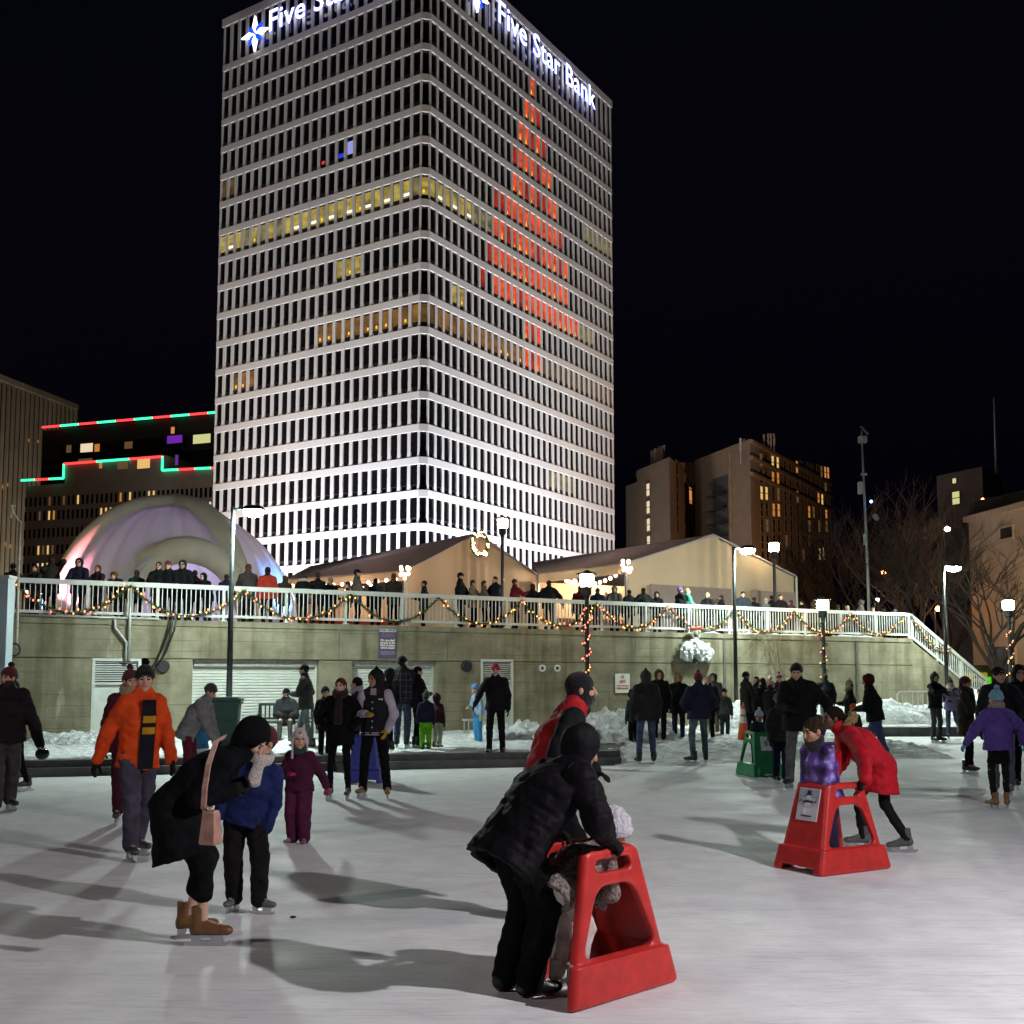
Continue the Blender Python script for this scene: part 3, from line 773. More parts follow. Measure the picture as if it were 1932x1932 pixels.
# ---------------------------------------------------------------- other buildings
def wincol(k):
    return {'d': mat('city_dark_glass', (.006, .005, .005), .2, spec=.4), 'y': glow('city_window_warm', lin((228, 186, 112)), 1., False), 'a': glow('city_window_amber', lin((190, 120, 50)), 1., False),
            'o': glow('city_window_orange', lin((205, 135, 75)), 1., False), 'p': glow('city_window_violet', lin((105, 40, 165)), 1., False), 'g': glow('city_window_pale', lin((205, 205, 140)), 1., False), 'm': glow('city_window_dim', lin((92, 70, 44)), 1., False),
            'w': glow('city_window_white', lin((235, 215, 180)), 1., False)}[k]
def facade_box(root, o, d, n, L, depth, z0, z1, material, name='wall'):
    """box building wing from corner o along d, going back by -n*depth"""
    ring = [o, o + d * L, o + d * L - n * depth, o - n * depth]
    mb = MB(); mb.add([(p.x, p.y, z0) for p in ring] + [(p.x, p.y, z1) for p in ring], [(3, 2, 1, 0), (4, 5, 6, 7), (0, 1, 5, 4), (1, 2, 6, 5), (2, 3, 7, 6), (3, 0, 4, 7)])
    return mb.build(name, material, root)
def add_window(root, o, d, n, u, z, w, h, k, frame, split=True):
    c = o + d * u + n * .03
    fb = MB(); t = .09
    M = Matrix([[d.x, -n.x, 0], [d.y, -n.y, 0], [0, 0, 1]])
    B = lambda x, zz, sx, sz, y=0., sy=.12: fb.box(c + d * x + Vector((0, 0, z + zz)) - n * y, (sx, sy, sz), M=M)
    B(-w / 2 - t / 2, 0, t, h + 2 * t); B(w / 2 + t / 2, 0, t, h + 2 * t); B(0, h / 2 + t / 2, w, t); B(0, -h / 2 - t / 2, w + .1, t, -.04)
    if split: B(0, 0, w, .08)
    f = fb.build('window', frame, root)
    pb = MB(); P = lambda x, zz: c + d * x + Vector((0, 0, z + zz)) - n * .02
    pb.quad(P(-w / 2, -h / 2), P(w / 2, -h / 2), P(w / 2, h / 2), P(-w / 2, h / 2)); pb.build('pane', wincol(k), f)
    return f
def plan(px, d): 
    p = atd(px, HOR, d); return Vector((p.x, p.y, 0))
def dirs(a, b):
    d = (b - a); L = d.length; d.normalize(); n = Vector((d.y, -d.x, 0)); return d, n, L
def zat(px, y, d): return atd(px, y, d).z
def zcol(o, d, u, y):
    p = o + d * u; px = 966 + F * p.x / p.y
    return atd(px, y, p.y).z
# finned block at the far left
FIN = mat('finned_block_stone', (.30, .27, .215), .85, var=.15, scale=.3)
b = thing('finned_office_block', 'dim office block with pale vertical fins at the far left edge', 'building')
A = plan(-75, 222); B = plan(126, 255); d, n, L = dirs(A, B)
ztop = zat(130, 770, 255)
facade_box(b, A - n * .45, d, n, L, 24, -.3, ztop - .6, mat('finned_block_dark', (.012, .011, .01), .6))
nf = 22
mb = MB(); 
for i in range(nf + 1):
    p = A + d * (L * i / nf) + n * 0; mb.box((p.x, p.y, (ztop - .3) / 2), (.60, .5, ztop + .3), math.atan2(d.y, d.x))
mb.build('fin_row', FIN, b)
mb = MB(); mb.box(((A + B).x / 2, (A + B).y / 2, ztop + .2), (L, 1.3, 1.2), math.atan2(d.y, d.x)); mb.build('parapet', FIN, b)
for u, y in ((.33, 1095 - 70), (.36, 1097 - 70), (.39, 1100 - 70), (.5, 1060), (.52, 830), (.6, 832), (.66, 838), (.7, 843), (.75, 846), (.78, 850), (.82, 905), (.86, 905), (.3, 918), (.34, 914), (.62, 905)):
    uu = (int(u * nf) + .5) / nf * L; p = A + d * uu
    add_window(b, A - n * .40, d, n, uu, zcol(A, d, uu, y), 1.1, .7, 'a', FIN, False)
# stepped block with red and green light lines
ST = mat('stepped_block_stone', (.20, .165, .14), .85, var=.12, scale=.4)
STD = mat('stepped_block_dark', (.02, .017, .016), .7)
b = thing('stepped_office_block', 'brown office block with a stepped red and green light line left of the tower', 'building')
A = plan(35, 188); B = plan(440, 173.5); d, n, L = dirs(A, B)
def ux(px, off=0.):
    o = A - n * off; k = (px - 966) / F; return (k * o.y - o.x) / (d.x - k * d.y)
zz = lambda px, y: zcol(A, d, ux(px), y)
zlow = zz(60, 905); zmid = zz(200, 866); zlow2 = zz(350, 886); ztopb = zz(230, 797)
facade_box(b, A, d, n, L, 30, -.3, zz(205, 905), ST)
facade_box(b, A + d * ux(112) + n * .004, d, n, ux(300) - ux(112), 24, zz(205, 905) - .5, zmid, ST, 'raised_wall')
facade_box(b, A + d * ux(300) + n * .002, d, n, L - ux(300), 24, zz(205, 905) - .5, zlow2, ST, 'raised_wall')
facade_box(b, A + d * ux(66, 8) - n * 8, d, n, L - ux(66, 8) + 4, 20, zz(205, 905) - 1, zcol(A - n * 8, d, ux(230, 8), 797), STD, 'penthouse_wall')
LR = glow('light_line_red', lin((255, 60, 60)), 2.2, False); LG = glow('light_line_green', lin((60, 255, 170)), 2.2, False)
def light_line(pts, cols, off):
    mbs = {0: MB(), 1: MB()}
    for (x0, y0, x1, y1), c in zip(pts, cols):
        o = A - n * off
        pa = o + d * ux(x0, off) + n * .35; pb = o + d * ux(x1, off) + n * .35
        q = MB(); q.tube([Vector((pa.x, pa.y, zcol(o, d, ux(x0, off), y0))), Vector((pb.x, pb.y, zcol(o, d, ux(x1, off), y1)))], .2, 6); q.build(('red_light_line', 'green_light_line')[c], (LR, LG)[c], b)
def seg(x0, y0, x1, y1, n_): return [(x0 + (x1 - x0) * i / n_, y0 + (y1 - y0) * i / n_, x0 + (x1 - x0) * (i + 1) / n_, y0 + (y1 - y0) * (i + 1) / n_) for i in range(n_)]
light_line(seg(68, 807, 420, 777, 10), [0, 1] * 5, 8)
light_line(seg(32, 907, 112, 903, 3) + [(112, 903, 112, 876)] + seg(112, 876, 300, 862, 3) + [(300, 862, 300, 888)] + seg(300, 888, 425, 882, 4), [1, 0, 1, 1, 0, 1, 0, 1, 1, 0, 1, 0], 0)
def wr_(px, y, w, h, k, off=0.): 
    o = A - n * off; add_window(b, o, d, n, ux(px, off), zcol(o, d, ux(px, off), y), w, h, k, ST if off == 0 else STD, False)
lit = {0: {5: 'm', 8: 'm', 11: 'y', 20: 'a', 22: 'y', 26: 'y', 27: 'y'}, 1: {3: 'm', 5: 'y', 6: 'a', 16: 'y', 17: 'y', 18: 'y', 19: 'a', 20: 'y', 21: 'y', 22: 'y', 23: 'y', 24: 'y', 38: 'w', 39: 'w', 40: 'm'}, 2: {18: 'm', 19: 'y', 20: 'a'}, 3: {3: 'y', 4: 'm', 5: 'y', 6: 'm'}, 4: {3: 'y', 4: 'w', 5: 'y', 6: 'm', 9: 'a', 14: 'm'}}
mbd = MB()
for r_ in range(6):
    for i in range(46):
        px = 40 + i * 9.0; yv = (952, 985, 1018, 1050, 1083, 1112)[r_] - (px - 40) * .055 - 10
        k = lit.get(r_, {}).get(i)
        if r_ == 0: yv += 6
        if k: wr_(px, yv, 1.3 if False else .42 * 0 + .45, 1.55, k)
        else:
            o = A; u = ux(px); z = zcol(o, d, u, yv); c = A + d * u + n * .03
            mbd.quad(c - d * .24 + Vector((0, 0, z - .8)), c + d * .24 + Vector((0, 0, z - .8)), c + d * .24 + Vector((0, 0, z + .8)), c - d * .24 + Vector((0, 0, z + .8)))
o = mbd.build('unlit_windows', wincol('d'), b); o['kind'] = 'stuff'
for px, y, w, h, k in ((180, 877, .7, 1.3, 'a'), (222, 877, 2.2, 1.5, 'm'), (262, 875, 2.6, 1.6, 'y'), (325, 868, .5, 1.6, 'p')): wr_(px, y, w, h, k)
for px, y, w, h, k in ((118, 847, 1.2, 1.4, 'm'), (152, 845, 2.8, 1.6, 'w'), (172, 845, 1.2, 1.4, 'a'), (232, 840, 1.8, 1.3, 'm'), (320, 829, 3.2, 1.4, 'p'), (316, 812, .8, 1.2, 'o'), (372, 828, 3.6, 1.6, 'g'), (150, 871, 3.2, 1.1, 'm')): wr_(px, y, w, h, k, 8)
# hotel block on the right: two wings joined, brick ends lit by the street
BR = mat('hotel_brick', (.115, .075, .045), .85, var=.12, scale=.6, bump=.2)
BRD = mat('hotel_brick_dark_face', (.15, .115, .085), .85, var=.15, scale=.6)
b = thing('brick_hotel_block', 'tall brown brick block with scattered lit windows and roof aerials right of the tower', 'building')
hotel = b
C0 = plan(1423, 150); Cr = plan(1576, 184); Cl = plan(1316, 165)
d1, n1, L1 = dirs(C0, Cr); d2, n2, L2 = dirs(Cl, C0)
zt = zat(1423, 828, 150)
mb = MB(); ring = [Cl, C0, Cr, Cr + (Cl - C0)]
mb.add([(p.x, p.y, -.3) for p in ring] + [(p.x, p.y, zt) for p in ring], [(4, 5, 6, 7), (0, 1, 5, 4), (1, 2, 6, 5), (2, 3, 7, 6), (3, 0, 4, 7)]); mb.build('wall', BR, b)
mb = MB(); 
for p, q, zc in ((C0, Cr, zt - .3), (C0, Cr, zat(1423, 862, 150)), (C0, Cr, zat(1423, 893, 150))):
    dd, nn, LL = dirs(p, q); c = (p + q) / 2 + nn * .12; mb.box((c.x, c.y, zc), (LL, .5, .45), math.atan2(dd.y, dd.x))
mb.build('cornice', BR, b)
rows = [868 + 31 * i for i in range(7)]
litH = {(0, 2): 'y', (0, 3): 'y', (1, 2): 'a', (1, 3): 'a', (2, 0): 'y', (2, 1): 'y', (2, 3): 'm', (3, 2): 'a', (3, 3): 'o', (0, 6): 'a', (1, 12): 'm', (0, 12): 'o', (0, 13): 'o', (2, 10): 'a', (2, 11): 'y', (3, 8): 'a', (3, 9): 'm', (3, 12): 'o', (5, 8): 'm', (6, 10): 'g', (6, 11): 'g', (4, 8): 'm', (4, 10): 'm'}
cols = [1432 + 9.5, 1451, 1464, 1473.5, 1487, 1497, 1510, 1519, 1531.5, 1540, 1550, 1557, 1564, 1569.5]
def uxo(o, d, px):
    k = (px - 966) / F; return (k * o.y - o.x) / (d.x - k * d.y)
for r_ in range(7):
    for i, px in enumerate(cols):
        k = litH.get((r_, i), 'm' if (r_ * 7 + i * 5) % 11 == 0 else 'd'); u = uxo(C0, d1, px); yy = rows[r_] + (px - 1441) * (.19 - .045 * r_)
        add_window(b, C0, d1, n1, u, zcol(C0, d1, u, yy), 1.15, 1.9, k, BR)
# fire escape recess on the lit gable
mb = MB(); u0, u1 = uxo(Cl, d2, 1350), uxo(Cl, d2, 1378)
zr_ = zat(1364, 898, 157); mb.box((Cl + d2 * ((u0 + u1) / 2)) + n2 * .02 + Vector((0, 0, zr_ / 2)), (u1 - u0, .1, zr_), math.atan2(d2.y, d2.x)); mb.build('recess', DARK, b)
mb = MB()
for i in range(6):
    z = zat(1364, 905 + 27 * i, 157); c = Cl + d2 * (u0 - .3); e = Cl + d2 * u1
    for k in range(3):
        mb.tube([Vector((c.x, c.y, z - k * .4)) + n2 * .6, Vector((e.x, e.y, z - k * .4 - 2.)) + n2 * .6], .07, 4)
    mb.box((c + e) / 2 + n2 * .6 + Vector((0, 0, z - 2.2)), ((e - c).length, 1., .12), math.atan2(d2.y, d2.x))
mb.build('fire_escape', BLACKM, b)
for i in range(6): add_window(b, Cl, d2, n2, uxo(Cl, d2, 1383), zat(1383, 868 + 28 * i, 156), .7, 1.7, 'm', BR, False)
# left wing
Dl = plan(1184, 172); Dm = plan(1268, 158); De = plan(1318, 175)
d3, n3, L3 = dirs(Dl, Dm); d4, n4, L4 = dirs(Dm, De)
def prism(nm, ring, z1, m_):
    mb = MB(); N_ = len(ring); mb.add([(p.x, p.y, -.3) for p in ring] + [(p.x, p.y, z1) for p in ring], [tuple(range(N_, 2 * N_))] + [(i, (i + 1) % N_, N_ + (i + 1) % N_, N_ + i) for i in range(N_)]); return mb.build(nm, m_, b)
Dx = plan(1206, 168.3); Dy = plan(1212, 167)
prism('wing_wall', [Dl, Dx, Dx * 1.1, Dl * 1.08], zat(1190, 915, 171), BR)
prism('wing_wall', [Dx + Vector((0, .0, 0)), Dm, De, De + Vector((-8, 14, 0)), Dx + Vector((0, 18, 0))], zat(1268, 862, 158), BR)
prism('stair_tower', [plan(1232, 166), plan(1256, 163), plan(1256, 172), plan(1232, 175)], zat(1245, 848, 165), BR)
for i in range(6):
    u = uxo(Dl, d3, 1226); z = zat(1226, 925 + 33 * i, 165)
    add_window(b, Dl, d3, n3, u, z, 1.1, 1.9, 'w' if i < 6 else 'd', BR)
for i in range(5):
    for px in (1281,):
        u = uxo(Dm, d4, px); add_window(b, Dm, d4, n4, u, zat(px, 882 + 27 * i, 162), 1.4, 2.2, 'd', BR, False)
    u = uxo(Dm, d4, 1306); add_window(b, Dm, d4, n4, u, zat(1305, 906 + 27 * i, 170), 2.2, 2.6, 'd' if i != 1 else 'o', BRD, False)
mb = MB(); p = plan(1310, 168); mb.box((p.x, p.y, zat(1310, 894, 168)), (5, 2, 3.2)); mb.build('balcony_parapet', BR, b)
for px, py, dd in ((1236, 846, 165), (1243, 842, 165), (1249, 842, 165), (1253, 840, 165), (1404, 828, 152), (1397, 827, 152), (1441, 820, 156), (1449, 818, 157), (1454, 818, 157), (1460, 818, 158)):
    p = atd(px, py, dd); t = MB(); t.tube([p, p - Vector((0, 0, 3.6))], .07, 6); t.box(p - Vector((0, 0, .9)), (.26, .2, 1.8)); t.build('aerial', mat('aerial_grey', (.3, .29, .28), .6), b)
# far right buildings
b = thing('flat_roofed_tower_block', 'dark block with one green-lit window behind the bare trees', 'building')
DB = mat('dim_brick', (.085, .06, .045), .9, var=.15, scale=.5)
a, c, e = plan(1780, 130), plan(1868, 124), plan(1906, 130)
prism('wall', [a, c, e, e * 1.14, a * 1.15], zat(1868, 880, 124), DB)
dd, nn, LL = dirs(a, c); u = uxo(a, dd, 1813); add_window(b, a, dd, nn, u, zat(1813, 937, 126.5), 1.1, 1.5, 'g', DB)
u = uxo(a, dd, 1811); add_window(b, a, dd, nn, u, zat(1811, 904, 126.5), .6, .6, 'g', DB, False)
t = MB(); p = atd(1875, 750, 127); t.tube([p, Vector((p.x, p.y, zat(1868, 885, 124)))], [.06, .2], 6); t.build('mast', mat('aerial_grey', (.3, .29, .28)), b)
b = thing('beige_rendered_building', 'pale beige rendered building at the right edge behind the bare tree', 'building')
BG_ = mat('beige_render', (.44, .36, .26), .85, var=.1, scale=.4, bump=.15)
a, c = plan(1838, 62), plan(2010, 54); dd, nn, LL = dirs(a, c); b_ = b
prism('wall', [a, c, c * 1.3, a * 1.28], zat(1842, 978, 62), BG_)
prism('set_back_storey', [plan(1850, 66), plan(2010, 60), plan(2010, 72), plan(1850, 76)], zat(1860, 945, 66), DB)
mb = MB(); c1 = (a + c) / 2 + nn * .1; mb.box((c1.x, c1.y, zat(1842, 978, 62) - .1), (LL, .5, .3), math.atan2(dd.y, dd.x)); mb.build('parapet', BG_, b)
u = uxo(a, dd, 1907); add_window(b, a, dd, nn, u, zat(1907, 1082 - 5, 58), 1.2, .9, 'd', BG_, False) if False else add_window(b, a, dd, nn, u, zat(1907, 1078 - 0, 58) if False else atd(1907, 1330 * .7547 + 0, 58).z, 1.2, .6, 'd', BG_, False)
u = uxo(a, dd, 1888); add_window(b, a, dd, nn, u, 2.2, 2.6, 2.6, 'd', BG_, False)
# street lamps (sodium and white dots among the trees) and fill lamps added for those fronts
def street_dot(px, py, dd, col, power, label, vis=6.):
    p = atd(px, py, dd)
    t = thing('street_lamp', label, 'street lamp', (p.x, p.y, -.3), 0, 'distant street lamps behind the trees')
    mb = MB(); mb.tube([(0, 0, 0), (0, 0, p.z + .3 - .1), (0, -.5, p.z + .55)], [.1, .07, .05], 6); mb.build('pole', BLACKM, t)
    mb = MB(); mb.ball((0, -.55, p.z + .3), (.16, .16, .13), 10, 6); mb.build('globe', glow('dot_%d_%d' % (px, py), col, power * 2.5), t)
street_dot(1850, 944, 62 + 56, (1, .28, .06), 40, 'orange wall-high lamp before the dark block')
street_dot(1780, 1001 - 0, 60, (.85, .85, 1), 16, 'white lamp glinting high among bare branches')
street_dot(1763, 1150, 62, (1, .35, .08), 30, 'orange lamp low behind the bare tree right of the mast')
street_dot(1661, 1082, 70, (1, .3, .06), 26, 'orange lamp left of the bare tree beside the mast')
street_dot(1650, 1134, 66, (.8, .85, 1), 14, 'small white lamp just over the deck railing by the mast')
b = thing('warm_street_flood', 'tall sodium street lamp in the side street before the brick block', 'street lamp', tuple(plan(1240, 118)), 0)
mb = MB(); mb.tube([(0, 0, 0), (0, 0, 7)], .1, 6); mb.build('pole', BLACKM, b)
mb = MB(); mb.ball((0, 0, 7.1), (.3, .3, .2), 10, 6); mb.build('globe', BLACKM, b)
lamp('SPOT', 'sodium_beam', (0, 1.2, 7.2), 3800, (1, .62, .33), b, (3, 40, 22), .3, 130, .8)
b = thing('cross_street_fill', 'added fill lamp before the windowed face of the brick block', 'street lamp', tuple(plan(1560, 128)), 0)
mb = MB(); mb.tube([(0, 0, 0), (0, 0, 7)], .1, 6); mb.build('pole', BLACKM, b)
lamp('SPOT', 'sodium_beam', (0, 1, 7.2), 26000, (1, .62, .36), b, (-3, 36, 16), .3, 130, .8)  # lamp added to brighten the windowed brick face
b = thing('side_street_fill', 'added fill lamp behind the deck lighting the beige building', 'street lamp', tuple(plan(1985, 50.5)), 0)
mb = MB(); mb.tube([(0, 0, 0), (0, 0, 5)], .1, 6); mb.build('pole', BLACKM, b)
lamp('SPOT', 'sodium_beam', (0, .6, 5.2), 1500, (1, .68, .42), b, (-3, 9, 7), .3, 150, .8)  # out-of-view lamp added so the beige wall reads lit
b = thing('left_street_fill', 'added fill lamp before the stepped block', 'street lamp', tuple(plan(150, 120)), 0)
mb = MB(); mb.tube([(0, 0, 0), (0, 0, 7)], .1, 6); mb.build('pole', BLACKM, b)
lamp('SPOT', 'sodium_beam', (0, 1, 7.2), 19000, (1, .72, .54), b, (2, 45, 18), .3, 140, .8)  # lamp added to bring up the stepped block
b = thing('far_left_street_fill', 'added fill lamp before the finned block at the far left', 'street lamp', tuple(plan(66, 206)), 0)
mb = MB(); mb.tube([(0, 0, 0), (0, 0, 7)], .1, 6); mb.build('pole', BLACKM, b)
lamp('SPOT', 'sodium_beam', (0, 1, 7.2), 44000, (1, .82, .62), b, (-14, 34, 34), .3, 150, .8)  # separate lamp added to bring up the fins
# ---------------------------------------------------------------- bare trees
BARK = mat('bare_bark', (.075, .055, .042), .9, var=.3, scale=6)
def bare_tree(px, dd, ytop, label, seed, spread=1., base=None):
    r = random.Random(seed); p = plan(px, dd); zb = base if base is not None else -.3
    H = zat(px, ytop, dd) - zb
    t = thing('bare_tree', label, 'tree', (p.x, p.y, zb), 0, 'bare winter trees right of the deck')
    tr = MB(); br = MB()
    pts = [Vector((0, 0, 0)), Vector((r.uniform(-.1, .1), 0, H * .14)), Vector((r.uniform(-.2, .2), r.uniform(-.2, .2), H * .28))]
    tr.tube(pts, [H * .028, H * .021, H * .018], 8); tr.build('trunk', BARK, t, True)
    def grow(p, d, L, rad, lev):
        if lev == 0 or L < .16: return
        q = [p]; dd_ = d.copy(); n_ = 3
        for i in range(n_):
            dd_ = (dd_ + Vector((r.uniform(-.2, .2), r.uniform(-.2, .2), r.uniform(-.04, .16)))).normalized(); q.append(q[-1] + dd_ * L / n_)
        br.tube(q, [rad, rad * .85, rad * .72, rad * .55], 5 if lev > 3 else 3, cap=False)
        k = 3 if lev > 2 else r.choice((2, 3, 3))
        for i in range(k):
            a = r.uniform(0, 6.28); e = Vector((math.cos(a), math.sin(a), r.uniform(-.1, .5)))
            nd = (dd_ * r.uniform(.7, 1.1) + e * r.uniform(.45, .85) * spread).normalized()
            grow(q[r.choice((2, 3, 3))], nd, L * r.uniform(.62, .82), rad * .58, lev - 1)
    for i in range(5):
        a = i * 1.26 + r.uniform(-.3, .3)
        grow(pts[2] - Vector((0, 0, r.uniform(0, H * .08))), Vector((math.cos(a) * .6 * spread, math.sin(a) * .6 * spread, .9)).normalized(), H * .27, H * .012, 6)
    br.build('crown', BARK, t)
bare_tree(1745, 52, 985, 'broad bare tree just right of the instrument mast', 3, 1.1)
bare_tree(1672, 60, 940, 'tall dark bare tree behind the instrument mast', 5)
bare_tree(1885, 47, 985, 'bare tree spreading before the beige building', 9, 1.2)
bare_tree(1590, 74, 985, 'bare tree before the brick block', 12)
bare_tree(1800, 66, 930, 'bare tree before the dark block', 15)
# instrument mast
p = plan(1645, 50)
t = thing('instrument_mast', 'slender pale mast with weather boxes and a small solar panel rising over the deck', 'mast', (p.x, p.y, -.3))
PM = mat('mast_paint', (.45, .46, .46), .5, .2)
zt_ = zat(1638, 812, 50) + .3
mb = MB(); mb.tube([(0, 0, 0), (-.05, 0, zt_ * .5), (-.16, 0, zt_)], [.09, .075, .045], 8); mb.build('pole', PM, t, True)
Zy = lambda y: zat(1640, y, 50) + .3
mb = MB(); mb.box((-.14, -.05, Zy(830)), (.34, .3, .3)); mb.build('camera_box', PM, t)
mb = MB(); mb.box((.0, 0, Zy(812)), (.5, .3, .03), M=Matrix.Rotation(R(50), 3, 'Y')); mb.build('solar_panel', BLACKM, t)
mb = MB(); mb.box((-.28, 0, Zy(921)), (.18, .3, .55)); mb.build('equipment_box', PM, t)
mb = MB(); mb.box((-.1, 0, Zy(895)), (.26, .1, .1)); mb.build('clamp', PM, t)
mb = MB(); mb.lathe((0, 0, 0), [(.05, 0), (.17, .06), (.18, .07)], 14); o = mb.build('dish', PM, t); o.location = (.35, 0, Zy(977)); o.rotation_euler = (R(70), 0, R(20))
mb = MB(); mb.box((-.16, 0, Zy(1018)), (.1, .1, .5)); mb.build('aerial', PM, t)
mb = MB(); mb.ball((.16, -.12, Zy(947)), .07, 8, 6); mb.build('blue_beacon', glow('beacon_blue', (.15, .3, 1), 12, False), t)
# ---------------------------------------------------------------- deck above the wall
mb = MB(); a0, a1 = wp(s_a, .55), wp(s_b + .3, .55); b1_, b0_ = wp(s_b + .3, 26), wp(s_a, 26)
mb.add([(p.x, p.y, DECKZ - .3) for p in (a0, a1, b1_, b0_)] + [(p.x, p.y, DECKZ) for p in (a0, a1, b1_, b0_)], [(4, 5, 6, 7), (0, 1, 5, 4), (1, 2, 6, 5), (2, 3, 7, 6), (3, 0, 4, 7)])
struct(mb.build('deck', mat('deck_paving', (.12, .11, .1), .8, var=.3, scale=1.5)))
mb = MB()
ns = 13
for i in range(ns):
    s0 = s_b + .35 + i * .38; z = DECKZ - .17 * (i + 1)
    c = wp(s0 + .19, 2.0, z - .25); mb.box(c, (.38, 3., .5), WRZ)
struct(mb.build('stairs', mat('stair_concrete', (.25, .24, .2), .85, var=.2, scale=2)))
RAILH = .93
rail = thing('deck_railing', 'white painted picket railing along the edge of the deck', 'railing', (WA.x, WA.y, 0), WRZ)
zr0 = WT
mb = MB(); mb.box(((s_a + s_b) / 2, .12, zr0 + RAILH - .06), (s_b - s_a, .09, .12)); mb.build('top_rail', WHITE, rail)
mb = MB(); mb.box(((s_a + s_b) / 2, .12, zr0 + .13), (s_b - s_a, .05, .07)); mb.build('bottom_rail', WHITE, rail)
npst = 21; sp_ = (s_b - s_a - .08) / npst
pm = None; pk = None
for i in range(npst + 1):
    s = s_a + .04 + i * sp_
    if pm is None:
        t = MB(); t.box((0, 0, (RAILH - .125) / 2), (.075, .075, RAILH - .125)); t.box((0, 0, .012), (.16, .16, .02)); pm = t.mesh('post', WHITE)
    link('post', pm, rail, (s, .12, zr0))
    if i < npst:
        if pk is None:
            t = MB(); q = int(sp_ / .115)
            for k in range(1, q): t.box((sp_ * k / q, 0, .16 + (RAILH - .16 - .12) / 2), (.022, .022, RAILH - .16 - .12))
            pk = t.mesh('picket_panel', WHITE)
        link('picket_panel', pk, rail, (s, .12, zr0))
# stair railing
sl = .6
rs = thing('stair_railing', 'white picket handrail sloping down the steps at the right end of the wall', 'railing', (wp(s_b + .05).x, wp(s_b + .05).y, 0), WRZ)
Ls = 4.0
M = Matrix.Rotation(math.atan(sl), 3, 'Y')
cs = math.sqrt(1 + sl * sl)
mb = MB(); mb.box((Ls / 2, .12, zr0 + RAILH - .06 - sl * Ls / 2), (Ls * cs, .09, .12), M=M); mb.build('top_rail', WHITE, rs)
mb = MB(); mb.box((Ls / 2, .12, zr0 + .1 - sl * Ls / 2), (Ls * cs, .05, .09), M=M); mb.build('bottom_rail', WHITE, rs)
for k in range(4):
    x = .05 + k * 1.3; mb = MB(); mb.box((x, .12, zr0 - sl * x + .38), (.075, .075, 1.0)); mb.build('post', WHITE, rs)
for k in range(3):
    mb = MB()
    for j in range(1, 11):
        x = .05 + k * 1.3 + j * .118; mb.box((x, .12, zr0 - sl * x + .48), (.026, .026, .74))
    mb.build('picket_panel', WHITE, rs)
# ---------------------------------------------------------------- lit garlands swagged along the railing
NEEDLE = mat('fir_needles', (.03, .06, .018), .8, var=.5, scale=30)
BULB = glow('fairy_bulb', lin((255, 158, 92)), 4.2, False); BULBR = glow('fairy_bulb_red', lin((255, 110, 92)), 4.5, False); BULBG = glow('fairy_bulb_gold', lin((255, 190, 95)), 3.4, False)
BULB_ME = None
def bulb_mesh():
    global BULB_ME
    if BULB_ME is None:
        t = MB(); t.ball((0, 0, 0), (.021, .021, .027), 6, 5); BULB_ME = t.mesh('bulb', BULB, True)
    return BULB_ME
def garland(name, pts, label, group, nb, rad=.085, lit=1., seed=0, dens=105, bulb=None, cat='garland'):
    """twisted fir garland along pts with separate bulbs"""
    r = random.Random(seed)
    root = thing(name, label, cat, pts[len(pts) // 2], 0, group)
    o = Vector(pts[len(pts) // 2]); P = [Vector(p) - o for p in pts]
    cum = [0]
    for i in range(1, len(P)): cum.append(cum[-1] + (P[i] - P[i - 1]).length)
    def at(t):
        L_ = t * cum[-1]
        for i in range(1, len(P)):
            if L_ <= cum[i] or i == len(P) - 1:
                f = (L_ - cum[i - 1]) / max(1e-6, cum[i] - cum[i - 1]); return P[i - 1].lerp(P[i], f)
    mb = MB(); mb.tube(P, .02, 5)
    for k in range(int(cum[-1] * dens)):
        c = at(r.random()); v = Vector((r.gauss(0, 1), r.gauss(0, 1), r.gauss(0, 1))).normalized(); l = rad * r.uniform(.8, 1.9); w = .012
        e = v.orthogonal().normalized() * w
        mb.add([c - e, c + e, c + v * l], [(0, 1, 2)]); e2 = v.cross(e).normalized() * w; mb.add([c - e2, c + e2, c + v * l * .9], [(0, 1, 2)])
    mb.build('fir_strand', NEEDLE, root)
    for k in range(nb):
        if r.random() > lit: continue
        c = at((k + .5 + r.uniform(-.3, .3)) / nb) + Vector((r.uniform(-1, 1), -.6, r.uniform(-1, 1))) * rad * .9
        o_ = link('bulb', bulb_mesh(), root, c)
        m_ = r.choice(bulb or (BULB, BULB, BULBG, BULBR))
        if m_ is not BULB: o_.material_slots[0].link = 'OBJECT'; o_.material_slots[0].material = m_
gnames = ['leftmost', 'second', 'third', 'fourth', 'fifth', 'sixth', 'seventh', 'eighth', 'ninth', 'tenth', 'eleventh', 'twelfth', 'thirteenth']
peaks = [20, 243, 460, 662, 828, 985, 1128, 1262, 1388, 1500, 1607, 1708]
litf = [.95, .9, .75, .12, .7, .95, .95, .8, 1, 1, 1, 1]
for i in range(len(peaks) - 1):
    sa, sb = ws(peaks[i]), ws(peaks[i + 1]); pts = []
    for k in range(15):
        t = k / 14; z = zr0 + RAILH - .1 - .72 * (1 - (2 * t - 1) ** 2); pts.append(wp(sa + (sb - sa) * t, .02, z))
    garland('garland', pts, '%s lit garland swag on the railing counted from the left' % gnames[i] if i else 'lit garland swag at the left end of the deck railing', 'garland swags along the deck railing', 26, lit=litf[i], seed=i)
pts = []
for k in range(12):
    t = k / 11; x = 2.0 * t; pts.append(wp(s_b + .05 + x, .02, zr0 + RAILH - .08 - sl * x - .45 * (1 - (2 * t - 1) ** 2)))
garland('garland', pts, 'short lit garland hanging on the sloping stair railing', 'garland swags along the deck railing', 16, seed=40)
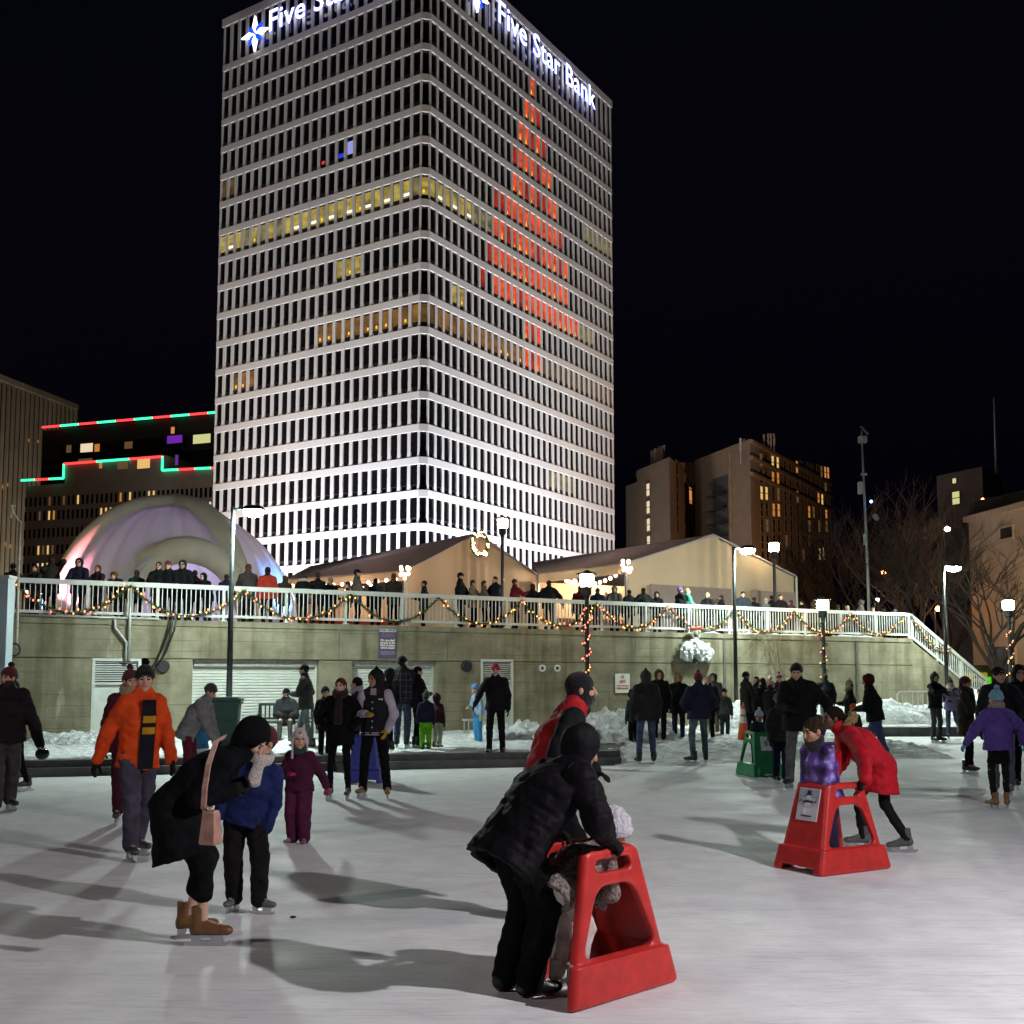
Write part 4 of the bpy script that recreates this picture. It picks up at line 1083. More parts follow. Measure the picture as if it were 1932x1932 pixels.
# ---------------------------------------------------------------- marquee tents
TENT = mat('tent_fabric_dusk', (.52, .40, .28), .7, var=.06, scale=1.5, bump=.25, bscale=2)
TENTL = mat('tent_fabric_pale', (.48, .40, .28), .7, var=.06, scale=1.5, bump=.25, bscale=2)
ROOF = mat('tent_roof_fabric', (.50, .46, .48), .6, var=.1, scale=1., bump=.2, bscale=2)
def translucent(m, f, col):
    nt = m.node_tree; b_ = nt.nodes['Principled BSDF']; tr = nt.nodes.new('ShaderNodeBsdfTranslucent'); tr.inputs[0].default_value = (*col, 1)
    mx = nt.nodes.new('ShaderNodeMixShader'); mx.inputs[0].default_value = f; nt.links.new(b_.outputs[0], mx.inputs[1]); nt.links.new(tr.outputs[0], mx.inputs[2])
    nt.links.new(mx.outputs[0], [n for n in nt.nodes if n.type == 'OUTPUT_MATERIAL'][0].inputs[0])
translucent(ROOF, .35, (.62, .56, .58)); translucent(TENT, .25, (.6, .45, .3)); translucent(TENTL, .25, (.65, .55, .38))
STEELF = mat('tent_frame', (.35, .35, .33), .4, .5)
def tent(label, fl, fr, ap, bl, bap, ez, tm, name='marquee_tent'):
    FL = atd(*fl); FR = atd(*fr); AP = atd(*ap); BL = atd(*bl); BA = atd(*bap)
    BR_ = FR + (BL - FL) * 1.0; BR_ = BA + (BA - BL); BR_.z = BL.z
    t = thing(name, label, 'tent', (0, 0, 0), 0, 'marquee tents on the deck')
    th = Vector((0, 0, .06))
    mb = MB(); 
    for q in ([FL, AP, BA, BL], [AP, FR, BR_, BA]):
        mb.add(list(q) + [p - th for p in q], [(0, 1, 2, 3), (7, 6, 5, 4)] + [(i, (i + 1) % 4, 4 + (i + 1) % 4, 4 + i) for i in range(4)])
    mb.build('roof', ROOF, t)
    inw = (BA - AP).normalized() * .12
    gz = lambda p: Vector((p.x, p.y, DECKZ))
    mb = MB(); A_, B_, C_ = FL + inw - th, FR + inw - th, AP + inw - th
    # gable with a few slack ridges in the fabric
    n_ = 72
    top = []
    for k in range(n_ + 1):
        u = k / n_; p = A_.lerp(B_, u); zt = (A_.z + (C_.z - A_.z) * u * 2) if u < .5 else (C_.z + (B_.z - C_.z) * (u - .5) * 2)
        q = Vector((p.x, p.y, zt)) + inw.normalized() * ((.05 * math.sin(u * 22) + .10 * math.sin(u * 95) * math.exp(-((u - .5) / .09) ** 2)) * (1 if 0 < k < n_ else 0)); top.append(q)
    vs = top + [gz(p) for p in top]; mb.add(vs, [(i, i + 1, n_ + 2 + i, n_ + 1 + i) for i in range(n_)]); mb.build('gable_wall', tm, t, True)
    mb = MB(); 
    for p in (FL, FR, BL): mb.tube([gz(p), p - th], .06, 6)
    mb.build('frame', STEELF, t)
    mb = MB(); mb.quad(BL - th, FL - th, FL - th - Vector((0, 0, .35)), BL - th - Vector((0, 0, .35))); mb.build('valance', tm, t)
    ctr = (FL + FR + BL + BA) / 4; lamp('POINT', 'tent_fill', (ctr.x, ctr.y, DECKZ + 2.5), 520, (1, .84, .74), t, None, .3)  # unseen point light added inside to make the roof fabric brighter
    return t, FL, FR, AP, BL, BA
t1 = tent('brown-lit marquee with a glowing wreath on its gable', (765, 1076, 42.7), (1022, 1087, 45.3), (902, 1005, 44), (540, 1092, 46.7), (585, 1068, 56), 6, TENT)
t2 = tent('pale marquee with printed banners along its gable wall', (1182, 1061, 40), (1502, 1085, 44.8), (1347, 1007, 42.3), (1015, 1081, 44), (1005, 1061, 52), 6, TENTL)
# printed banners on the second tent
FL, FR = t2[1], t2[2]
dg = (FR - FL); dg.z = 0; Lg = dg.length; dg.normalize(); ng = Vector((dg.y, -dg.x, 0))
BAN = mat('banner_mauve', (.30, .21, .19), .7, var=.1, scale=2)
BANT = mat('banner_print', (.10, .05, .05), .7); BANR = mat('banner_print_red', (.3, .03, .03), .7); BANW = mat('banner_white_print', (.5, .45, .42), .7)
for i, (u0, u1, lb) in enumerate(((.115, .575, 'wide mauve printed banner on the left half of the pale marquee'), (.70, .98, 'narrower mauve printed banner on the right of the pale marquee'))):
    w = Lg * (u1 - u0); h = 2.1; zc = 3.9
    c = FL + dg * Lg * (u0 + u1) / 2 + ng * .12; 
    b = thing('banner', lb, 'banner', (c.x, c.y, zc + .3), math.atan2(dg.y, dg.x), 'printed banners on the pale marquee')
    t = MB(); t.box((0, 0, 0), (w, .03, h)); t.build('cloth', BAN, b)
    r = random.Random(i + 4); t = MB()
    for k in range(10 if i == 0 else 6):
        t.box((r.uniform(-w * .4, w * .4), -.02, r.uniform(-h * .38, h * .38)), (r.uniform(.25, .7), .008, r.uniform(.04, .1)))
    t.build('print', BANT, b)
    t = MB(); t.tube([(-w * .2, -.025, -.35), (-w * .1, -.025, .2), (-w * .04, -.025, .75)], .035, 5); t.build('swoosh', BANW, b)
    if i: t = MB(); t.box((-w * .4, -.02, .45), (.25, .01, .22)); t.build('red_mark', BANR, b)
# festoon lights under the eaves
FEST = glow('festoon_bulb', lin((255, 215, 175)), 9.)
FEST_ME = None
def festoon(pts, n_, label, sag=.25, r=.055):
    global FEST_ME
    if FEST_ME is None:
        t = MB(); t.ball((0, 0, 0), (.07, .07, .08), 8, 6); FEST_ME = t.mesh('bulb', FEST, True)
    a = Vector(pts[0]); b = Vector(pts[1]); root = thing('festoon_lights', label, 'string lights', a.lerp(b, .5), 0, 'strings of festoon bulbs on the deck')
    o = a.lerp(b, .5); P = []
    for k in range(n_ + 1):
        t = k / n_; P.append(a.lerp(b, t) - Vector((0, 0, sag * (1 - (2 * t - 1) ** 2))) - o)
    mb = MB(); mb.tube(P, .012, 4); mb.build('cord', BLACKM, root)
    for p in P: link('bulb', FEST_ME, root, p - Vector((0, 0, .07)))
o_ = Vector((0, -.25, -.25))
festoon((t1[4] + o_, t1[1] + o_), 14, 'festoon bulbs under the eave of the brown marquee', .1)
festoon((t1[4] + o_ + Vector((.2, .3, -.35)), atd(700, 1102, 43)), 10, 'lower festoon string under the brown marquee', .15)
festoon((atd(1068, 1092, 44), atd(1182, 1068, 40)), 12, 'festoon bulbs under the open side of the pale marquee', .35)
festoon((atd(0, 1108, 40), atd(150, 1100, 42)), 6, 'festoon bulbs left of the inflatable dome', .2)
for px, py, dd, lb in ((1182, 1068, 39.7, 'cluster of bright bulbs at the corner of the pale marquee'), (1078, 1088, 44, 'cluster of warm bulbs at the stall beside the brown marquee'), (765, 1079, 42.4, 'cluster of bulbs on the corner of the brown marquee')):
    p = atd(px, py, dd); root = thing('bulb_cluster', lb, 'string lights', p, 0, 'bulb clusters at tent corners'); r = random.Random(px)
    mb = MB(); mb.tube([(0, 0, .2), (0, 0, -.3)], .012, 4); mb.build('cord', BLACKM, root)
    for k in range(9): link('bulb', FEST_ME, root, (r.uniform(-.18, .18), r.uniform(-.15, 0), r.uniform(-.22, .18)))
# inside of tent 2 left side: open stall, warm
t = thing('market_stall', 'warm lit wooden stall under the open side of the pale marquee', 'stall', tuple(atd(1120, 1100, 45).to_2d().to_3d() + Vector((0, 0, DECKZ))), WRZ)
WOOD = mat('stall_pine', (.42, .27, .14), .6, var=.2, scale=4, stretch=(6, 1, 1))
mb = MB(); mb.box((0, 1.1, 1.3), (4.6, .08, 2.6)); mb.build('back_board', WOOD, t)
mb = MB(); mb.box((0, 0, .5), (3.4, .6, 1.)); mb.box((0, 0, 1.03), (3.6, .8, .06)); mb.build('counter', WOOD, t)
mb = MB(); mb.box((.6, .9, 1.7), (1.2, .1, .05)); mb.box((.6, .9, 2.1), (1.2, .1, .05)); mb.box((.0, .9, 1.7), (.05, .1, 1.2)); mb.box((1.2, .9, 1.7), (.05, .1, 1.2)); mb.build('shelf', BLACKM, t)
mb = MB(); mb.lathe((-.6, -.1, 2.5), [(.02, .3), (.03, .15), (.15, .0), (.13, .0)], 12); mb.build('pendant_shade', BLACKM, t)
lamp('POINT', 'pendant_lamp', (-.6, -.2, 2.42), 190, (1, .72, .42), t, None, .12)
t = thing('food_stall', 'stall with fir swag and coloured wares under the eave of the brown marquee', 'stall', tuple(atd(690, 1120, 45).to_2d().to_3d() + Vector((0, 0, DECKZ))), WRZ)
mb = MB(); mb.box((0, .9, 1.2), (5.4, .08, 2.4)); mb.build('back_board', WOOD, t)
mb = MB(); mb.box((0, 0, .5), (4.6, .5, 1.)); mb.build('counter', mat('stall_cloth_red', (.4, .03, .03), .8), t)
for k, c in enumerate(((.6, .35, .1), (.5, .04, .05), (.6, .4, .35), (.25, .25, .6), (.6, .55, .5))):
    mb = MB(); mb.box((-1.8 + k * .9, -.27, .45), (.5, .04, .6)); mb.build('front_panel', mat('stall_panel_%d' % k, c, .7), t)
lamp('POINT', 'stall_lamp', (.3, -.3, 2.2), 110, (1, .7, .45), t, None, .12)
# wreath on the brown marquee
p = atd(905, 1027, 43.7); w = thing('lit_wreath', 'round wreath of warm bulbs hung at the gable peak of the brown marquee', 'wreath', p, math.atan2(.44, .9))
mb = MB(); pts = [(.36 * math.cos(a), 0, .44 * math.sin(a)) for a in [2 * math.pi * k / 24 for k in range(25)]]; mb.tube(pts, .07, 6, cap=False)
r = random.Random(3)
for k in range(420):
    a = r.uniform(0, 6.283); c = Vector((.36 * math.cos(a), 0, .44 * math.sin(a))); v = Vector((r.gauss(0, 1), r.gauss(0, 1), r.gauss(0, 1))).normalized(); e = v.orthogonal().normalized() * .015
    mb.add([c - e, c + e, c + v * .15], [(0, 1, 2)])
mb.build('fir_ring', NEEDLE, w)
WB = glow('wreath_bulb', lin((255, 205, 150)), 14.)
t_ = MB(); t_.ball((0, 0, 0), .032, 6, 5); wbm = t_.mesh('bulb', WB, True)
for k in range(46):
    a = r.uniform(0, 6.283); q = r.uniform(.27, .45); link('bulb', wbm, w, (q * math.cos(a), -.11, q * 1.2 * math.sin(a)))
# ---------------------------------------------------------------- inflatable dome
dc = atd(327, 1100, 37.0); DX, DY = dc.x, dc.y + 0
dome = thing('inflatable_dome', 'white inflatable dome tent with thick air beams and an arched entrance', 'dome tent', (DX, DY, DECKZ), R(4))
RX, RZ = 4.08, 4.42
def domefn(P):
    q = P / np.array([RX, RX, RZ], np.float32)
    rr = np.linalg.norm(q, axis=1) + 1e-6
    az = np.arctan2(P[:, 1], P[:, 0]); el_ = np.arcsin(np.clip(q[:, 2] / rr, -1, 1))
    gore = .13 * np.abs(np.sin(az * 15)) * np.cos(el_) ** .6
    d = (rr - 1) * 3.4 - gore + .02
    d = np.maximum(d, -(d + .12))
    for a in (R(-45), R(45), R(135), R(225)):          # four thick beams, ground to crown
        pr = P[:, 0] * math.cos(a) + P[:, 1] * math.sin(a); tr = -P[:, 0] * math.sin(a) + P[:, 1] * math.cos(a)
        er = np.sqrt((pr / RX) ** 2 + (P[:, 2] / RZ) ** 2)
        bd = np.sqrt(((er - .985) * 3.7) ** 2 + tr ** 2) - .42
        d = smin(d, np.where(pr > -.3, bd, 9), .12)
    # entrance arch towards the rink
    ar = np.sqrt(((P[:, 0] - 1.15) / 1.95) ** 2 + (P[:, 2] / 2.62) ** 2)
    hole = np.where(P[:, 1] < 0, (ar - 1) * 2.2, 9)
    d = np.maximum(d, -hole)
    surf = np.abs(P[:, 1] + 3.25)
    arch = np.sqrt(((ar - 1.0) * 2.2) ** 2 + surf ** 2) - .36
    d = smin(d, arch, .1)
    return np.maximum(d, -P[:, 2])
DOMEM = mat('dome_fabric', (.76, .72, .70), .55, var=.05, scale=1.)
_nt = DOMEM.node_tree; _b = _nt.nodes['Principled BSDF']; _tr = _nt.nodes.new('ShaderNodeBsdfTranslucent'); _tr.inputs[0].default_value = (.8, .74, .78, 1)
_mx = _nt.nodes.new('ShaderNodeMixShader'); _mx.inputs[0].default_value = .45; _nt.links.new(_b.outputs[0], _mx.inputs[1]); _nt.links.new(_tr.outputs[0], _mx.inputs[2])
_nt.links.new(_mx.outputs[0], [n for n in _nt.nodes if n.type == 'OUTPUT_MATERIAL'][0].inputs[0])
VD, QD = nets(domefn, (-4.6, -4.6, -.05), (4.6, 4.6, 5.0), .075)
c = VD[QD].mean(1); mi = np.zeros(len(QD), int)
for a in (R(-45), R(45), R(135), R(225)):
    tr = -c[:, 0] * math.sin(a) + c[:, 1] * math.cos(a); pr = c[:, 0] * math.cos(a) + c[:, 1] * math.sin(a)
    mi[(np.abs(tr) < .43) & (pr > -.1)] = 1
ar_ = np.sqrt(((c[:, 0] - 1.15) / 1.95) ** 2 + (c[:, 2] / 2.62) ** 2); mi[(np.abs(c[:, 1] + 3.25) < .36) & (np.abs(ar_ - 1) < .17)] = 1
link('skin', np_mesh('skin', [(VD, QD, mi)], [DOMEM, mat('dome_beam_fabric', (.70, .62, .50), .6, var=.08, scale=2)]), dome)
tb = MB(); tb.box((.4, 1.2, .45), (1.6, .7, .9)); tb.build('inner_counter', mat('dome_counter', (.3, .3, .5), .6), dome)
lamp('POINT', 'blue_wash', (.6, .6, 2.6), 400, (.56, .54, 1), dome, None, .25)
lamp('POINT', 'warm_wash', (2.0, -.6, 1.2), 90, (1, .8, .5), dome, None, .15)
def colour_can(px, py, dd, aim, col, power, label, cone=60, z=DECKZ):
    p = atd(px, py, dd); p.z = z
    t = thing('colour_wash_light', label, 'stage light', p, 0, 'colour wash lights round the dome')
    mb = MB(); mb.box((0, 0, .03), (.3, .25, .05)); mb.tube([(0, -.1, .2), (0, .12, .3)], .11, 10); mb.build('can', BLACKM, t)
    lamp('SPOT', 'wash', (0, .0, .42), power, col, t, Vector(aim) - p, .06, cone, .6)
colour_can(48, 1100, 33.6, (DX - 3.75, DY - 1.4, DECKZ + 2.2), (.08, .30, 1), 15000, 'blue wash light at the left foot of the dome', 48)
colour_can(140, 1100, 32.6, (DX - 2.5, DY - 3.0, DECKZ + 2.4), (1, .30, .42), 3300, 'pink wash light before the left side of the dome', 52)
colour_can(578, 1100, 35.6, (DX + 3.5, DY - .4, DECKZ + 2.6), (.12, .35, 1), 3600, 'blue wash light at the right foot of the dome', 75)
# ---------------------------------------------------------------- lamp posts
LENS_LED = glow('led_lens', (.82, 1, .91), 1200.)
LANT = glow('lantern_glass', (1, .82, .52), 80.)
LANTU = glow('lantern_glass_upper', (1, .74, .42), 78.)
def arm_lamp(px, py, dd, zbase, label, strength=None, ang=0., side=1):
    """tall slim post with a flat cut-off head on a short arm"""
    p = atd(px, py, dd); H = p.z - zbase
    t = thing('tall_lamp_post', label, 'lamp post', (p.x, p.y, zbase), R(ang), 'tall slim lamp posts with flat heads')
    mb = MB(); mb.tube([(0, 0, 0), (0, 0, H * .5), (0, 0, H)], [.075, .062, .05], 12); mb.lathe((0, 0, 0), [(.16, 0), (.16, .05), (.08, .09)], 14); mb.build('pole', mat('post_dark_green', (.018, .024, .024), .35, .3), t, True)
    mb = MB(); mb.tube([(0, 0, H - .06), (.18 * side, 0, H - .02)], .04, 8); mb.build('arm', BLACKM, t)
    mb = MB(); mb.lathe((.46 * side, 0, H - .06), [(.05, .12), (.18, .10), (.25, .04), (.255, 0), (.24, -.005)], 20); mb.build('head', BLACKM, t, True)
    mb = MB(); mb.lathe((.46 * side, 0, H - .075), [(.235, .01), (.235, -.04), (.2, -.095), (.11, -.13), (.02, -.14)], 18)
    mb.build('lens', strength or LENS_LED, t, True)
    return t
def lantern(px, py, dd, zbase, label, glass, wrap=None):
    p = atd(px, py, dd); H = p.z - zbase
    t = thing('lantern_post', label, 'lamp post', (p.x, p.y, zbase), R(20), 'black lantern posts with glowing glass')
    mb = MB(); mb.lathe((0, 0, 0), [(.17, 0), (.17, .12), (.12, .2), (.11, .9), (.075, 1.0), (.065, 1.1), (.06, H - .55), (.085, H - .5), (.085, H - .46)], 14); mb.build('pole', BLACKM, t, True)
    mb = MB(); mb.lathe((0, 0, H - .46), [(.10, 0), (.135, .04), (.135, .22), (.16, .25)], 14); mb.build('ballast_case', BLACKM, t, True)
    mb = MB(); mb.lathe((0, 0, H - .2), [(.15, 0), (.19, .02), (.195, .3), (.17, .33)], 16); mb.build('glass', glass, t, True)
    mb = MB(); mb.lathe((0, 0, H + .14), [(.30, 0), (.30, .02), (.10, .07), (.03, .12)], 20); mb.build('canopy', BLACKM, t, True)
    for a in range(4):
        mb = MB(); mb.tube([(.2 * math.cos(a * 1.571), .2 * math.sin(a * 1.571), H - .2), (.21 * math.cos(a * 1.571), .21 * math.sin(a * 1.571), H + .14)], .012, 5); mb.build('cage_bar', BLACKM, t)
    if wrap:
        pts = []; n_ = 60
        for k in range(n_):
            z = wrap[0] + (wrap[1] - wrap[0]) * k / (n_ - 1); a = k * .62
            pts.append(Vector((p.x + .11 * math.cos(a), p.y + .11 * math.sin(a), zbase + z)))
        garland('post_garland', pts, wrap[3], 'garlands wound round lamp posts', 44, .05, wrap[2], int(px), 60, (BULBR, BULBR, BULB) if px < 1200 else None)
    return t
arm_lamp(440, 958, 24.6, PZ, 'tall lamp post behind the green bin at the left', None, 0)
arm_lamp(1384, 1032, 34.2, .1, 'tall lamp post standing among the crowd right of centre', None, 10)
arm_lamp(1779, 1066, 38.0, .1, 'tall lamp post beside the sloping stair railing', None, 20)
lantern(1107, 1093, 30.2, .1, 'garlanded lantern post right behind the man in the red vest', LANT, (1.1, 3.6, 1, 'red-lit garland spiralling round the post behind the red vest'))
lantern(1552, 1140, 36.6, .1, 'snow-dusted garlanded lantern post before the wall at the right', LANT, (1.0, 3.6, .35, 'mostly dark garland on the lantern post before the wall'))
lantern(1902, 1140, 39.5, .1, 'lantern post with a lit garland at the right edge', LANT, (.6, 3.4, 1, 'lit garland wound round the post at the right edge'))
lantern(948, 986, 40.5, DECKZ, 'lantern post rising in front of the brown marquee', LANTU)
lantern(1460, 1031, 43.0, DECKZ, 'lantern post rising in front of the pale marquee', LANTU)
# rink-side floodlight posts; only their light reaches the picture
def rink_post(x, y, h, aim, power, col, cone, label, size=.14, blend=.7):
    t = thing('rink_flood_post', label, 'floodlight post', (x, y, 0), 0, 'floodlight posts round the rink')
    mb = MB(); mb.lathe((0, 0, 0), [(.14, 0), (.14, .2), (.08, .3), (.06, h)], 12); mb.build('pole', BLACKM, t, True)
    d = (Vector(aim) - Vector((x, y, h))).normalized()
    mb = MB(); mb.tube([Vector((0, 0, h + .15)) - d * .1, Vector((0, 0, h + .15)) + d * .15, Vector((0, 0, h + .15)) + d * .3], [.12, .2, .26], 14); mb.build('housing', BLACKM, t, True)
    lamp('SPOT', 'rink_beam', Vector((0, 0, h + .15)) + d * .42, power, col, t, Vector(aim) - Vector((x, y, 0)), size, cone, blend)
rink_post(6.4, 3.5, 5.3, (-4.4, 9.0, 0), 2020, (1, .94, .985), 150, 'floodlight post on the near right bank of the rink', .09)
lantern(-60, 1000, 30.5, DECKZ, 'lantern post added on the deck outside the left edge to light the dome', LANTU)  # unseen lantern added for warm light on the dome front
rink_post(-8.6, 3.5, 6.5, (-1, 10, 0), 520, (1, .91, .88), 150, 'added fill floodlight post on the near left bank of the rink')  # unseen lamp added as fill for the left foreground ice
rink_post(13.5, 17, 6.2, (4, 18, 0), 330, (.95, .98, 1), 150, 'added fill floodlight post on the right bank of the rink')  # unseen lamp added as fill for the right part of the ice
# ---------------------------------------------------------------- people
def V3(*a): return np.array(a, float)
def unit(v): return v / (np.linalg.norm(v) + 1e-12)
def rotz(a): c, s = math.cos(a), math.sin(a); return np.array([[c, -s, 0], [s, c, 0], [0, 0, 1.]])
def rotx(a): c, s = math.cos(a), math.sin(a); return np.array([[1., 0, 0], [0, c, -s], [0, s, c]])
def roty(a): c, s = math.cos(a), math.sin(a); return np.array([[c, 0, s], [0, 1., 0], [-s, 0, c]])
def ik(a, c, l1, l2, pole):
    d = c - a; L = np.linalg.norm(d)
    if L > (l1 + l2) * .995:
        s = L / ((l1 + l2) * .995); l1 *= s; l2 *= s
    x = (l1 * l1 - l2 * l2 + L * L) / (2 * L); hh = math.sqrt(max(l1 * l1 - x * x, 0))
    n = d / L; p = unit(pole - n * (pole @ n))
    return a + n * x + p * hh
def hand_arrays(grip, fat):
    g = R(78 if grip else 22); f = fat
    pr = [('e', V3(0, 0, -.048), (.015 + f, .039 + f, .05 + f)), ('c', V3(0, 0, .02), V3(0, 0, -.03), .026 + f, .027 + f)]
    for i, (y, l) in enumerate(((.029, .068), (.0095, .078), (-.0105, .072), (-.029, .056))):
        p = V3(0, y, -.085); a = g * .35; d = V3(0, 0, -1)
        for q, (fr, da) in enumerate(((.45, g * .8), (.32, g), (.23, g * .7))):
            d = V3(-math.sin(a), (y * 1.2 if not grip else 0), -math.cos(a)); n = p + d * l * fr
            pr.append(('c', p, n, .0092 - .0007 * q + f * .8, .0088 - .0007 * q + f * .8)); p = n; a += da
    p = V3(-.004, .026, -.025)
    for d, l, r in ((V3(-.25, .75, -.6), .036, .013), (V3(-.45, .35, -.8), .03, .011), (V3(-.7, .0, -.7), .024, .0095)):
        n = p + unit(d) * l; pr.append(('c', p, n, r + f * .8, r - .001 + f * .8)); p = n
    def fn(P):
        D = None
        for q in pr:
            d = ell(P, q[1], q[2]) if q[0] == 'e' else cap(P, *q[1:])
            D = d if D is None else smin(D, d, .007)
        return D
    return nets(fn, (-.1, -.06, -.2), (.05, .085, .04), .0062)
HANDS = {(g, f): hand_arrays(g, .004 if f else 0) for g in (0, 1) for f in (0, 1)}
GLOVE_ME = {}
def glove_mesh(grip, col, kind):
    k = (grip, col, kind)
    if k not in GLOVE_ME: GLOVE_ME[k] = np_mesh('glove', [HANDS[(grip, 1)]], cloth(col, kind))
    return GLOVE_ME[k]
STEEL = mat('skate_steel', (.55, .56, .58), .3, 1., .1)
BLACKP = mat('black_plastic', (.015, .015, .016), .4)
SHOE_ME = {}
def shoe_meshes(kind, col):
    k = (kind, col)
    if k in SHOE_ME: return SHOE_ME[k]
    z = .075 if kind in ('skate', 'figure') else .012
    sh = .19 if kind in ('skate', 'figure', 'boot') else .10
    def fn(P):
        d = cap(P, V3(0, -.045, z + .038), V3(0, .1, z + .028), .04, .036)
        d = smin(d, ell(P, V3(.0, .15, z + .03), (.043, .055, .034)), .02)
        d = smin(d, cap(P, V3(0, .02, z + .07), V3(0, .1, z + .045), .036, .03), .02)
        d = smin(d, cap(P, V3(0, -.038, z + .05), V3(0, -.035, z + sh), .042, .047), .03)
        if kind == 'figure': d = smin(d, cap(P, V3(0, -.06, z + .005), V3(0, -.055, z + .04), .026, .034), .01)
        d = np.maximum(d, -(P[:, 2] - z))
        d = np.maximum(d, P[:, 2] - (z + sh))
        return d
    V, Q = nets(fn, (-.06, -.1, z - .01), (.06, .22, z + sh + .01), .0075)
    c = V[Q].mean(1)
    mi = np.zeros(len(Q), int)
    sole = c[:, 2] < z + .012; mi[sole] = 1
    lace = (np.abs(c[:, 0]) < .02) & (c[:, 1] > .0) & (c[:, 2] > z + .07) & (c[:, 1] < .12) & (np.sin(c[:, 2] * 320 - c[:, 1] * 200) > .1)
    mi[lace] = 2
    boot = np_mesh('skate' if z > .05 else 'shoe', [(V, Q, mi)], [cloth(col, 'leather'), BLACKP, mat('pale_lace', (.5, .5, .48), .9) if kind != 'boot' else BLACKP])
    bl = None
    if z > .05:
        m = MB()
        m.box((0, -.045, .055), (.03, .06, .045)); m.box((0, .1, .05), (.03, .08, .05)); m.box((0, .03, .034), (.014, .2, .016))
        prof = [(-.125, .012), (-.12, .03), (.165, .03), (.185, .045), (.192, .03), (.185, .014), (.15, .002), (-.1, .002)]
        n = len(prof)
        vs = [(x, y, zz) for x in (-.003, .003) for y, zz in prof]
        m.add(vs, [tuple(range(n))[::-1], tuple(range(n, 2 * n))] + [(i, (i + 1) % n, n + (i + 1) % n, n + i) for i in range(n)])
        bl = m.mesh('blade', STEEL)
    SHOE_ME[k] = (boot, bl)
    return SHOE_ME[k]
SKINS = {'light': (.52, .29, .2), 'tan': (.4, .21, .13), 'dark': (.11, .055, .035), 'pale': (.6, .37, .28)}
def skin_mat(n): return mat('skin_' + n, SKINS[n], .5, var=.12, scale=20, spec=.35)
EYE = mat('eye_dark', (.02, .015, .012), .15, var=.05)
N_PEOPLE = [0]
def person(label, pos, yaw, H=1.75, kid=0., lean=0., roll=0., crouch=0., feet=None, hands=('down', 'down'), head=(0, 0), grip=(0, 0),
           top=('jacket', (.02, .02, .022), .12, .02), sleeve=None, legs=((.02, .02, .022), .0), skirt=None, hat=None, hair=('short', (.03, .02, .015)), shoe=('skate', (.02, .02, .02)),
           glove=(.012, .012, .012), scarf=None, skin='light', vox=None, kind=None, legkind='wool', beard=False, hipshift=(0, 0), group=None, quilt=None, extra=None, seat=False, twist=0., bare_ankle=False, build=1., seed=None):
    s = H / 1.75
    N_PEOPLE[0] += 1
    sd = seed if seed is not None else N_PEOPLE[0] * 1.7
    pos = Vector(pos)
    dist = pos.y
    if vox is None: vox = .0095 if dist < 9 else .0125 if dist < 16.5 else .017 if dist < 26 else .024
    root = thing('person', label, 'person', pos, R(yaw), group)
    ck = kind or 'shell'
    fs = s * (1 - .06 * kid)
    lift = (.075 if shoe[0] in ('skate', 'figure') else .012) * fs
    hh = H * (.131 + .055 * kid); hs = hh / .23
    hipz = H * (.52 - .045 * kid) + lift - crouch
    neckz_len = H - hh - .012 - H * (.52 - .045 * kid)
    up = rotz(R(twist * .3)) @ rotx(-R(lean)) @ roty(R(roll)) @ V3(0, 0, 1)
    upr = rotx(-R(lean)) @ roty(R(roll))
    right = rotz(R(twist)) @ upr @ V3(1, 0, 0); 
    up2 = rotx(-R(lean * 1.22)) @ roty(R(roll)) @ V3(0, 0, 1)
    pel = V3(hipshift[0], hipshift[1], hipz)
    chest = pel + up * neckz_len * .52
    neck = chest + up2 * neckz_len * .48
    fwd = np.cross(up2, right)
    sw = .100 * H * (1 - .1 * kid) * build
    shz = neck - up2 * .058 * H
    sh = [shz + right * sw, shz - right * sw]
    prt = V3(1, 0, 0)
    hip = [pel + prt * .052 * H, pel - prt * .052 * H]
    if feet is None: feet = ((.10, 0, 0, -8, 0), (-.10, 0, 0, 8, 0))
    ll = H * (.52 - .045 * kid - .045) / 2
    ank = []; knee = []
    for i, f in enumerate(feet):
        fx, fy, fz = f[0] * s, f[1] * s, f[2] * s
        a = V3(fx, fy, fz + lift + .085 * fs)
        ank.append(a)
        pole = rotz(R(f[3])) @ V3(0, 1, 0) if not seat else V3(0, .3, 1)
        knee.append(ik(hip[i], a, ll, ll, pole))
    ua, fa = .172 * H, .148 * H
    wr = []; el = []
    for i, h in enumerate(hands):
        sg = 1 if i == 0 else -1
        if isinstance(h, str):
            t = {'down': shz + right * sg * (sw + .048 * H) - up * (ua + fa) * .97 + fwd * .03 * H,
                 'swing': shz + right * sg * (sw + .12 * H) - up * (ua + fa) * .8 + fwd * .16 * H,
                 'back': shz + right * sg * (sw + .11 * H) - up * (ua + fa) * .85 - fwd * .13 * H,
                 'out': shz + right * sg * (sw + .17 * H) - up * (ua + fa) * .78 + fwd * .05 * H,
                 'pocket': pel + right * sg * .125 * H + up * .06 * H + fwd * .085 * H,
                 'front': pel + right * sg * .03 * H + up * .13 * H + fwd * .17 * H,
                 'phone': pel + right * sg * .04 * H + up * .22 * H + fwd * .22 * H,
                 'rail': shz + right * sg * (sw * .8) - up * .19 * H + fwd * .21 * H,
                 'mouth': neck + right * sg * .03 * H + up * .03 * H + fwd * .13 * H}[h]
        else:
            t = V3(*h[:3]) * s
        wr.append(t)
        pole = -fwd * .7 + right * sg * .75 - up * .25
        el.append(ik(sh[i], t, ua, fa, pole))
    hdir = unit(rotx(-R(lean * .75)) @ roty(R(roll * .6)) @ V3(0, 0, 1))
    hc = neck + hdir * hh * .52 + fwd * .01 * H
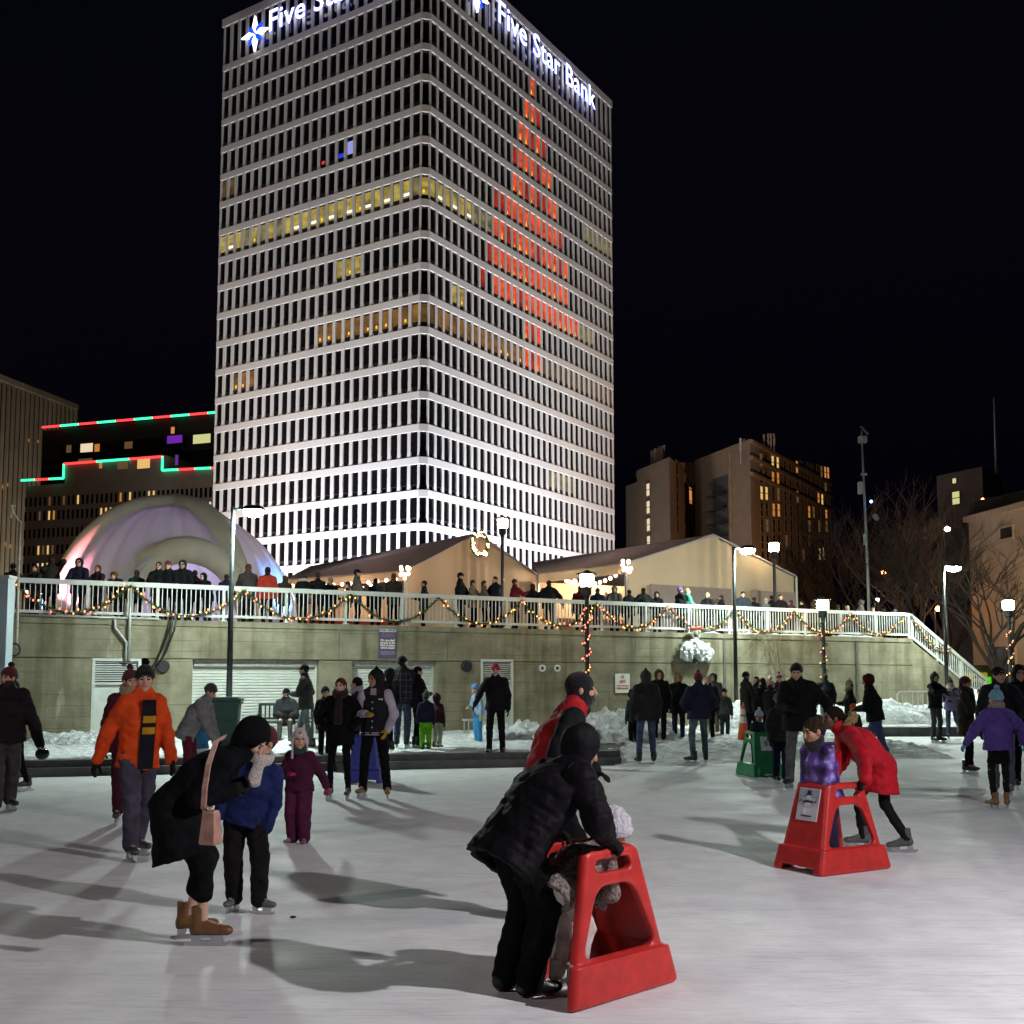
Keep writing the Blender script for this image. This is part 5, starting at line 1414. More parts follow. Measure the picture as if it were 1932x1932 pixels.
    HM = rotz(R(head[0])) @ rotx(-R(lean * .35 + head[1]))   # columns right, forward, up
    toH = lambda P: (P - hc.astype(np.float32)) @ HM.astype(np.float32) / hs
    frH = lambda q: hc + HM @ (np.asarray(q) * hs)
    # --- body
    def headfn(P):
        q = toH(P)
        d = ell(q, (0, -.012, .028), (.074, .094, .088))
        d = smin(d, ell(q, (0, .022, -.045), (.058, .068, .072)), .03)
        d = smin(d, ell(q, (0, .066, -.098), (.024, .02, .018)), .02)
        for sx in (-1, 1):
            d = smin(d, ell(q, (sx * .04, .058, -.025), (.028, .028, .028)), .02)
        d = smin(d, cap(q, V3(-.036, .076, .024), V3(.036, .076, .024), .012, .012), .012)
        for sx in (-1, 1):
            d = -smin(-d, ell(q, (sx * .031, .096, .004), (.018, .016, .011)), .008)
            d = np.minimum(d, ell(q, (sx * .031, .077, .004), (.013, .0125, .0125)))
        d = smin(d, cap(q, V3(0, .088, .014), V3(0, .107, -.028), .008, .0145), .008)
        d = smin(d, cap(q, V3(-.018, .084, -.062), V3(.018, .084, -.062), .0095, .0095), .006)
        for sx in (-1, 1):
            d = smin(d, ell(q, (sx * .076, -.006, -.008), (.012, .02, .032)), .008)
        if beard: d = smin(d, ell(q, (0, .045, -.085), (.06, .058, .05)) + .004 * wob(P, 120, 1), .012)
        d = d * hs
        d = smin(d, cap(P, hc - hdir * hh * .25, neck - up2 * .03 * H, .05 * s, .058 * s), .03)
        return d
    hv = min(vox, .0078) if dist < 16.5 else vox
    lo = np.minimum(hc, neck) - .16 * hs; hi = np.maximum(hc, neck) + .17 * hs
    V, Q = nets(headfn, lo, hi, hv)
    c = (V[Q].mean(1) - hc) @ HM / hs
    mi = np.zeros(len(Q), int)
    ax = np.abs(c[:, 0])
    mi[(c[:, 1] > .07) & (((ax - .031) / .016) ** 2 + ((c[:, 2] - .004) / .0095) ** 2 < 1)] = 1
    mi[(c[:, 1] > .078) & (ax < .024) & (np.abs(c[:, 2] + .062) < .009)] = 2
    mi[(c[:, 1] > .06) & (ax > .014) & (ax < .05) & (np.abs(c[:, 2] - .028) < .006)] = 3
    if beard: mi[(c[:, 1] > -.01) & (c[:, 2] < -.035) & ~((ax < .024) & (np.abs(c[:, 2] + .062) < .009)) & ~((c[:, 1] > .085) & (c[:, 2] > -.05))] = 3
    parts = [(V, Q, mi)]
    def bodyfn(P):
        d = cap(P, pel, chest, .085 * s, .09 * s, right, 1.35)
        d = smin(d, cap(P, chest, neck, .09 * s, .05 * s, right, 1.25), .05)
        for i in (0, 1):
            d = smin(d, cap(P, sh[i], el[i], .038 * s, .03 * s), .03)
            d = smin(d, cap(P, el[i], wr[i], .03 * s, .023 * s), .015)
            d = smin(d, cap(P, hip[i], knee[i], .066 * s, .046 * s), .03)
            d = smin(d, cap(P, knee[i], ank[i], .044 * s, .032 * s), .02)
        return d
    J = np.array([pel, chest, neck] + sh + el + wr + hip + knee + ank)
    bv = max(vox, .016)
    parts.append(nets(bodyfn, J.min(0) - .13 * s, J.max(0) + .13 * s, bv))
    HFR = []
    for i in (0, 1):
        sg = 1 if i == 0 else -1
        d = unit(wr[i] - el[i])
        if not isinstance(hands[i], str) and len(hands[i]) > 3: d = unit(V3(*hands[i][3:6]))
        z_ = -d; x_ = right * sg * 1.0
        if hands[i] in ('front', 'phone', 'mouth', 'rail') or grip[i]: x_ = V3(0, 0, 1.) + right * sg * .4
        x_ = unit(x_ - z_ * (x_ @ z_)); y_ = np.cross(z_, x_) 
        # thumb towards the front / inside; mirrored for the left hand
        M = np.stack([x_, y_ * (1 if True else -1), z_], 1)
        if np.linalg.det(M) < 0: M[:, 1] *= -1
        mir = (y_ @ fwd) < 0 if not (hands[i] in ('front', 'phone', 'mouth', 'rail') or grip[i]) else (y_ @ (-right * sg)) < 0
        HFR.append((M, mir))
    if glove is None:
        for i in (0, 1):
            if hands[i] == 'pocket': continue
            Vh, Qh = HANDS[(grip[i], 0)]
            M, mir = HFR[i]
            Vq = Vh * np.array([1, -1 if mir else 1, 1])
            parts.append(((Vq * s * 1.02) @ M.T + wr[i], Qh[:, ::-1] if mir else Qh, np.zeros(len(Qh), int)))
    parts = [(p[0], p[1], p[2] if len(p) > 2 else np.zeros(len(p[1]), int)) for p in parts]
    hcol = hair[1] if hair else (.04, .03, .02)
    sk = skin_mat(skin)
    body = link('body', np_mesh('body', parts, [sk, EYE, mat('lip_' + skin, tuple(a * b for a, b in zip(SKINS[skin], (.75, .45, .45))), .45, var=.1), mat('brow_%d_%d' % (int(hcol[0] * 999), int(hcol[1] * 999)), hcol, .9)]), root)
    # --- trousers
    lc, lb = legs[0], legs[1]
    if lc is not None:
        cutz = .0
        def legfn(P):
            d = cap(P, pel - prt * .03 * H, pel + prt * .03 * H, (.098 + lb) * s, (.098 + lb) * s)
            for i in (0, 1):
                e = ank[i] + unit(ank[i] - knee[i]) * (.015 * s if not bare_ankle else -.19 * s)
                d = smin(d, cap(P, hip[i], knee[i], (.083 + lb) * s, (.060 + lb) * s), .03 * s)
                d = smin(d, cap(P, knee[i], e, (.060 + lb) * s, (.048 + lb * .9) * s), .02 * s)
            d = np.maximum(d, (P - (pel + up * .1 * s).astype(np.float32)) @ up.astype(np.float32))
            FQ = P * np.array([1, 1, 1.5], np.float32)
            return d + .0075 * s * wob(FQ, 20 / s, sd) + .0055 * s * wob(FQ, 44 / s, sd + 2)
        J = np.array([pel] + hip + knee + ank)
        link('trousers', np_mesh('trousers', [nets(legfn, J.min(0) - .13 * s, J.max(0) + .13 * s, vox)], cloth(lc, legkind)), root)
    # --- top garment
    tk, tc, hem, bk = top[:4]
    thigh = unit((knee[0] + knee[1]) / 2 - pel)
    down = -up if hem < .2 else unit(thigh * .75 + V3(0, 0, -1) * .35 - up * .1)
    hemp = pel + down * hem * s
    flare = (top[4] if len(top) > 4 else .015) * s
    q = quilt
    def topfn(P):
        r = bk * s
        d = cap(P, pel, chest, .112 * s + r, .118 * s + r, right, 1.38 * build, q)
        d = smin(d, cap(P, chest, neck - up2 * .03 * H, .118 * s + r, .062 * s + r * .6, right, 1.36, q), .05 * s)
        d = smin(d, cap(P, pel, hemp, .114 * s + r, .118 * s + r + flare, right, 1.36 * build, q), .04 * s)
        d = smin(d, cap(P, sh[1], sh[0], .046 * s + r * .55, .046 * s + r * .55), .05 * s)
        for i in (0, 1): d = smin(d, cap(P, sh[i] * .8 + shz * .2, neck, .042 * s + r * .5, .05 * s + r * .3), .04 * s)
        d = np.maximum(d, (P - hemp.astype(np.float32)) @ unit(down).astype(np.float32))
        if tk not in ('vest', 'varsity'):
            d = smin(d, sleevefn(P, 0), .025 * s); d = smin(d, sleevefn(P, 1), .025 * s)
        hin = cap(P, hemp - unit(down) * .10 * s, hemp + unit(down) * .1 * s, .07 * s + r, .082 * s + r + flare, right, 1.34 * build)
        d = -smin(-d, hin, .012)
        # collar
        d = smin(d, cap(P, neck - up2 * .035 * H, neck + up2 * .012 * H + fwd * .008, .074 * s + r * .5, .068 * s + r * .35), .02 * s)
        FQ = P * np.array([1, 1, 1.7], np.float32)
        return d + (.008 * wob(FQ, 17 / s, sd) + .0062 * wob(FQ, 38 / s, sd + 1)) * s
    def sleevefn(P, i):
        r = bk * s * .75
        d = cap(P, sh[i], el[i], .056 * s + r, .047 * s + r, None, 1, q)
        return smin(d, cap(P, el[i], wr[i], .047 * s + r, .038 * s + r * .65, None, 1, q), .02 * s)
    pad = (.2 + bk) * s * build + flare
    J = np.array([pel, chest, neck, hemp] + sh + (el + wr if tk not in ('vest', 'varsity') else []))
    nm = {'coat': 'coat', 'vest': 'vest', 'varsity': 'jacket'}.get(tk, 'jacket')
    link(nm, np_mesh(nm, [nets(topfn, J.min(0) - pad, J.max(0) + pad, vox)], cloth(tc, ck)), root)
    if tk in ('vest', 'varsity'):
        for i in (0, 1):
            J = np.array([sh[i], el[i], wr[i]])
            fnS = lambda P: sleevefn(P, i) + .005 * s * wob(P, 40 / s, sd)
            link('sleeve', np_mesh('sleeve', [nets(fnS, J.min(0) - .11 * s, J.max(0) + .11 * s, vox)], cloth(sleeve, 'shell')), root)
    if skirt:
        se = pel + unit(thigh * .8 + V3(0, 0, -.4)) * skirt[1] * s
        fnK = lambda P: np.maximum(cap(P, pel, se, .115 * s, .14 * s, prt, 1.3), (P - se.astype(np.float32)) @ unit(se - pel).astype(np.float32)) + .006 * wob(P, 25, sd)
        J = np.array([pel, se]); link('skirt', np_mesh('skirt', [nets(fnK, J.min(0) - .22 * s, J.max(0) + .22 * s, vox)], cloth(skirt[0], 'wool')), root)
    # --- hair and headwear
    hlo, hhi = hc - .21 * hs, hc + .21 * hs
    if hair and hair[0] != 'none':
        st = hair[0]
        def hairfn(P):
            g = toH(P)
            d = ell(g, (0, -.018, .03), (.083, .1, .096))
            d = -smin(-d, ell(g, (0, .1, -.035), (.07, .075, .092)), .01)
            if st in ('long', 'bob'):
                L_ = -.24 if st == 'long' else -.12
                d = smin(d, cap(g, V3(0, -.055, 0), V3(0, -.075, L_), .055, .04, (1, 0, 0), 1.55), .03)
            if st == 'short': d = np.maximum(d, -(g[:, 2] + .055 - .3 * g[:, 1] * 0))
            if st == 'curly': d = smin(d, ell(g, (0, -.03, .03), (.115, .115, .115)), .02); d = np.maximum(d, -ell(g, (0, .115, -.03), (.085, .085, .1)))
            if st == 'bun': d = smin(d, ell(g, (0, -.09, .09), (.045, .045, .045)), .01)
            return (d + .004 * wob(g, 90, sd) + (.012 * wob(g, 45, sd) if st == 'curly' else 0)) * hs
        lo2 = hlo.copy(); 
        if st == 'long': lo2 = lo2 - V3(.1, .1, .12) * hs
        link('hair', np_mesh('hair', [nets(hairfn, lo2, hhi, max(hv, .009))], cloth(hair[1], 'fur')), root)
    if hat:
        hk = hat[0]
        pole_t = frH((0, -.03, .155))
        if hk in ('beanie', 'bigknit'):
            big = .026 if hk == 'bigknit' else 0.
            def hf(P):
                g = toH(P)
                d = ell(g, (0, -.014, .04), (.088 + big, .108 + big, .108 + big))
                if big: d = d + .008 * wob(g, 80, sd)
                lev = g[:, 2] - (.030 - big + .32 * (g[:, 1] - .06))
                cuff = np.where(lev < .055, .008, 0)
                d = np.maximum(d - cuff, -lev)
                return (d + .0015 * np.sin(np.arctan2(g[:, 0], g[:, 1] + .02) * 44)) * hs
            prs = [nets(hf, hlo, hhi, max(hv, .008))]
            ob = link('hat', np_mesh('hat', prs, cloth(hat[1], 'knit')), root)
            if len(hat) > 2 and hat[2] is not None:
                pc = frH((0, -.035, .168))
                fp = lambda P: ell(P, pc, (.038 * hs,) * 3) + .006 * wob(P, 110, sd)
                link('pompom', np_mesh('pompom', [nets(fp, pc - .06 * hs, pc + .06 * hs, max(hv, .008))], cloth(hat[2], 'fur')), ob)
        elif hk in ('hood', 'fur', 'peak'):
            def hf(P):
                g = toH(P)
                d = ell(g, (0, -.028, .02), (.112, .128, .132))
                if hk == 'peak': d = smin(d, cap(g, V3(0, -.03, .1), V3(0, -.045, .19), .06, .012), .03)
                d = np.maximum(d, -ell(g, (0, .125, -.025), (.079, .115, .108)))
                d = d * hs
                d = smin(d, cap(P, hc - HM @ V3(0, .03, .05) * hs, neck - fwd * .01, .09 * hs, .085 * s), .03)
                d = np.maximum(d, -(ell(g, (0, .085, -.03), (.07, .085, .1)) * hs))
                return d + .005 * hs * wob(P, 34, sd)
            prs = [nets(hf, np.minimum(hlo, neck - .1) - .02, hhi + .06, max(hv, .009))]
            ob = link('hood', np_mesh('hood', prs, cloth(hat[1], ck if hk != 'fur' else 'shell')), root)
            if hk == 'fur':
                def ff(P):
                    g = toH(P)
                    rr = np.sqrt((g[:, 0] / .094) ** 2 + ((g[:, 2] + .01) / .12) ** 2)
                    d = np.sqrt(((rr - 1) * .105) ** 2 + (g[:, 1] - .062 + .04 * (g[:, 2] < -.06)) ** 2) - .034
                    return (d + .013 * wob(g, 75, sd) + .008 * wob(g, 150, sd)) * hs
                link('fur_trim', np_mesh('fur_trim', [nets(ff, hlo, hhi, max(hv, .009))], cloth(hat[2], 'fur')), ob)
        elif hk == 'cap':
            def hf(P):
                g = toH(P)
                d = np.maximum(ell(g, (0, -.014, .036), (.085, .105, .1)), -(g[:, 2] - .03))
                d = np.minimum(d, np.maximum(ell(g, (0, .085, .036), (.07, .085, .012)), -(g[:, 1] - .05)))
                return d * hs
            link('cap', np_mesh('cap', [nets(hf, hlo, hhi + .02, max(hv, .008))], cloth(hat[1], 'wool')), root)
        elif hk == 'headband':
            def hf(P):
                g = toH(P)
                return np.maximum(ell(g, (0, -.014, .03), (.086, .106, .1)), np.abs(g[:, 2] - .02 - .25 * g[:, 1] * 0) - .032) * hs
            link('headband', np_mesh('headband', [nets(hf, hlo, hhi, max(hv, .009))], cloth(hat[1], 'knit')), root)
        elif hk == 'balaclava':
            def hf(P):
                g = toH(P)
                d = ell(g, (0, -.012, .03), (.085, .105, .1))
                d = smin(d, ell(g, (0, .02, -.05), (.072, .083, .085)), .03) * hs
                d = smin(d, cap(P, hc - hdir * hh * .2, neck, .075 * s, .08 * s), .03)
                g2 = -ell(g, (0, .105, -.012), (.046, .05, .042)) * hs
                return np.maximum(d, g2)
            link('balaclava', np_mesh('balaclava', [nets(hf, np.minimum(hlo, neck - .1), hhi, max(hv, .009))], cloth(hat[1], 'knit')), root)
        elif hk == 'earflap':
            def hf(P):
                g = toH(P)
                d = np.maximum(ell(g, (0, -.014, .04), (.09, .11, .11)), -(g[:, 2] - .02 + .05 * (np.abs(g[:, 0]) > .06)))
                for sx in (-1, 1):
                    d = smin(d, cap(g, V3(sx * .082, 0, .01), V3(sx * .088, .02, -.07), .028, .014), .02)
                    d = np.minimum(d, cap(g, V3(sx * .088, .02, -.07), V3(sx * .095, .07, -.22), .012, .016))
                    d = smin(d, cap(g, V3(sx * .045, 0, .14), V3(sx * .055, .0, .185), .022, .008), .01)
                return d * hs
            ob = link('hat', np_mesh('hat', [nets(hf, hlo - V3(.02, .02, .1), hhi + .06, max(hv, .008))], cloth(hat[1], 'knit')), root)
            if len(hat) > 2:
                m = MB(); m.ball((0, 0, 0), (.018, .02, .014)); bk_ = m.build('beak', cloth(hat[2], 'knit'), ob, True)
                bk_.location = frH((0, .104, .085)); bk_.scale = (hs,) * 3
    if scarf:
        def sf(P):
            g = (P - (neck + up2 * .012 * H).astype(np.float32)) 
            a = g @ right.astype(np.float32); b = g @ fwd.astype(np.float32); c_ = g @ up2.astype(np.float32)
            rr = np.sqrt((a / (.088 * s)) ** 2 + ((b - .012) / (.088 * s)) ** 2)
            d = np.sqrt(((rr - 1) * .088 * s) ** 2 + (c_ * .62 + .2 * b) ** 2) - .036 * s
            if len(scarf) > 1:
                fr = neck + fwd * .125 * s
                d = smin(d, cap(P, fr, fr - up * scarf[1] * s + fwd * .03, .03 * s, .042 * s, right, 1.6), .02)
            return d + .004 * s * wob(P, 60, sd)
        e = .16 * s + (scarf[1] * s if len(scarf) > 1 else 0)
        link('scarf', np_mesh('scarf', [nets(sf, neck - V3(.2, .25, .1) * s - V3(0, 0, e - .1 * s), neck + .22 * s, vox)], cloth(scarf[0], 'knit')), root)
    # --- gloves and footwear (shared meshes)
    if glove is not None:
        for i in (0, 1):
            if hands[i] == 'pocket': continue
            M, mir = HFR[i]
            o = link('glove', glove_mesh(grip[i], glove, 'wool'), root)
            Mx = Matrix([[*(M[r] * s * 1.02), wr[i][r]] for r in range(3)] + [[0, 0, 0, 1]])
            if mir: Mx = Mx @ Matrix.Scale(-1, 4, (0, 1, 0))
            o.matrix_local = Mx
    if shoe:
        b, bl = shoe_meshes(shoe[0], shoe[1])
        for i, f in enumerate(feet):
            Mx = Matrix.Translation((f[0] * s, f[1] * s, f[2] * s)) @ Matrix.Rotation(R(f[3]), 4, 'Z') @ Matrix.Rotation(-R(f[4]), 4, 'X') @ Matrix.Scale(fs, 4)
            o = link(b.name.split('.')[0], b, root); o.matrix_local = Mx
            if bl: link('blade', bl, o)
    root['_hands'] = [list(map(float, w)) for w in wr]
    return root, dict(frH=frH, wr=wr, el=el, sh=sh, neck=neck, pel=pel, chest=chest, up=up, up2=up2, right=right, fwd=fwd, knee=knee, ank=ank, s=s, hemp=hemp, HM=HM, hs=hs, hc=hc)
# ---------------------------------------------------------------- skating aids
def aidfn(P):
    x, y, z = np.abs(P[:, 0]), P[:, 1], P[:, 2]
    t = np.clip(z / .78, 0, 1)
    fl = np.where(z < .215, .028, 0) * np.clip((.225 - z) / .01, 0, 1)
    hx = .28 - .085 * t + fl; hy = .425 - .20 * t + fl
    sm = lambda a, b, k: -smin(-a, -b, k)
    out = sm(sm(x - hx, np.abs(y) - hy, .05), np.abs(z - .39) - .39, .035)
    inn = np.maximum(x - (hx - .052), y - (hy - .052))
    d = sm(out, -inn, .012)
    # side windows
    tw = np.clip((z - .24) / .33, 0, 1)
    wy = .30 - .145 * tw
    win = sm(np.abs(y) - wy, np.abs(z - .405) - .18, .09)
    slot = sm(np.abs(y + .0) - .145, np.abs(z - .69) - .034, .04)
    side = x - (hx - .075)
    cut = np.minimum(win, slot)
    d = np.where(side > -.0, sm(d, -cut, .016), d)
    # raised grip under the slot
    bar = np.maximum(cap(P * np.array([1, 1, 1], np.float32), V3(0, -.13, .613), V3(0, .13, .613), .016, .016), 0) + 9 * 0
    notch = sm(sm(x - .2, np.abs(z) - .055, .03), np.abs(y - .42) - .15, .01)
    d = sm(d, -notch, .01)
    return d * .95
AID_ME = None
def aid(label, pos, yaw, col, key):
    global AID_ME
    if AID_ME is None: AID_ME = nets(aidfn, (-.40, -.47, -.01), (.40, .47, .8), .0085)
    t = thing('skating_aid', label, 'skating aid', pos, yaw, 'plastic skating aids')
    m = mat('aid_plastic_' + key, col, .38, var=.2, scale=11, bump=.12, bscale=45, spec=.5)
    o = link('frame', np_mesh('frame', [AID_ME], m), t)
    return t
def yawof(u): return math.atan2(-u.x, u.y)
NB, NF = atz(1085, 1912), atz(1281, 1851)
u = (NF - NB); u.z = 0; u.normalize(); v = Vector((-u.y, u.x, 0))
A1P = NB + u * .42 + v * .295; A1Y = yawof(u)
aid1 = aid('red plastic skating aid in the foreground gripped by the person in the black puffer coat', A1P, A1Y, (.50, .025, .022), 'red')
FN, BN = atz(1553, 1655), atz(1673, 1640)
u2 = (FN - BN); u2.z = 0; u2.normalize(); v2 = Vector((u2.y, -u2.x, 0))   # v2 points to the far side
A2P = FN - u2 * .42 + v2 * .295; A2Y = yawof(u2)
aid2 = aid('red plastic skating aid with a snowman sticker, a small child inside it', A2P, A2Y, (.50, .025, .022), 'red')
p = atz(1443, 1466); A3P = Vector((p.x, p.y + .35, 0)); A3Y = R(190)
aid3 = aid('green plastic skating aid with a white sticker in front of the traffic cone', A3P, A3Y, (.01, .20, .07), 'green')
p = atz(683, 1478); A4P = Vector((p.x, p.y + .4, 0)); A4Y = R(-175)
aid4 = aid('blue plastic skating aid standing behind the couple in black', A4P, A4Y, (.02, .03, .26), 'blue')
p = atz(1575, 1421); A5P = Vector((p.x, p.y + .4, 0)); A5Y = R(100)
aid5 = aid('blue plastic skating aid half hidden behind the girl in the red coat', A5P, A5Y, (.015, .035, .22), 'blue')
def sticker(a, w, h, zc, snowman):
    y = .425 - .20 * zc / .78 + .004; tilt = math.atan(.2 / .78)
    o = link('sticker', None, a); o.location = (0, y, zc); o.rotation_euler = (-tilt, 0, math.pi)
    t = MB(); t.box((0, 0, 0), (w, .006, h)); t.build('sheet', mat('sticker_white', (.62, .63, .68), .4, var=.06), o)
    if snowman:
        mb = MB(); mb.box((0, -.0045, h * .34), (w * .94, .003, h * .26)); mb.build('sky_print', mat('print_blue', (.34, .37, .48), .4, var=.3), o)
        mb = MB()
        for z, r in ((-h * .2, .052), (h * .0, .041), (h * .18, .03)):
            n = 18; mb.add([(r * math.cos(2 * math.pi * k / n), -.0075, z + r * math.sin(2 * math.pi * k / n)) for k in range(n)], [tuple(range(n))])
        mb.build('snowman_print', mat('print_white', (.75, .75, .78), .4), o)
        mb = MB(); mb.box((0, -.009, h * .30), (.075, .002, .009)); mb.box((0, -.009, h * .36), (.045, .002, .036))
        mb.box((0, -.009, h * .09), (.10, .002, .018)); mb.box((-.012, -.0092, h * .145), (.005, .002, .005)); mb.box((.012, -.0092, h * .145), (.005, .002, .005))
        for sx in (-1, 1):
            mb.tube([(sx * .035, -.009, h * .03), (sx * .108, -.009, h * .16)], .004, 4); mb.tube([(sx * .08, -.009, h * .11), (sx * .112, -.009, h * .06)], .0035, 4)
        mb.box((0, -.0092, -h * .36), (w * .5, .002, .012)); mb.build('ink_print', mat('print_ink', (.03, .03, .05), .4), o)
    else:
        mb = MB(); mb.box((0, -.0045, 0), (w * .34, .003, h * .4)); mb.build('ink_print', mat('print_grey', (.2, .22, .22), .4), o)
sticker(aid2, .25, .29, .585, True)
sticker(aid3, .20, .25, .58, False)
# ---------------------------------------------------------------- cone, bin, bench, barrier, small things
p = atz(1403, 1404, .06)
t = thing('traffic_cone', 'orange traffic cone with white bands at the edge of the trampled snow', 'traffic cone', p)
CO = mat('cone_orange', (.62, .09, .015), .5, var=.1)
mb = MB(); mb.box((0, 0, .02), (.42, .42, .04)); mb.build('base', BLACKP, t)
mb = MB(); pr = lambda z: .165 - .135 * z / 1.02
mb.lathe((0, 0, .04), [(pr(0), 0), (pr(.5), .5), (pr(.86), .86), (.028, 1.0), (.02, 1.02)], 20); mb.build('cone', CO, t, True)
for z0, z1 in ((.5, .67), (.72, .86)):
    mb = MB(); mb.lathe((0, 0, .04), [(pr(z0) + .002, z0), (pr(z1) + .002, z1)], 20, 0, False); mb.build('reflective_band', mat('cone_white', (.6, .58, .55), .4), t, True)
p = atd(427, 1311, 21.5); p.z = PZ + .03
t = thing('wheeled_bin', 'dark green plastic bin on the promenade at the foot of the left lamp post', 'bin', p, R(8))
BN_ = mat('bin_green', (.02, .075, .06), .45, var=.2)
zt = atd(427, 1316, 21.5).z - p.z
mb = MB(); w0, w1 = .21, .27
vs = [(sx * w, sy * w * .95, z) for z, w in ((.04, w0), (zt - .1, w1)) for sx, sy in ((-1, -1), (1, -1), (1, 1), (-1, 1))]
mb.add(vs, [(3, 2, 1, 0), (4, 5, 6, 7), (0, 1, 5, 4), (1, 2, 6, 5), (2, 3, 7, 6), (3, 0, 4, 7)]); mb.box((0, -.262, zt * .62), (.36, .02, .02)); mb.box((0, -.245, zt * .38), (.3, .015, .3)); mb.build('body', BN_, t)
mb = MB(); mb.box((0, 0, zt - .1), (.60, .58, .05)); mb.build('rim', BN_, t)
mb = MB(); mb.box((0, 0, zt - .04), (.62, .62, .05)); mb.box((0, 0, zt - .005), (.5, .5, .03)); mb.build('lid', BN_, t)
for sx in (-1, 1):
    mb = MB(); mb.lathe((0, 0, 0), [(.08, -.02), (.08, .02)], 14); o = mb.build('wheel', BLACKP, t); o.location = (sx * .2, .2, .08); o.rotation_euler = (0, R(90), 0)
p = atz(518, 1402, PZ + .05)
BP = Vector((p.x, p.y + 1.2, PZ + .05))
t = thing('park_bench', 'dark slatted park bench before the wide shutter', 'bench', BP, R(8))
BW = mat('bench_wood', (.02, .028, .024), .6, var=.3, scale=8)
bw = 1.28
mb = MB(); [mb.box((0, y, .44), (bw, .075, .03)) for y in (-.2, -.1, 0., .1)]; mb.build('seat', BW, t)
mb = MB(); mb.box((0, .19, .86), (bw, .035, .06)); mb.box((0, .17, .52), (bw, .035, .05))
for k in range(13): mb.box((-bw / 2 + .04 + k * (bw - .08) / 12, .18, .69), (.035, .02, .3))
mb.build('backrest', BW, t)
for sx in (-1, 1):
    mb = MB(); mb.tube([(sx * bw / 2, -.22, 0), (sx * bw / 2, -.2, .42), (sx * bw / 2, .12, .43), (sx * bw / 2, .2, .88)], .025, 8); mb.tube([(sx * bw / 2, .2, 0), (sx * bw / 2, .12, .43)], .025, 8); mb.tube([(sx * bw / 2, -.2, .42), (sx * bw / 2, -.22, .63), (sx * bw / 2, .15, .64)], .02, 8); mb.build('bench_frame', BLACKM, t)
p = wp(ws(862), -1.6, .12)
t = thing('small_bench', 'small pale metal-legged bench near the red-hatted person', 'bench', p, WRZ)
mb = MB(); mb.box((0, 0, .5), (1.0, .35, .05)); mb.build('seat', mat('bench_pale', (.4, .4, .36), .6), t)
for sx in (-1, 1):
    mb = MB(); mb.tube([(sx * .45, -.14, 0), (sx * .45, -.14, .48), (sx * .45, .14, .48), (sx * .45, .14, 0)], .02, 6); mb.build('leg', PIPE, t)
p = atz(1762, 1364, .3)
t = thing('crowd_barrier', 'white tubular crowd barrier behind the hooded skater with a phone', 'barrier', p, R(-4))
BRM = mat('barrier_white', (.6, .6, .55), .4, .1)
bw_, bh_ = 1.15, 1.02
mb = MB(); mb.tube([(-bw_, 0, .15), (-bw_, 0, bh_ - .1), (-bw_ + .1, 0, bh_), (bw_ - .1, 0, bh_), (bw_, 0, bh_ - .1), (bw_, 0, .15), (-bw_, 0, .15)], .025, 7); mb.build('frame', BRM, t)
for k in range(13):
    x = -bw_ + .17 + k * (2 * bw_ - .34) / 12
    mb = MB(); mb.tube([(x, 0, .15), (x, 0, bh_)], .014, 6); mb.build('bar', BRM, t)
for sx in (-.8, .8):
    mb = MB(); mb.tube([(sx, -.3, 0), (sx, -.05, .12), (sx, 0, .16), (sx, .05, .12), (sx, .3, 0)], .02, 6); mb.build('foot', BRM, t)
t = thing('pale_banner_pillar', 'pale blue banner pillar cut by the left edge of the picture', 'pillar', (atd(-4, 1283, 22).x, 22, PZ))
mb = MB(); zt = atd(0, 1092, 22).z - PZ; mb.box((0, 0, zt / 2), (.40, .3, zt)); mb.build('post', mat('banner_pale_blue', (.42, .50, .54), .6, var=.25, scale=.8), t)
mb = MB(); mb.box((0, 0, zt + .03), (.46, .36, .06)); mb.build('cap', WHITE, t)
p1, p2, p3 = atd(31, 1224, 25.6), atd(38, 985, 26.6), atd(34, 968, 26.2)
t = thing('hoist_pole', 'thin hoist pole with a hanging ring leaning against the railing at the far left', 'pole', p1)
mb = MB(); mb.tube([(0, 0, 0), (p2 - p1)], .035, 8); mb.build('shaft', mat('pole_paint', (.5, .47, .4), .5), t, True)
mb = MB(); q = p2 - p1; mb.tube([q, q + Vector((-.18, 0, .22)), q + Vector((-.22, 0, .42))], .03, 6); mb.tube([q + Vector((-.22, 0, .1)), q + Vector((-.22, 0, .42)), q + Vector((-.12, 0, .40))], .02, 6); mb.build('hook', mat('pole_paint', (.5, .47, .4)), t)
mb = MB(); mb.tube([(.14 * math.cos(a) - .05, 0, .14 * math.sin(a) - .02) for a in [2 * math.pi * k / 20 for k in range(21)]], .022, 6, cap=False); mb.build('ring', BLACKM, t)
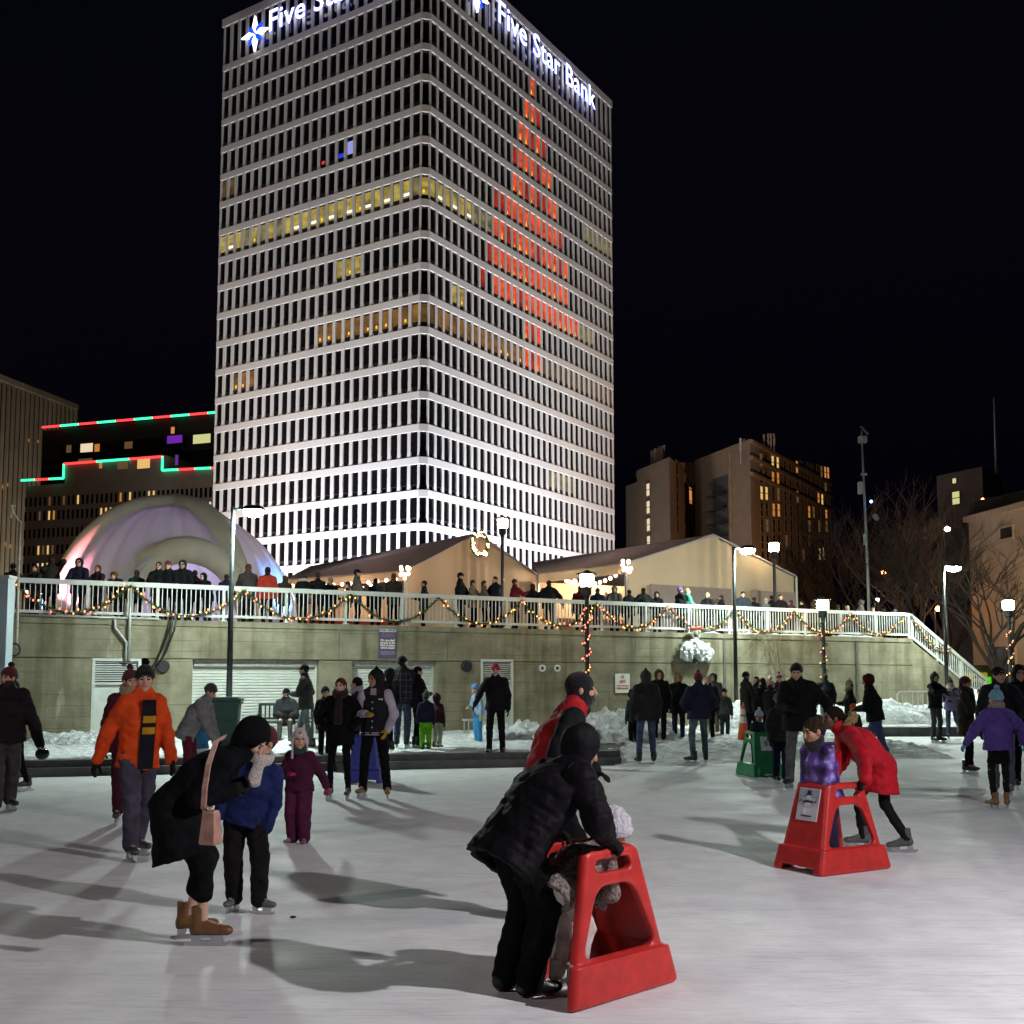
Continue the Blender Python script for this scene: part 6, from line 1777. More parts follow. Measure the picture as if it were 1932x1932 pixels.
# snow-plastered wreath with a red bow hung on the wall
c = wp(ws(1306), -.16, wz(1306, 1226))
t = thing('snow_laden_wreath', 'big snow-plastered wreath with a small red bow hung high on the wall', 'wreath', c, WRZ)
def wfn(P):
    d = ell(P, (0, 0, 0), (.60, .16, .36)); d = smin(d, ell(P, (-.1, 0, -.1), (.5, .14, .32)), .1); d = smin(d, ell(P, (.35, 0, -.12), (.3, .12, .26)), .1)
    d = np.maximum(d, -ell(P, (-.05, -.05, -.33), (.17, .3, .16)))
    return d * .8 + .05 * wob(P, 9, 3) + .03 * wob(P, 22, 5)
link('snow_crust', np_mesh('snow_crust', [nets(wfn, (-.85, -.3, -.6), (.85, .3, .55), .03)], SNOW), t)
mb = MB(); r = random.Random(5)
for k in range(340):
    a = r.uniform(0, 6.283); q = r.uniform(.75, 1.02); e = Vector((.62 * q * math.cos(a), r.uniform(-.05, .1), .40 * q * math.sin(a) - .04)); vv = Vector((math.cos(a) + r.gauss(0, .6), r.gauss(0, .3), math.sin(a) + r.gauss(0, .6))).normalized() * r.uniform(.08, .2)
    w = vv.orthogonal().normalized() * .012; mb.add([e - w, e + w, e + vv], [(0, 1, 2)])
mb.build('fir_fringe', NEEDLE, t)
mb = MB()
for sx in (-1, 1): mb.tube([(sx * .1, -.05, .36), (sx * .16, -.05, .5), (sx * .08, -.05, .62), (sx * .0, -.05, .55)], .025, 6)
mb.build('ribbon_loop', PIPE, t)
mb = MB(); mb.ball((-.1, -.05, .68), (.16, .06, .06), 8, 6); mb.ball((.12, -.05, .7), (.16, .06, .06), 8, 6); mb.build('bow', mat('bow_red', (.4, .03, .02), .5), t, True)
# climbing stems on the wall
for lb, x0, x1, y1, sd_ in (('tangle of bare climbing stems on the wall left of the snow-dusted lantern post', 1408, 1475, 1196, 2), ('snow-tipped bare stems hanging from the coping near the right lantern post', 1490, 1545, 1192, 7)):
    r = random.Random(sd_); t = MB()
    for k in range(26):
        sa = ws(r.uniform(x0, x1)); pts = [wp(sa, -.04, WT - .15 + r.uniform(0, .2))]; ln_ = r.uniform(.4, 1.7 if sd_ == 2 else .8)
        for q in range(5): pts.append(pts[-1] + Vector((r.uniform(-.14, .2), r.uniform(-.06, -.0), -ln_ / 5)))
        t.tube(pts, [.008, .007, .006, .005, .004, .002], 4)
    tag(t.build('climbing_stems', mat('dry_stem', (.16, .12, .07), .9), None), lb, 'climbing plant', 'bare climbers on the wall')
# snow lying on the coping, as separate ridges
for i, (x0, x1) in enumerate(((1318, 1362), (1400, 1545), (1575, 1668))):
    s0, s1 = ws(x0), ws(x1); rs_ = i * 3.1
    def cf(P):
        return np.maximum(cap(P, V3(s0, .1, WT), V3(s1, .1, WT), .07, .06) + .03 * wob(P, 5, rs_) + .02 * wob(P, 13, rs_), -(P[:, 2] - WT + .005))
    o = link('coping_snow', np_mesh('coping_snow', [nets(cf, (s0 - .2, -.1, WT - .02), (s1 + .2, .3, WT + .2), .035)], SNOW), None, (WA.x, WA.y, 0), (0, 0, WRZ))
    tag(o, ('short ridge of snow on the coping right of the snowy wreath', 'long ridge of snow on the coping over the climbing stems', 'ridge of snow on the coping at the right end of the wall')[i], 'snow ridge', 'snow ridges on the coping')
# ploughed snow piles
def pile(label, cx, cy, rx, ry, h, seed, z0=.1, rgh=1.):
    def f(X, Y):
        q = np.sqrt(((X - cx) / rx) ** 2 + ((Y - cy) / ry) ** 2) + .12 * wn2(X, Y, 1.7, seed)
        z = h * np.clip(1 - q ** 2, 0, 1) ** .7
        r_ = rough2(X, Y, seed)
        z = z * (1 + .3 * r_) + np.where(q < 1, (.16 * np.abs(wn2(X, Y, 5, seed + 1)) + .10 * wn2(X, Y, 12, seed + 4) + .05 * wn2(X, Y, 24, seed + 6)) * np.clip((1 - q) * 4, 0, 1) * rgh, 0)
        return np.where(q > 1.02, -1, z0 + z - .02)
    tag(heap('snow_pile', f, cx - rx * 1.25, cx + rx * 1.25, cy - ry * 1.25, cy + ry * 1.25, .055, SNOW), label, 'snow pile', 'ploughed snow piles by the wall')
q = atd(1160, 1360, 29.2); pile('ploughed snow pile behind the man in the red vest', q.x + .3, 29.6, 1.7, 1.5, .62, 3)
q = atd(1080, 1385, 27); pile('low snow ridge between the red-hatted person and the lantern post', q.x - .6, 27.5, 2.4, 1.1, .45, 9)
q = atd(140, 1400, 24.5); pile('low snow ridge at the foot of the wall on the far left', q.x, 25.2, 1.7, .8, .30, 14, PZ, .45)
q = atd(1640, 1335, 36.2); pile('smooth bluish snow bank at the foot of the wall on the right', q.x + .2, 36.6, 2.6, 1.4, .82, 21, .2, .4)
q = atd(1560, 1335, 36.2); pile('snow bank behind the crowd under the right lantern post', q.x - 1.0, 36.6, 2.0, 1.3, .78, 27, .1)
q = atd(1860, 1310, 39); pile('snow bank at the bottom of the stairs', q.x, 39.5, 2.2, 1.6, 1.1, 33, .2)
q = atd(1410, 1350, 33.5); pile('snow bank behind the traffic cone', q.x + .2, 34.3, 1.3, 1.2, .8, 37, .1)
# dropped glove-dark scrap on the ice
p = atz(553, 1732); t = MB(); t.ball((0, 0, .008), (.024, .016, .009), 8, 6); tag(t.build('dropped_scrap', BLACKP, None, True), 'small dark scrap lying on the ice right of the navy-jacketed child', 'scrap').location = p
# lit van-like stall beyond the stairs
p = atd(1815, 1232, 52)
t = thing('lit_kiosk', 'yellow-green lit kiosk glimpsed beyond the foot of the stairs', 'kiosk', (p.x, p.y, .0), R(10))
mb = MB(); mb.box((0, 0, 1.2), (2.2, 1.4, 2.4)); mb.build('body', mat('kiosk_body', (.1, .1, .03), .6), t)
mb = MB(); mb.box((-.05, -.72, 1.75), (1.7, .04, .6)); mb.build('lit_sign', glow('kiosk_yellow', lin((140, 140, 30)), 1., False), t)
mb = MB(); mb.box((.85, -.74, 1.5), (.25, .04, .7)); mb.build('green_panel', glow('kiosk_green', lin((90, 190, 40)), 1., False), t)
mb = MB(); mb.box((-.05, -.73, 1.15), (1.9, .04, .25)); mb.build('orange_strip', glow('kiosk_orange', lin((170, 80, 20)), 1., False), t)
# ---------------------------------------------------------------- the people
def loc2(pos, yaw, W, s=1.):
    d = Vector(W) - Vector(pos); c, s_ = math.cos(-R(yaw)), math.sin(-R(yaw))
    return ((c * d.x - s_ * d.y) / s, (s_ * d.x + c * d.y) / s, d.z / s)
def aidpt(P, Y, x, y, z):
    c, s_ = math.cos(Y), math.sin(Y); return Vector((P.x + c * x - s_ * y, P.y + s_ * x + c * y, z))
BLK = (.006, .006, .007); BLK2 = (.010, .009, .011); NAVY = (.012, .014, .035); JEAN = (.045, .06, .11); GREY = (.06, .06, .065); BRN = (.16, .07, .025); MAR = (.13, .012, .03)
def patch(root, I, name, col, w, t0, t1, r, kind='wool', yo=0.):
    """curved piece of cloth on the chest, t along pelvis-neck"""
    nx, nt = 8, 8; pel, nk = I['pel'], I['neck']; f, rt = I['fwd'], I['right']; s = I['s']
    mb = MB(); G = []
    for side in (0, .012):
        for i in range(nx + 1):
            a = (i / nx - .5) * 2 * w / (r * 1.38) + yo
            for j in range(nt + 1):
                t = t0 + (t1 - t0) * j / nt
                c = pel + (I['chest'] - pel) * min(1, t / .52) if t < .52 else I['chest'] + (nk - I['chest']) * (t - .52) / .48
                rr = (r + side - (.03 * max(0, t - .6) / .4)) * s
                G.append(c + f * rr * math.cos(a) + rt * rr * 1.36 * math.sin(a))
    n1 = (nx + 1) * (nt + 1); fs = []
    for b in (0, 1):
        for i in range(nx):
            for j in range(nt):
                q = [b * n1 + i * (nt + 1) + j, b * n1 + (i + 1) * (nt + 1) + j, b * n1 + (i + 1) * (nt + 1) + j + 1, b * n1 + i * (nt + 1) + j + 1]
                fs.append(tuple(q if b == 0 else q[::-1]))
    rim = [i * (nt + 1) for i in range(nx + 1)] + [nx * (nt + 1) + j for j in range(1, nt + 1)] + [i * (nt + 1) + nt for i in range(nx - 1, -1, -1)] + [j for j in range(nt - 1, 0, -1)]
    for k in range(len(rim)):
        a, b = rim[k], rim[(k + 1) % len(rim)]; fs.append((a, b, b + n1, a + n1))
    mb.add(G, fs); return mb.build(name, cloth(col, kind), root, True)
# --- foreground: black puffer coat with the red aid
pos = atz(978, 1874); yaw = -62
hw = aidpt(A1P, A1Y, .18, .05, .79); hw2 = aidpt(A1P, A1Y, -.18, .0, .79)
s = 1.62 / 1.75
person('adult in a black puffer coat and hood bending over the front red skating aid', pos, yaw, 1.62, lean=39, hipshift=(0, -.02), crouch=.03, head=(-5, 12),
       feet=((.09, .03, 0, -6, 0), (-.10, -.03, 0, 4, 0)), hands=((*loc2(pos, yaw, hw + Vector((-.06, -.02, .045)), s), .6, .6, -.6), (*loc2(pos, yaw, hw2 + Vector((-.05, 0, .05)), s), .3, .8, -.5)), grip=(1, 1),
       top=('coat', (.005, .0042, .0065), .18, .055, .02), kind='puffer', quilt=(.045, .0035), legs=((.006, .006, .006), .034), hat=('hood', BLK), hair=None, shoe=('shoe', BLK), build=1.18)
# child with white knitted hat inside the aid
pos = aidpt(A1P, A1Y, .0, -.17, 0); yaw = math.degrees(A1Y)
I = person('small child in a white knitted hat and fur jacket inside the front red aid', pos, yaw, 1.20, kid=.95, lean=58, hipshift=(0, -.06), head=(-10, 0), crouch=.05,
       hands=((-.02, .46, .66), (-.10, .46, .66)), grip=(1, 1), top=('jacket', (.26, .22, .20), .13, .03), kind='fur', legs=((.68, .60, .55), .02), hat=('bigknit', (.62, .60, .66), None), hair=('long', (.05, .03, .02)), shoe=('figure', (.6, .6, .58)), glove=(.3, .28, .3), skin='light')
# woman in black bending left
pos = atz(360, 1779); yaw = -86
R4, I4 = person('woman in a long black coat and brown skates bending over a child', pos, yaw, 1.66, lean=46, hipshift=(0, -.14), crouch=.06, head=(-5, 34), feet=((.10, .10, 0, -4, 0), (-.11, -.04, 0, 6, 0)),
       hands=((.06, .26, 1.04), (-.10, .28, 1.06)), top=('coat', (.006, .006, .007), .34, .032, .065), kind='wool', legs=((.008, .008, .008), .025), bare_ankle=True, hat=('hood', BLK), hair=None, shoe=('figure', BRN), skin='pale', build=1.08)
c = atd(398, 1556, 6.62)
t = thing('handbag', 'pale pink leather shoulder bag hanging from the bending woman in black', 'handbag', c, R(-20))
PINK = cloth((.50, .27, .21), 'leather')
mb = MB(); vs = [(sx * w, sy * dd, z) for z, w, dd in ((-.115, .046, .04), (-.105, .052, .045), (.07, .040, .032), (.085, .034, .026)) for sx, sy in ((-1, -1), (1, -1), (1, 1), (-1, 1))]
mb.add(vs, [(3, 2, 1, 0), (12, 13, 14, 15)] + [(4 * l + i, 4 * l + (i + 1) % 4, 4 * l + 4 + (i + 1) % 4, 4 * l + 4 + i) for l in range(3) for i in range(4)]); mb.build('pouch', PINK, t)
tp = atd(408, 1398, 6.72) - c; md = atd(384, 1525, 6.60) - c
L_ = lambda v: Matrix.Rotation(R(20), 3, 'Z') @ v
mb = MB(); pts = [L_(tp + Vector((.02, .14, .02))), L_(tp), L_(tp * .66 + md * .34 + Vector((-.012, -.03, 0))), L_(tp * .3 + md * .7 + Vector((-.01, -.02, 0))), L_(md), Vector((-.03, 0, .08))]
for q in range(len(pts) - 1):
    a, b = pts[q], pts[q + 1]; dz = (b - a).normalized(); sd_ = dz.cross(Vector((0, 1, 0))).normalized() * .017
    th = Vector((0, .005, 0)); mb.add([a - sd_ - th, a + sd_ - th, b + sd_ - th, b - sd_ - th, a - sd_ + th, a + sd_ + th, b + sd_ + th, b - sd_ + th], [(0, 1, 2, 3), (7, 6, 5, 4), (0, 4, 5, 1), (2, 6, 7, 3), (0, 3, 7, 4), (1, 5, 6, 2)])
mb.build('strap', PINK, t)
mb = MB(); mb.tube([(-.03, -.035, .085), (-.01, -.05, .12), (.015, -.04, .1), (.03, -.03, .11)], .006, 5); mb.build('drawstring', PINK, t)
# child in navy
pos = atz(458, 1722); yaw = 188
person('child in a navy jacket and cream scarf standing against the bending woman', pos, yaw, 1.31, kid=.6, roll=-15, head=(-50, 8), feet=((.09, -.06, 0, -20, 0), (-.16, .08, 0, 60, 0)), hands=('down', 'down'),
       top=('jacket', (.010, .018, .085), .08, .035), kind='puffer', legs=((.012, .010, .012), .035), hat=('beanie', (.10, .012, .022), None), hair=('short', (.05, .03, .02)), scarf=((.55, .50, .46), .24), shoe=('skate', (.11, .105, .105)), skin='light')
# maroon snowsuit child
pos = atz(563, 1590); yaw = 168
person('child in a plum snowsuit and white animal hat with orange beak', pos, yaw, 1.17, kid=.7, head=(28, -5), feet=((.10, 0, 0, -18, 0), (-.10, .02, 0, 20, 0)), hands=('front', 'back'),
       top=('jacket', (.058, .010, .030), .06, .045), kind='shell', legs=((.08, .016, .048), .05), hat=('earflap', (.55, .48, .46), (.6, .15, .03)), scarf=((.015, .06, .05),), hair=('short', (.06, .03, .02)), shoe=('shoe', (.25, .12, .16)), glove=(.42, .02, .13), skin='light')
# orange jacket man
pos = atz(255, 1618); yaw = -135
R6, I6 = person('man in a bright orange jacket and black knit hat skating past', pos, yaw, 1.76, lean=6, head=(-25, 0), feet=((.13, .16, 0, -10, 0), (-.08, -.12, 0, 10, 0)), hands=((.33, -.16, .93), (-.25, .18, .93)),
       top=('jacket', (.62, .062, .010), .13, .035), legs=((.055, .05, .075), .025), legkind='denim', hat=('beanie', BLK, BLK), hair=('short', (.05, .03, .02)), shoe=('skate', (.05, .045, .045)), skin='light', build=.93)
patch(R6, I6, 'shirt_front', (.012, .012, .016), .075, -.2, .9, .160)
for k in (0, 1): patch(R6, I6, 'shirt_print', (.45, .22, .015), .062, .60 - .18 * k - .06, .60 - .18 * k + .05, .170)
# maroon person behind the orange jacket
person('person in a dark maroon jacket and bobble hat half hidden behind the orange jacket', atz(238, 1552), 200, 1.74, head=(20, 0), lean=4, top=('jacket', (.06, .01, .018), .14, .03), hat=('beanie', (.09, .02, .025), (.09, .02, .025)), scarf=((.35, .26, .18),), legs=((.05, .012, .02), .02), shoe=('skate', (.05, .05, .05)))
# left edge man
R8, I8 = person('bearded man in a black jacket and maroon bobble hat at the left edge', atz(4, 1532), 222, 1.78, lean=3, head=(-62, 0), feet=((.09, .05, 0, -8, 0), (-.12, -.10, 0, 8, 0)), hands=('down', (-.40, .10, .84)), grip=(0, 1),
       top=('jacket', (.012, .009, .011), .10, .045), legs=((.055, .045, .045), .03), legkind='denim', hat=('beanie', (.11, .014, .022), (.05, .008, .012)), beard=True, hair=('short', (.02, .012, .008)), glove=None, shoe=('skate', (.02, .015, .015)), skin='light', build=1.1)
W = R8.matrix_basis @ Vector(I8['wr'][1]); 
t = thing('helmet', 'small shiny black helmet held in the hand of the bearded man', 'helmet', W + Vector((.06, -.05, -.12)))
mb = MB(); mb.ball((0, 0, 0), (.085, .11, .08), 14, 10); mb.build('shell', mat('helmet_gloss', (.015, .015, .02), .08), t, True)
mb = MB(); [mb.box((.03 * k - .03, -.04, .075 - abs(k - 1) * .008), (.008, .1, .01)) for k in range(3)]; mb.build('vent', mat('helmet_vent', (.5, .5, .52), .3), t)
person('skater in black leggings and boots passing behind the bearded man', atz(30, 1492), 120, 1.62, lean=8, feet=((.10, .12, 0, -6, 0), (-.08, -.15, 0, 10, 0)), top=('jacket', (.14, .10, .05), .06, .02), legs=(BLK, .0), hat=('beanie', BLK, None), shoe=('skate', (.035, .012, .014)))
# behind the orange jacket on the right
person('adult in a grey quilted coat bending towards a child in blue', atz(352, 1490), -95, 1.66, lean=28, head=(-5, 18), hands=((.10, .5, .8), (-.12, .45, .8)), top=('jacket', (.20, .19, .19), .16, .035), kind='puffer', quilt=(.085, .012), legs=((.10, .015, .03), .01), hat=('beanie', (.05, .05, .055), None), shoe=('skate', BLK))
person('child in a blue jacket and red bobble hat behind the orange jacket', atz(378, 1478), -30, 1.14, kid=.6, head=(-40, 0), hands=('front', 'down'), top=('jacket', (.03, .12, .24), .06, .03), legs=((.4, .4, .4), .03), hat=('beanie', (.28, .03, .06), (.06, .01, .05)), shoe=('skate', (.3, .3, .3)))
# couple in black
person('smiling woman all in black with a dark scarf and auburn hair', atz(640, 1508), 176, 1.66, head=(-6, 0), feet=((.15, 0, 0, -5, 0), (-.13, 0, 0, 5, 0)), hands=('pocket', 'pocket'), top=('coat', BLK, .17, .03), kind='wool', legs=(BLK, -.006), hair=('bob', (.12, .03, .012)), scarf=((.022, .012, .012), .42), shoe=('skate', (.05, .035, .03)), skin='pale')
R12, I12 = person('young man in a black varsity jacket with pale sleeves and a dark hood', atz(706, 1506), 172, 1.76, head=(-35, 4), feet=((.18, -.05, 0, -12, 0), (-.20, .03, 0, 16, 0)), hands=('front', (-.21, .10, .98)), grip=(1, 0),
       top=('varsity', (.014, .014, .016), .08, .03), sleeve=(.40, .36, .42), legs=(BLK, .012), hat=('peak', (.016, .012, .012)), hair=None, glove=(.36, .2, .03), shoe=('figure', (.22, .12, .05)), skin='tan')
for k in (0, 1): patch(R12, I12, 'rib_stripe', (.42, .40, .45), .2, -.135 + .045 * k, -.115 + .045 * k, .152)
patch(R12, I12, 'chest_stripe', (.45, .43, .46), .035, .70, .735, .165, yo=-.55)
patch(R12, I12, 'collar_lining', (.30, .24, .26), .05, .82, .98, .118)
for k in range(5):
    mb = MB(); mb.ball((0, 0, 0), .012, 8, 6); o = mb.build('button', mat('button_white', (.6, .6, .6), .3), R12, True); tt = .05 + .15 * k; o.location = I12['pel'] + (I12['neck'] - I12['pel']) * tt + I12['fwd'] * .158
# promenade and behind couple
PS = lambda x, y: atz(x, y, PZ + .06)
person('woman with dark hair in a black jacket looking left behind the couple', atz(672, 1470), 100, 1.68, head=(-20, 0), hands=('front', 'front'), top=('jacket', (.022, .022, .025), .12, .03), hair=('bob', (.015, .01, .01)), legs=(BLK, 0), scarf=((.3, .28, .28),))
person('small child in black beside the woman in black', PS(612, 1424), 210, 1.30, kid=.5, top=('jacket', BLK, .1, .03), hat=('beanie', BLK, None), legs=(BLK, .02), shoe=('boot', BLK))
person('man in a black and grey jacket and cap walking left before the shutter', PS(576, 1410), 85, 1.76, lean=3, hands=('pocket', 'front'), feet=((.08, .18, 0, 0, 0), (-.08, -.16, 0, 0, 0)), top=('jacket', (.024, .024, .022), .12, .03), hat=('cap', BLK), legs=((.10, .11, .11), .01), legkind='denim', shoe=('boot', BLK))
I = PS(519, 1404)
bs = BP + Vector((0, 0, 0))
person('person in a dark coat sitting on the park bench', (bs.x + .02, bs.y - .04, bs.z), 188, 1.70, seat=True, crouch=.46, hipshift=(0, .0), lean=6, head=(-35, 15), feet=((.13, .46, 0, 0, 0), (-.13, .42, 0, 0, 0)), hands=((.08, .30, .62), (-.1, .32, .60)), top=('jacket', (.022, .022, .024), .06, .04), hat=('cap', BLK), legs=((.06, .06, .06), .01), shoe=('boot', (.05, .05, .05)), skin='light')
R15, I15 = person('broad man in a black and white plaid jacket seen from behind', PS(758, 1412), -8, 1.86, head=(-20, 0), hands=('front', 'down'), top=('jacket', (.022, .022, .026), .10, .04), hat=('beanie', BLK, None), legs=(JEAN, .012), legkind='denim', shoe=('skate', BLK), build=1.1)
PLD = cloth((.10, .10, .11), 'wool')
for k in range(5):
    mb = MB(); pr = []
    for j in range(13):
        a = math.pi + (j / 12 - .5) * 2.4; tt = .02 + .2 * k; c = I15['pel'] + (I15['neck'] - I15['pel']) * tt; rr = .170 - (.05 * max(0, tt - .7) / .3); pr.append(c + I15['fwd'] * rr * math.cos(a) + I15['right'] * rr * 1.5 * math.sin(a))
    mb.tube(pr, .010, 5); mb.build('plaid_stripe', PLD, R15)
for k in range(5):
    mb = MB(); a = math.pi + (k - 2) * .48; pr = [I15['pel'] + (I15['neck'] - I15['pel']) * tt + I15['fwd'] * (.170 - (.05 * max(0, tt - .7) / .3)) * math.cos(a) + I15['right'] * (.170 - (.05 * max(0, tt - .7) / .3)) * 1.5 * math.sin(a) for tt in (-.1, .1, .3, .5, .7, .9)]
    mb.tube(pr, .010, 5); mb.build('plaid_stripe', PLD, R15)
person('person with dark hood standing left of the plaid jacket', PS(733, 1416), 60, 1.66, top=('jacket', BLK2, .14, .03), hat=('hood', BLK2), hair=None, legs=(BLK, .0), shoe=('boot', BLK))
person('dark-haired youth in black right of the plaid jacket', PS(787, 1412), -60, 1.66, head=(-10, 5), hands=('front', 'front'), top=('jacket', BLK2, .08, .02), hair=('short', (.015, .01, .008)), legs=(BLK, .01), glove=None, shoe=('skate', BLK))
person('small child in bright green snow trousers and navy jacket seen from behind', PS(803, 1414), 10, 1.18, kid=.6, top=('jacket', NAVY, .05, .04), hat=('beanie', (.03, .06, .05), (.2, .3, .1)), legs=((.10, .34, .015), .035), shoe=('boot', BLK))
person('child in a dark maroon jacket and pale trousers beside the green snow trousers', PS(824, 1410), -30, 1.14, kid=.6, hands=('down', 'out'), top=('jacket', (.05, .012, .02), .08, .04), hat=('hood', (.05, .012, .02)), hair=None, legs=((.28, .30, .22), .03), shoe=('boot', BLK))
person('person in black with a bright red beanie standing on the snow edge', PS(935, 1420), 176, 1.74, head=(0, 0), feet=((.13, 0, 0, -8, 0), (-.14, 0, 0, 8, 0)), hands=('swing', 'down'), top=('jacket', (.008, .008, .012), .08, .03), hat=('beanie', (.45, .025, .03), None), legs=((.008, .008, .010), .01), shoe=('boot', BLK))
person('child in light blue with a blue hat behind the person in the red beanie', atz(903, 1402, PZ), 120, 1.40, kid=.5, lean=8, hands=('front', 'down'), top=('jacket', (.25, .35, .5), .05, .03), hat=('beanie', (.12, .3, .6), None), legs=((.05, .25, .5), .03), glove=(.5, .35, .02), shoe=('boot', (.02, .08, .2)))
# red vest man
person('man in a red vest over black sleeves with a balaclava skating to the right', atz(1060, 1740), -84, 1.78, lean=19, hipshift=(0, -.12), head=(-4, -6), crouch=.05, feet=((.10, .12, 0, -6, 0), (-.10, -.25, 0, 8, 0)), hands=('pocket', 'front'),
       top=('vest', (.36, .014, .020), .13, .05), sleeve=(.010, .010, .012), kind='puffer', quilt=(.10, .008), legs=(BLK, .015), hat=('balaclava', (.012, .011, .013)), hair=None, shoe=('skate', BLK), skin='light', build=1.08)
# middle group
person('skater in a black jacket and blue jeans seen from behind left of the group', atz(1220, 1443), 4, 1.80, feet=((.14, 0, 0, -10, 0), (-.15, .0, 0, 10, 0)), hands=('down', 'down'), top=('jacket', (.018, .020, .018), .12, .04), hat=('peak', (.03, .035, .03)), hair=None, legs=(JEAN, .008), legkind='denim', shoe=('skate', BLK))
person('skater in a navy jacket with a maroon beanie and washed jeans', atz(1320, 1441), 8, 1.76, head=(-10, 4), feet=((.13, 0, 0, -14, 0), (-.13, 0, 0, 60, 0)), hands=('pocket', 'pocket'), top=('jacket', (.018, .018, .038), .08, .045), hat=('beanie', (.14, .02, .03), (.14, .02, .03)), legs=((.07, .11, .13), .008), legkind='denim', shoe=('skate', (.03, .03, .03)), build=1.06)
T_ = lambda x, d: Vector((atd(x, HOR, d).x, d, .10))
person('person in black with a big brown fur hood facing the rink', T_(1243, 28.5), 182, 1.84, top=('coat', BLK, .2, .04), hat=('fur', BLK, (.10, .07, .045)), hair=None, legs=(BLK, .01), shoe=('boot', BLK))
person('person in black with a tan fur hood beside the brown fur hood', T_(1279, 29), 178, 1.76, top=('coat', BLK, .2, .04), hat=('fur', BLK, (.30, .22, .11)), hair=None, legs=(NAVY, .01), shoe=('boot', (.3, .26, .18)), hands=('pocket', 'pocket'))
person('child in a dark teal jacket at the left of the group', T_(1195, 27), 30, 1.36, kid=.5, hands=('out', 'down'), top=('jacket', (.015, .03, .032), .12, .03), hat=('fur', (.015, .03, .032), (.03, .02, .01)), hair=None, legs=(BLK, .02), shoe=('boot', BLK))
person('blond person in dark grey partly behind the maroon beanie', T_(1336, 29), 160, 1.70, top=('jacket', BLK2, .14, .03), hair=('bob', (.45, .32, .16)), legs=(BLK, .01), shoe=('boot', BLK))
person('hooded person in a black and grey jacket with khaki trousers', T_(1346, 32), 150, 1.78, top=('jacket', (.05, .05, .045), .1, .04), hat=('hood', BLK), hair=None, legs=((.12, .10, .06), .015), shoe=('boot', BLK))
person('child in a grey jacket at the right end of the middle group', T_(1366, 30.5), 185, 1.36, kid=.5, head=(0, 10), top=('jacket', (.06, .06, .055), .06, .04), hat=('beanie', BLK, None), legs=((.03, .035, .045), .02), shoe=('boot', (.06, .05, .04)))
# crowd around the second tall post
person('man in a black cap and long dark coat beside the tall lamp post', T_(1407, 31.5), -75, 1.82, hands=('front', 'front'), top=('coat', (.016, .016, .014), .28, .03), hat=('beanie', BLK, None), legs=(BLK, .01), shoe=('boot', BLK))
person('woman with a striped headband talking to the man in the dark coat', T_(1427, 32.6), 110, 1.70, top=('coat', BLK2, .25, .03), hat=('headband', (.4, .38, .36)), hair=('bob', (.02, .015, .01)), legs=(BLK, .0), shoe=('boot', BLK), hands=('front', 'front'))
person('woman in black with a dark beanie in the crowd by the cone', T_(1439, 31.2), 30, 1.64, top=('coat', BLK, .25, .03), hat=('beanie', BLK, None), hair=('long', (.02, .012, .01)), legs=(BLK, .0), shoe=('boot', BLK))
person('man with grey temples further back in the crowd', T_(1452, 34), 150, 1.74, top=('jacket', BLK2, .12, .03), hair=('short', (.2, .18, .16)), legs=(BLK, .01), shoe=('boot', BLK))
person('woman in a pale pink knitted hat in the crowd', T_(1454, 29), -60, 1.56, head=(-20, 0), top=('jacket', BLK, .14, .035), hat=('beanie', (.45, .32, .30), None), hair=('bob', (.04, .02, .01)), legs=(BLK, .01), shoe=('boot', BLK))
person('person in a maroon bobble hat behind the pale pink hat', T_(1470, 32.5), 170, 1.76, top=('jacket', (.03, .012, .02), .14, .03), hat=('beanie', (.14, .015, .05), (.10, .012, .04)), legs=(BLK, .01), shoe=('boot', BLK))
person('blond person in the crowd left of the big dark skater', T_(1487, 33), 200, 1.66, top=('jacket', (.03, .03, .028), .14, .03), hair=('bob', (.40, .30, .16)), legs=(BLK, .01), shoe=('boot', BLK))
person('big man in black skating with a child at his side', atz(1512, 1487), 150, 1.88, lean=8, head=(10, 4), feet=((.14, .1, 0, -8, 0), (-.2, -.22, 0, 10, 0)), hands=('front', 'out'), top=('jacket', BLK, .13, .05), hat=('beanie', BLK, None), legs=((.09, .09, .10), .015), legkind='denim', shoe=('skate', BLK), build=1.12)
person('child in a dark grey jacket and grey beanie before the big man in black', atz(1473, 1478), 195, 1.42, kid=.4, head=(10, 8), top=('jacket', (.035, .036, .036), .1, .04), hat=('beanie', (.07, .08, .065), None), legs=(NAVY, .02), shoe=('skate', BLK), skin='tan')
person('small child with a pale blue hat behind the green skating aid', Vector((A3P.x - .02, A3P.y + .12, 0)), 190, 1.12, kid=.7, head=(5, 15), lean=12, hands=((.22, .34, .88), (-.22, .34, .88)), grip=(1, 1), top=('jacket', (.03, .035, .05), .08, .03), hat=('beanie', (.30, .34, .42), (.4, .4, .45)), legs=(BLK, .02), shoe=('skate', BLK), skin='tan')
person('man in a black jacket and pale jeans walking away below the garlanded post', T_(1557, 34.2), -10, 1.78, hands=('down', 'down'), top=('jacket', BLK, .1, .04), hair=('short', (.04, .03, .02)), hat=('cap', (.03, .025, .02)), legs=((.14, .19, .20), .005), legkind='denim', shoe=('boot', BLK))
person('woman in a cream bobble hat and fur collar reaching forward', atz(1606, 1414), 80, 1.62, head=(10, 0), hands=('front', 'down'), top=('jacket', BLK, .12, .03), hat=('beanie', (.36, .28, .16), (.6, .58, .55)), scarf=((.20, .15, .09),), hair=('bob', (.05, .03, .02)), legs=(BLK, .0), shoe=('skate', BLK))
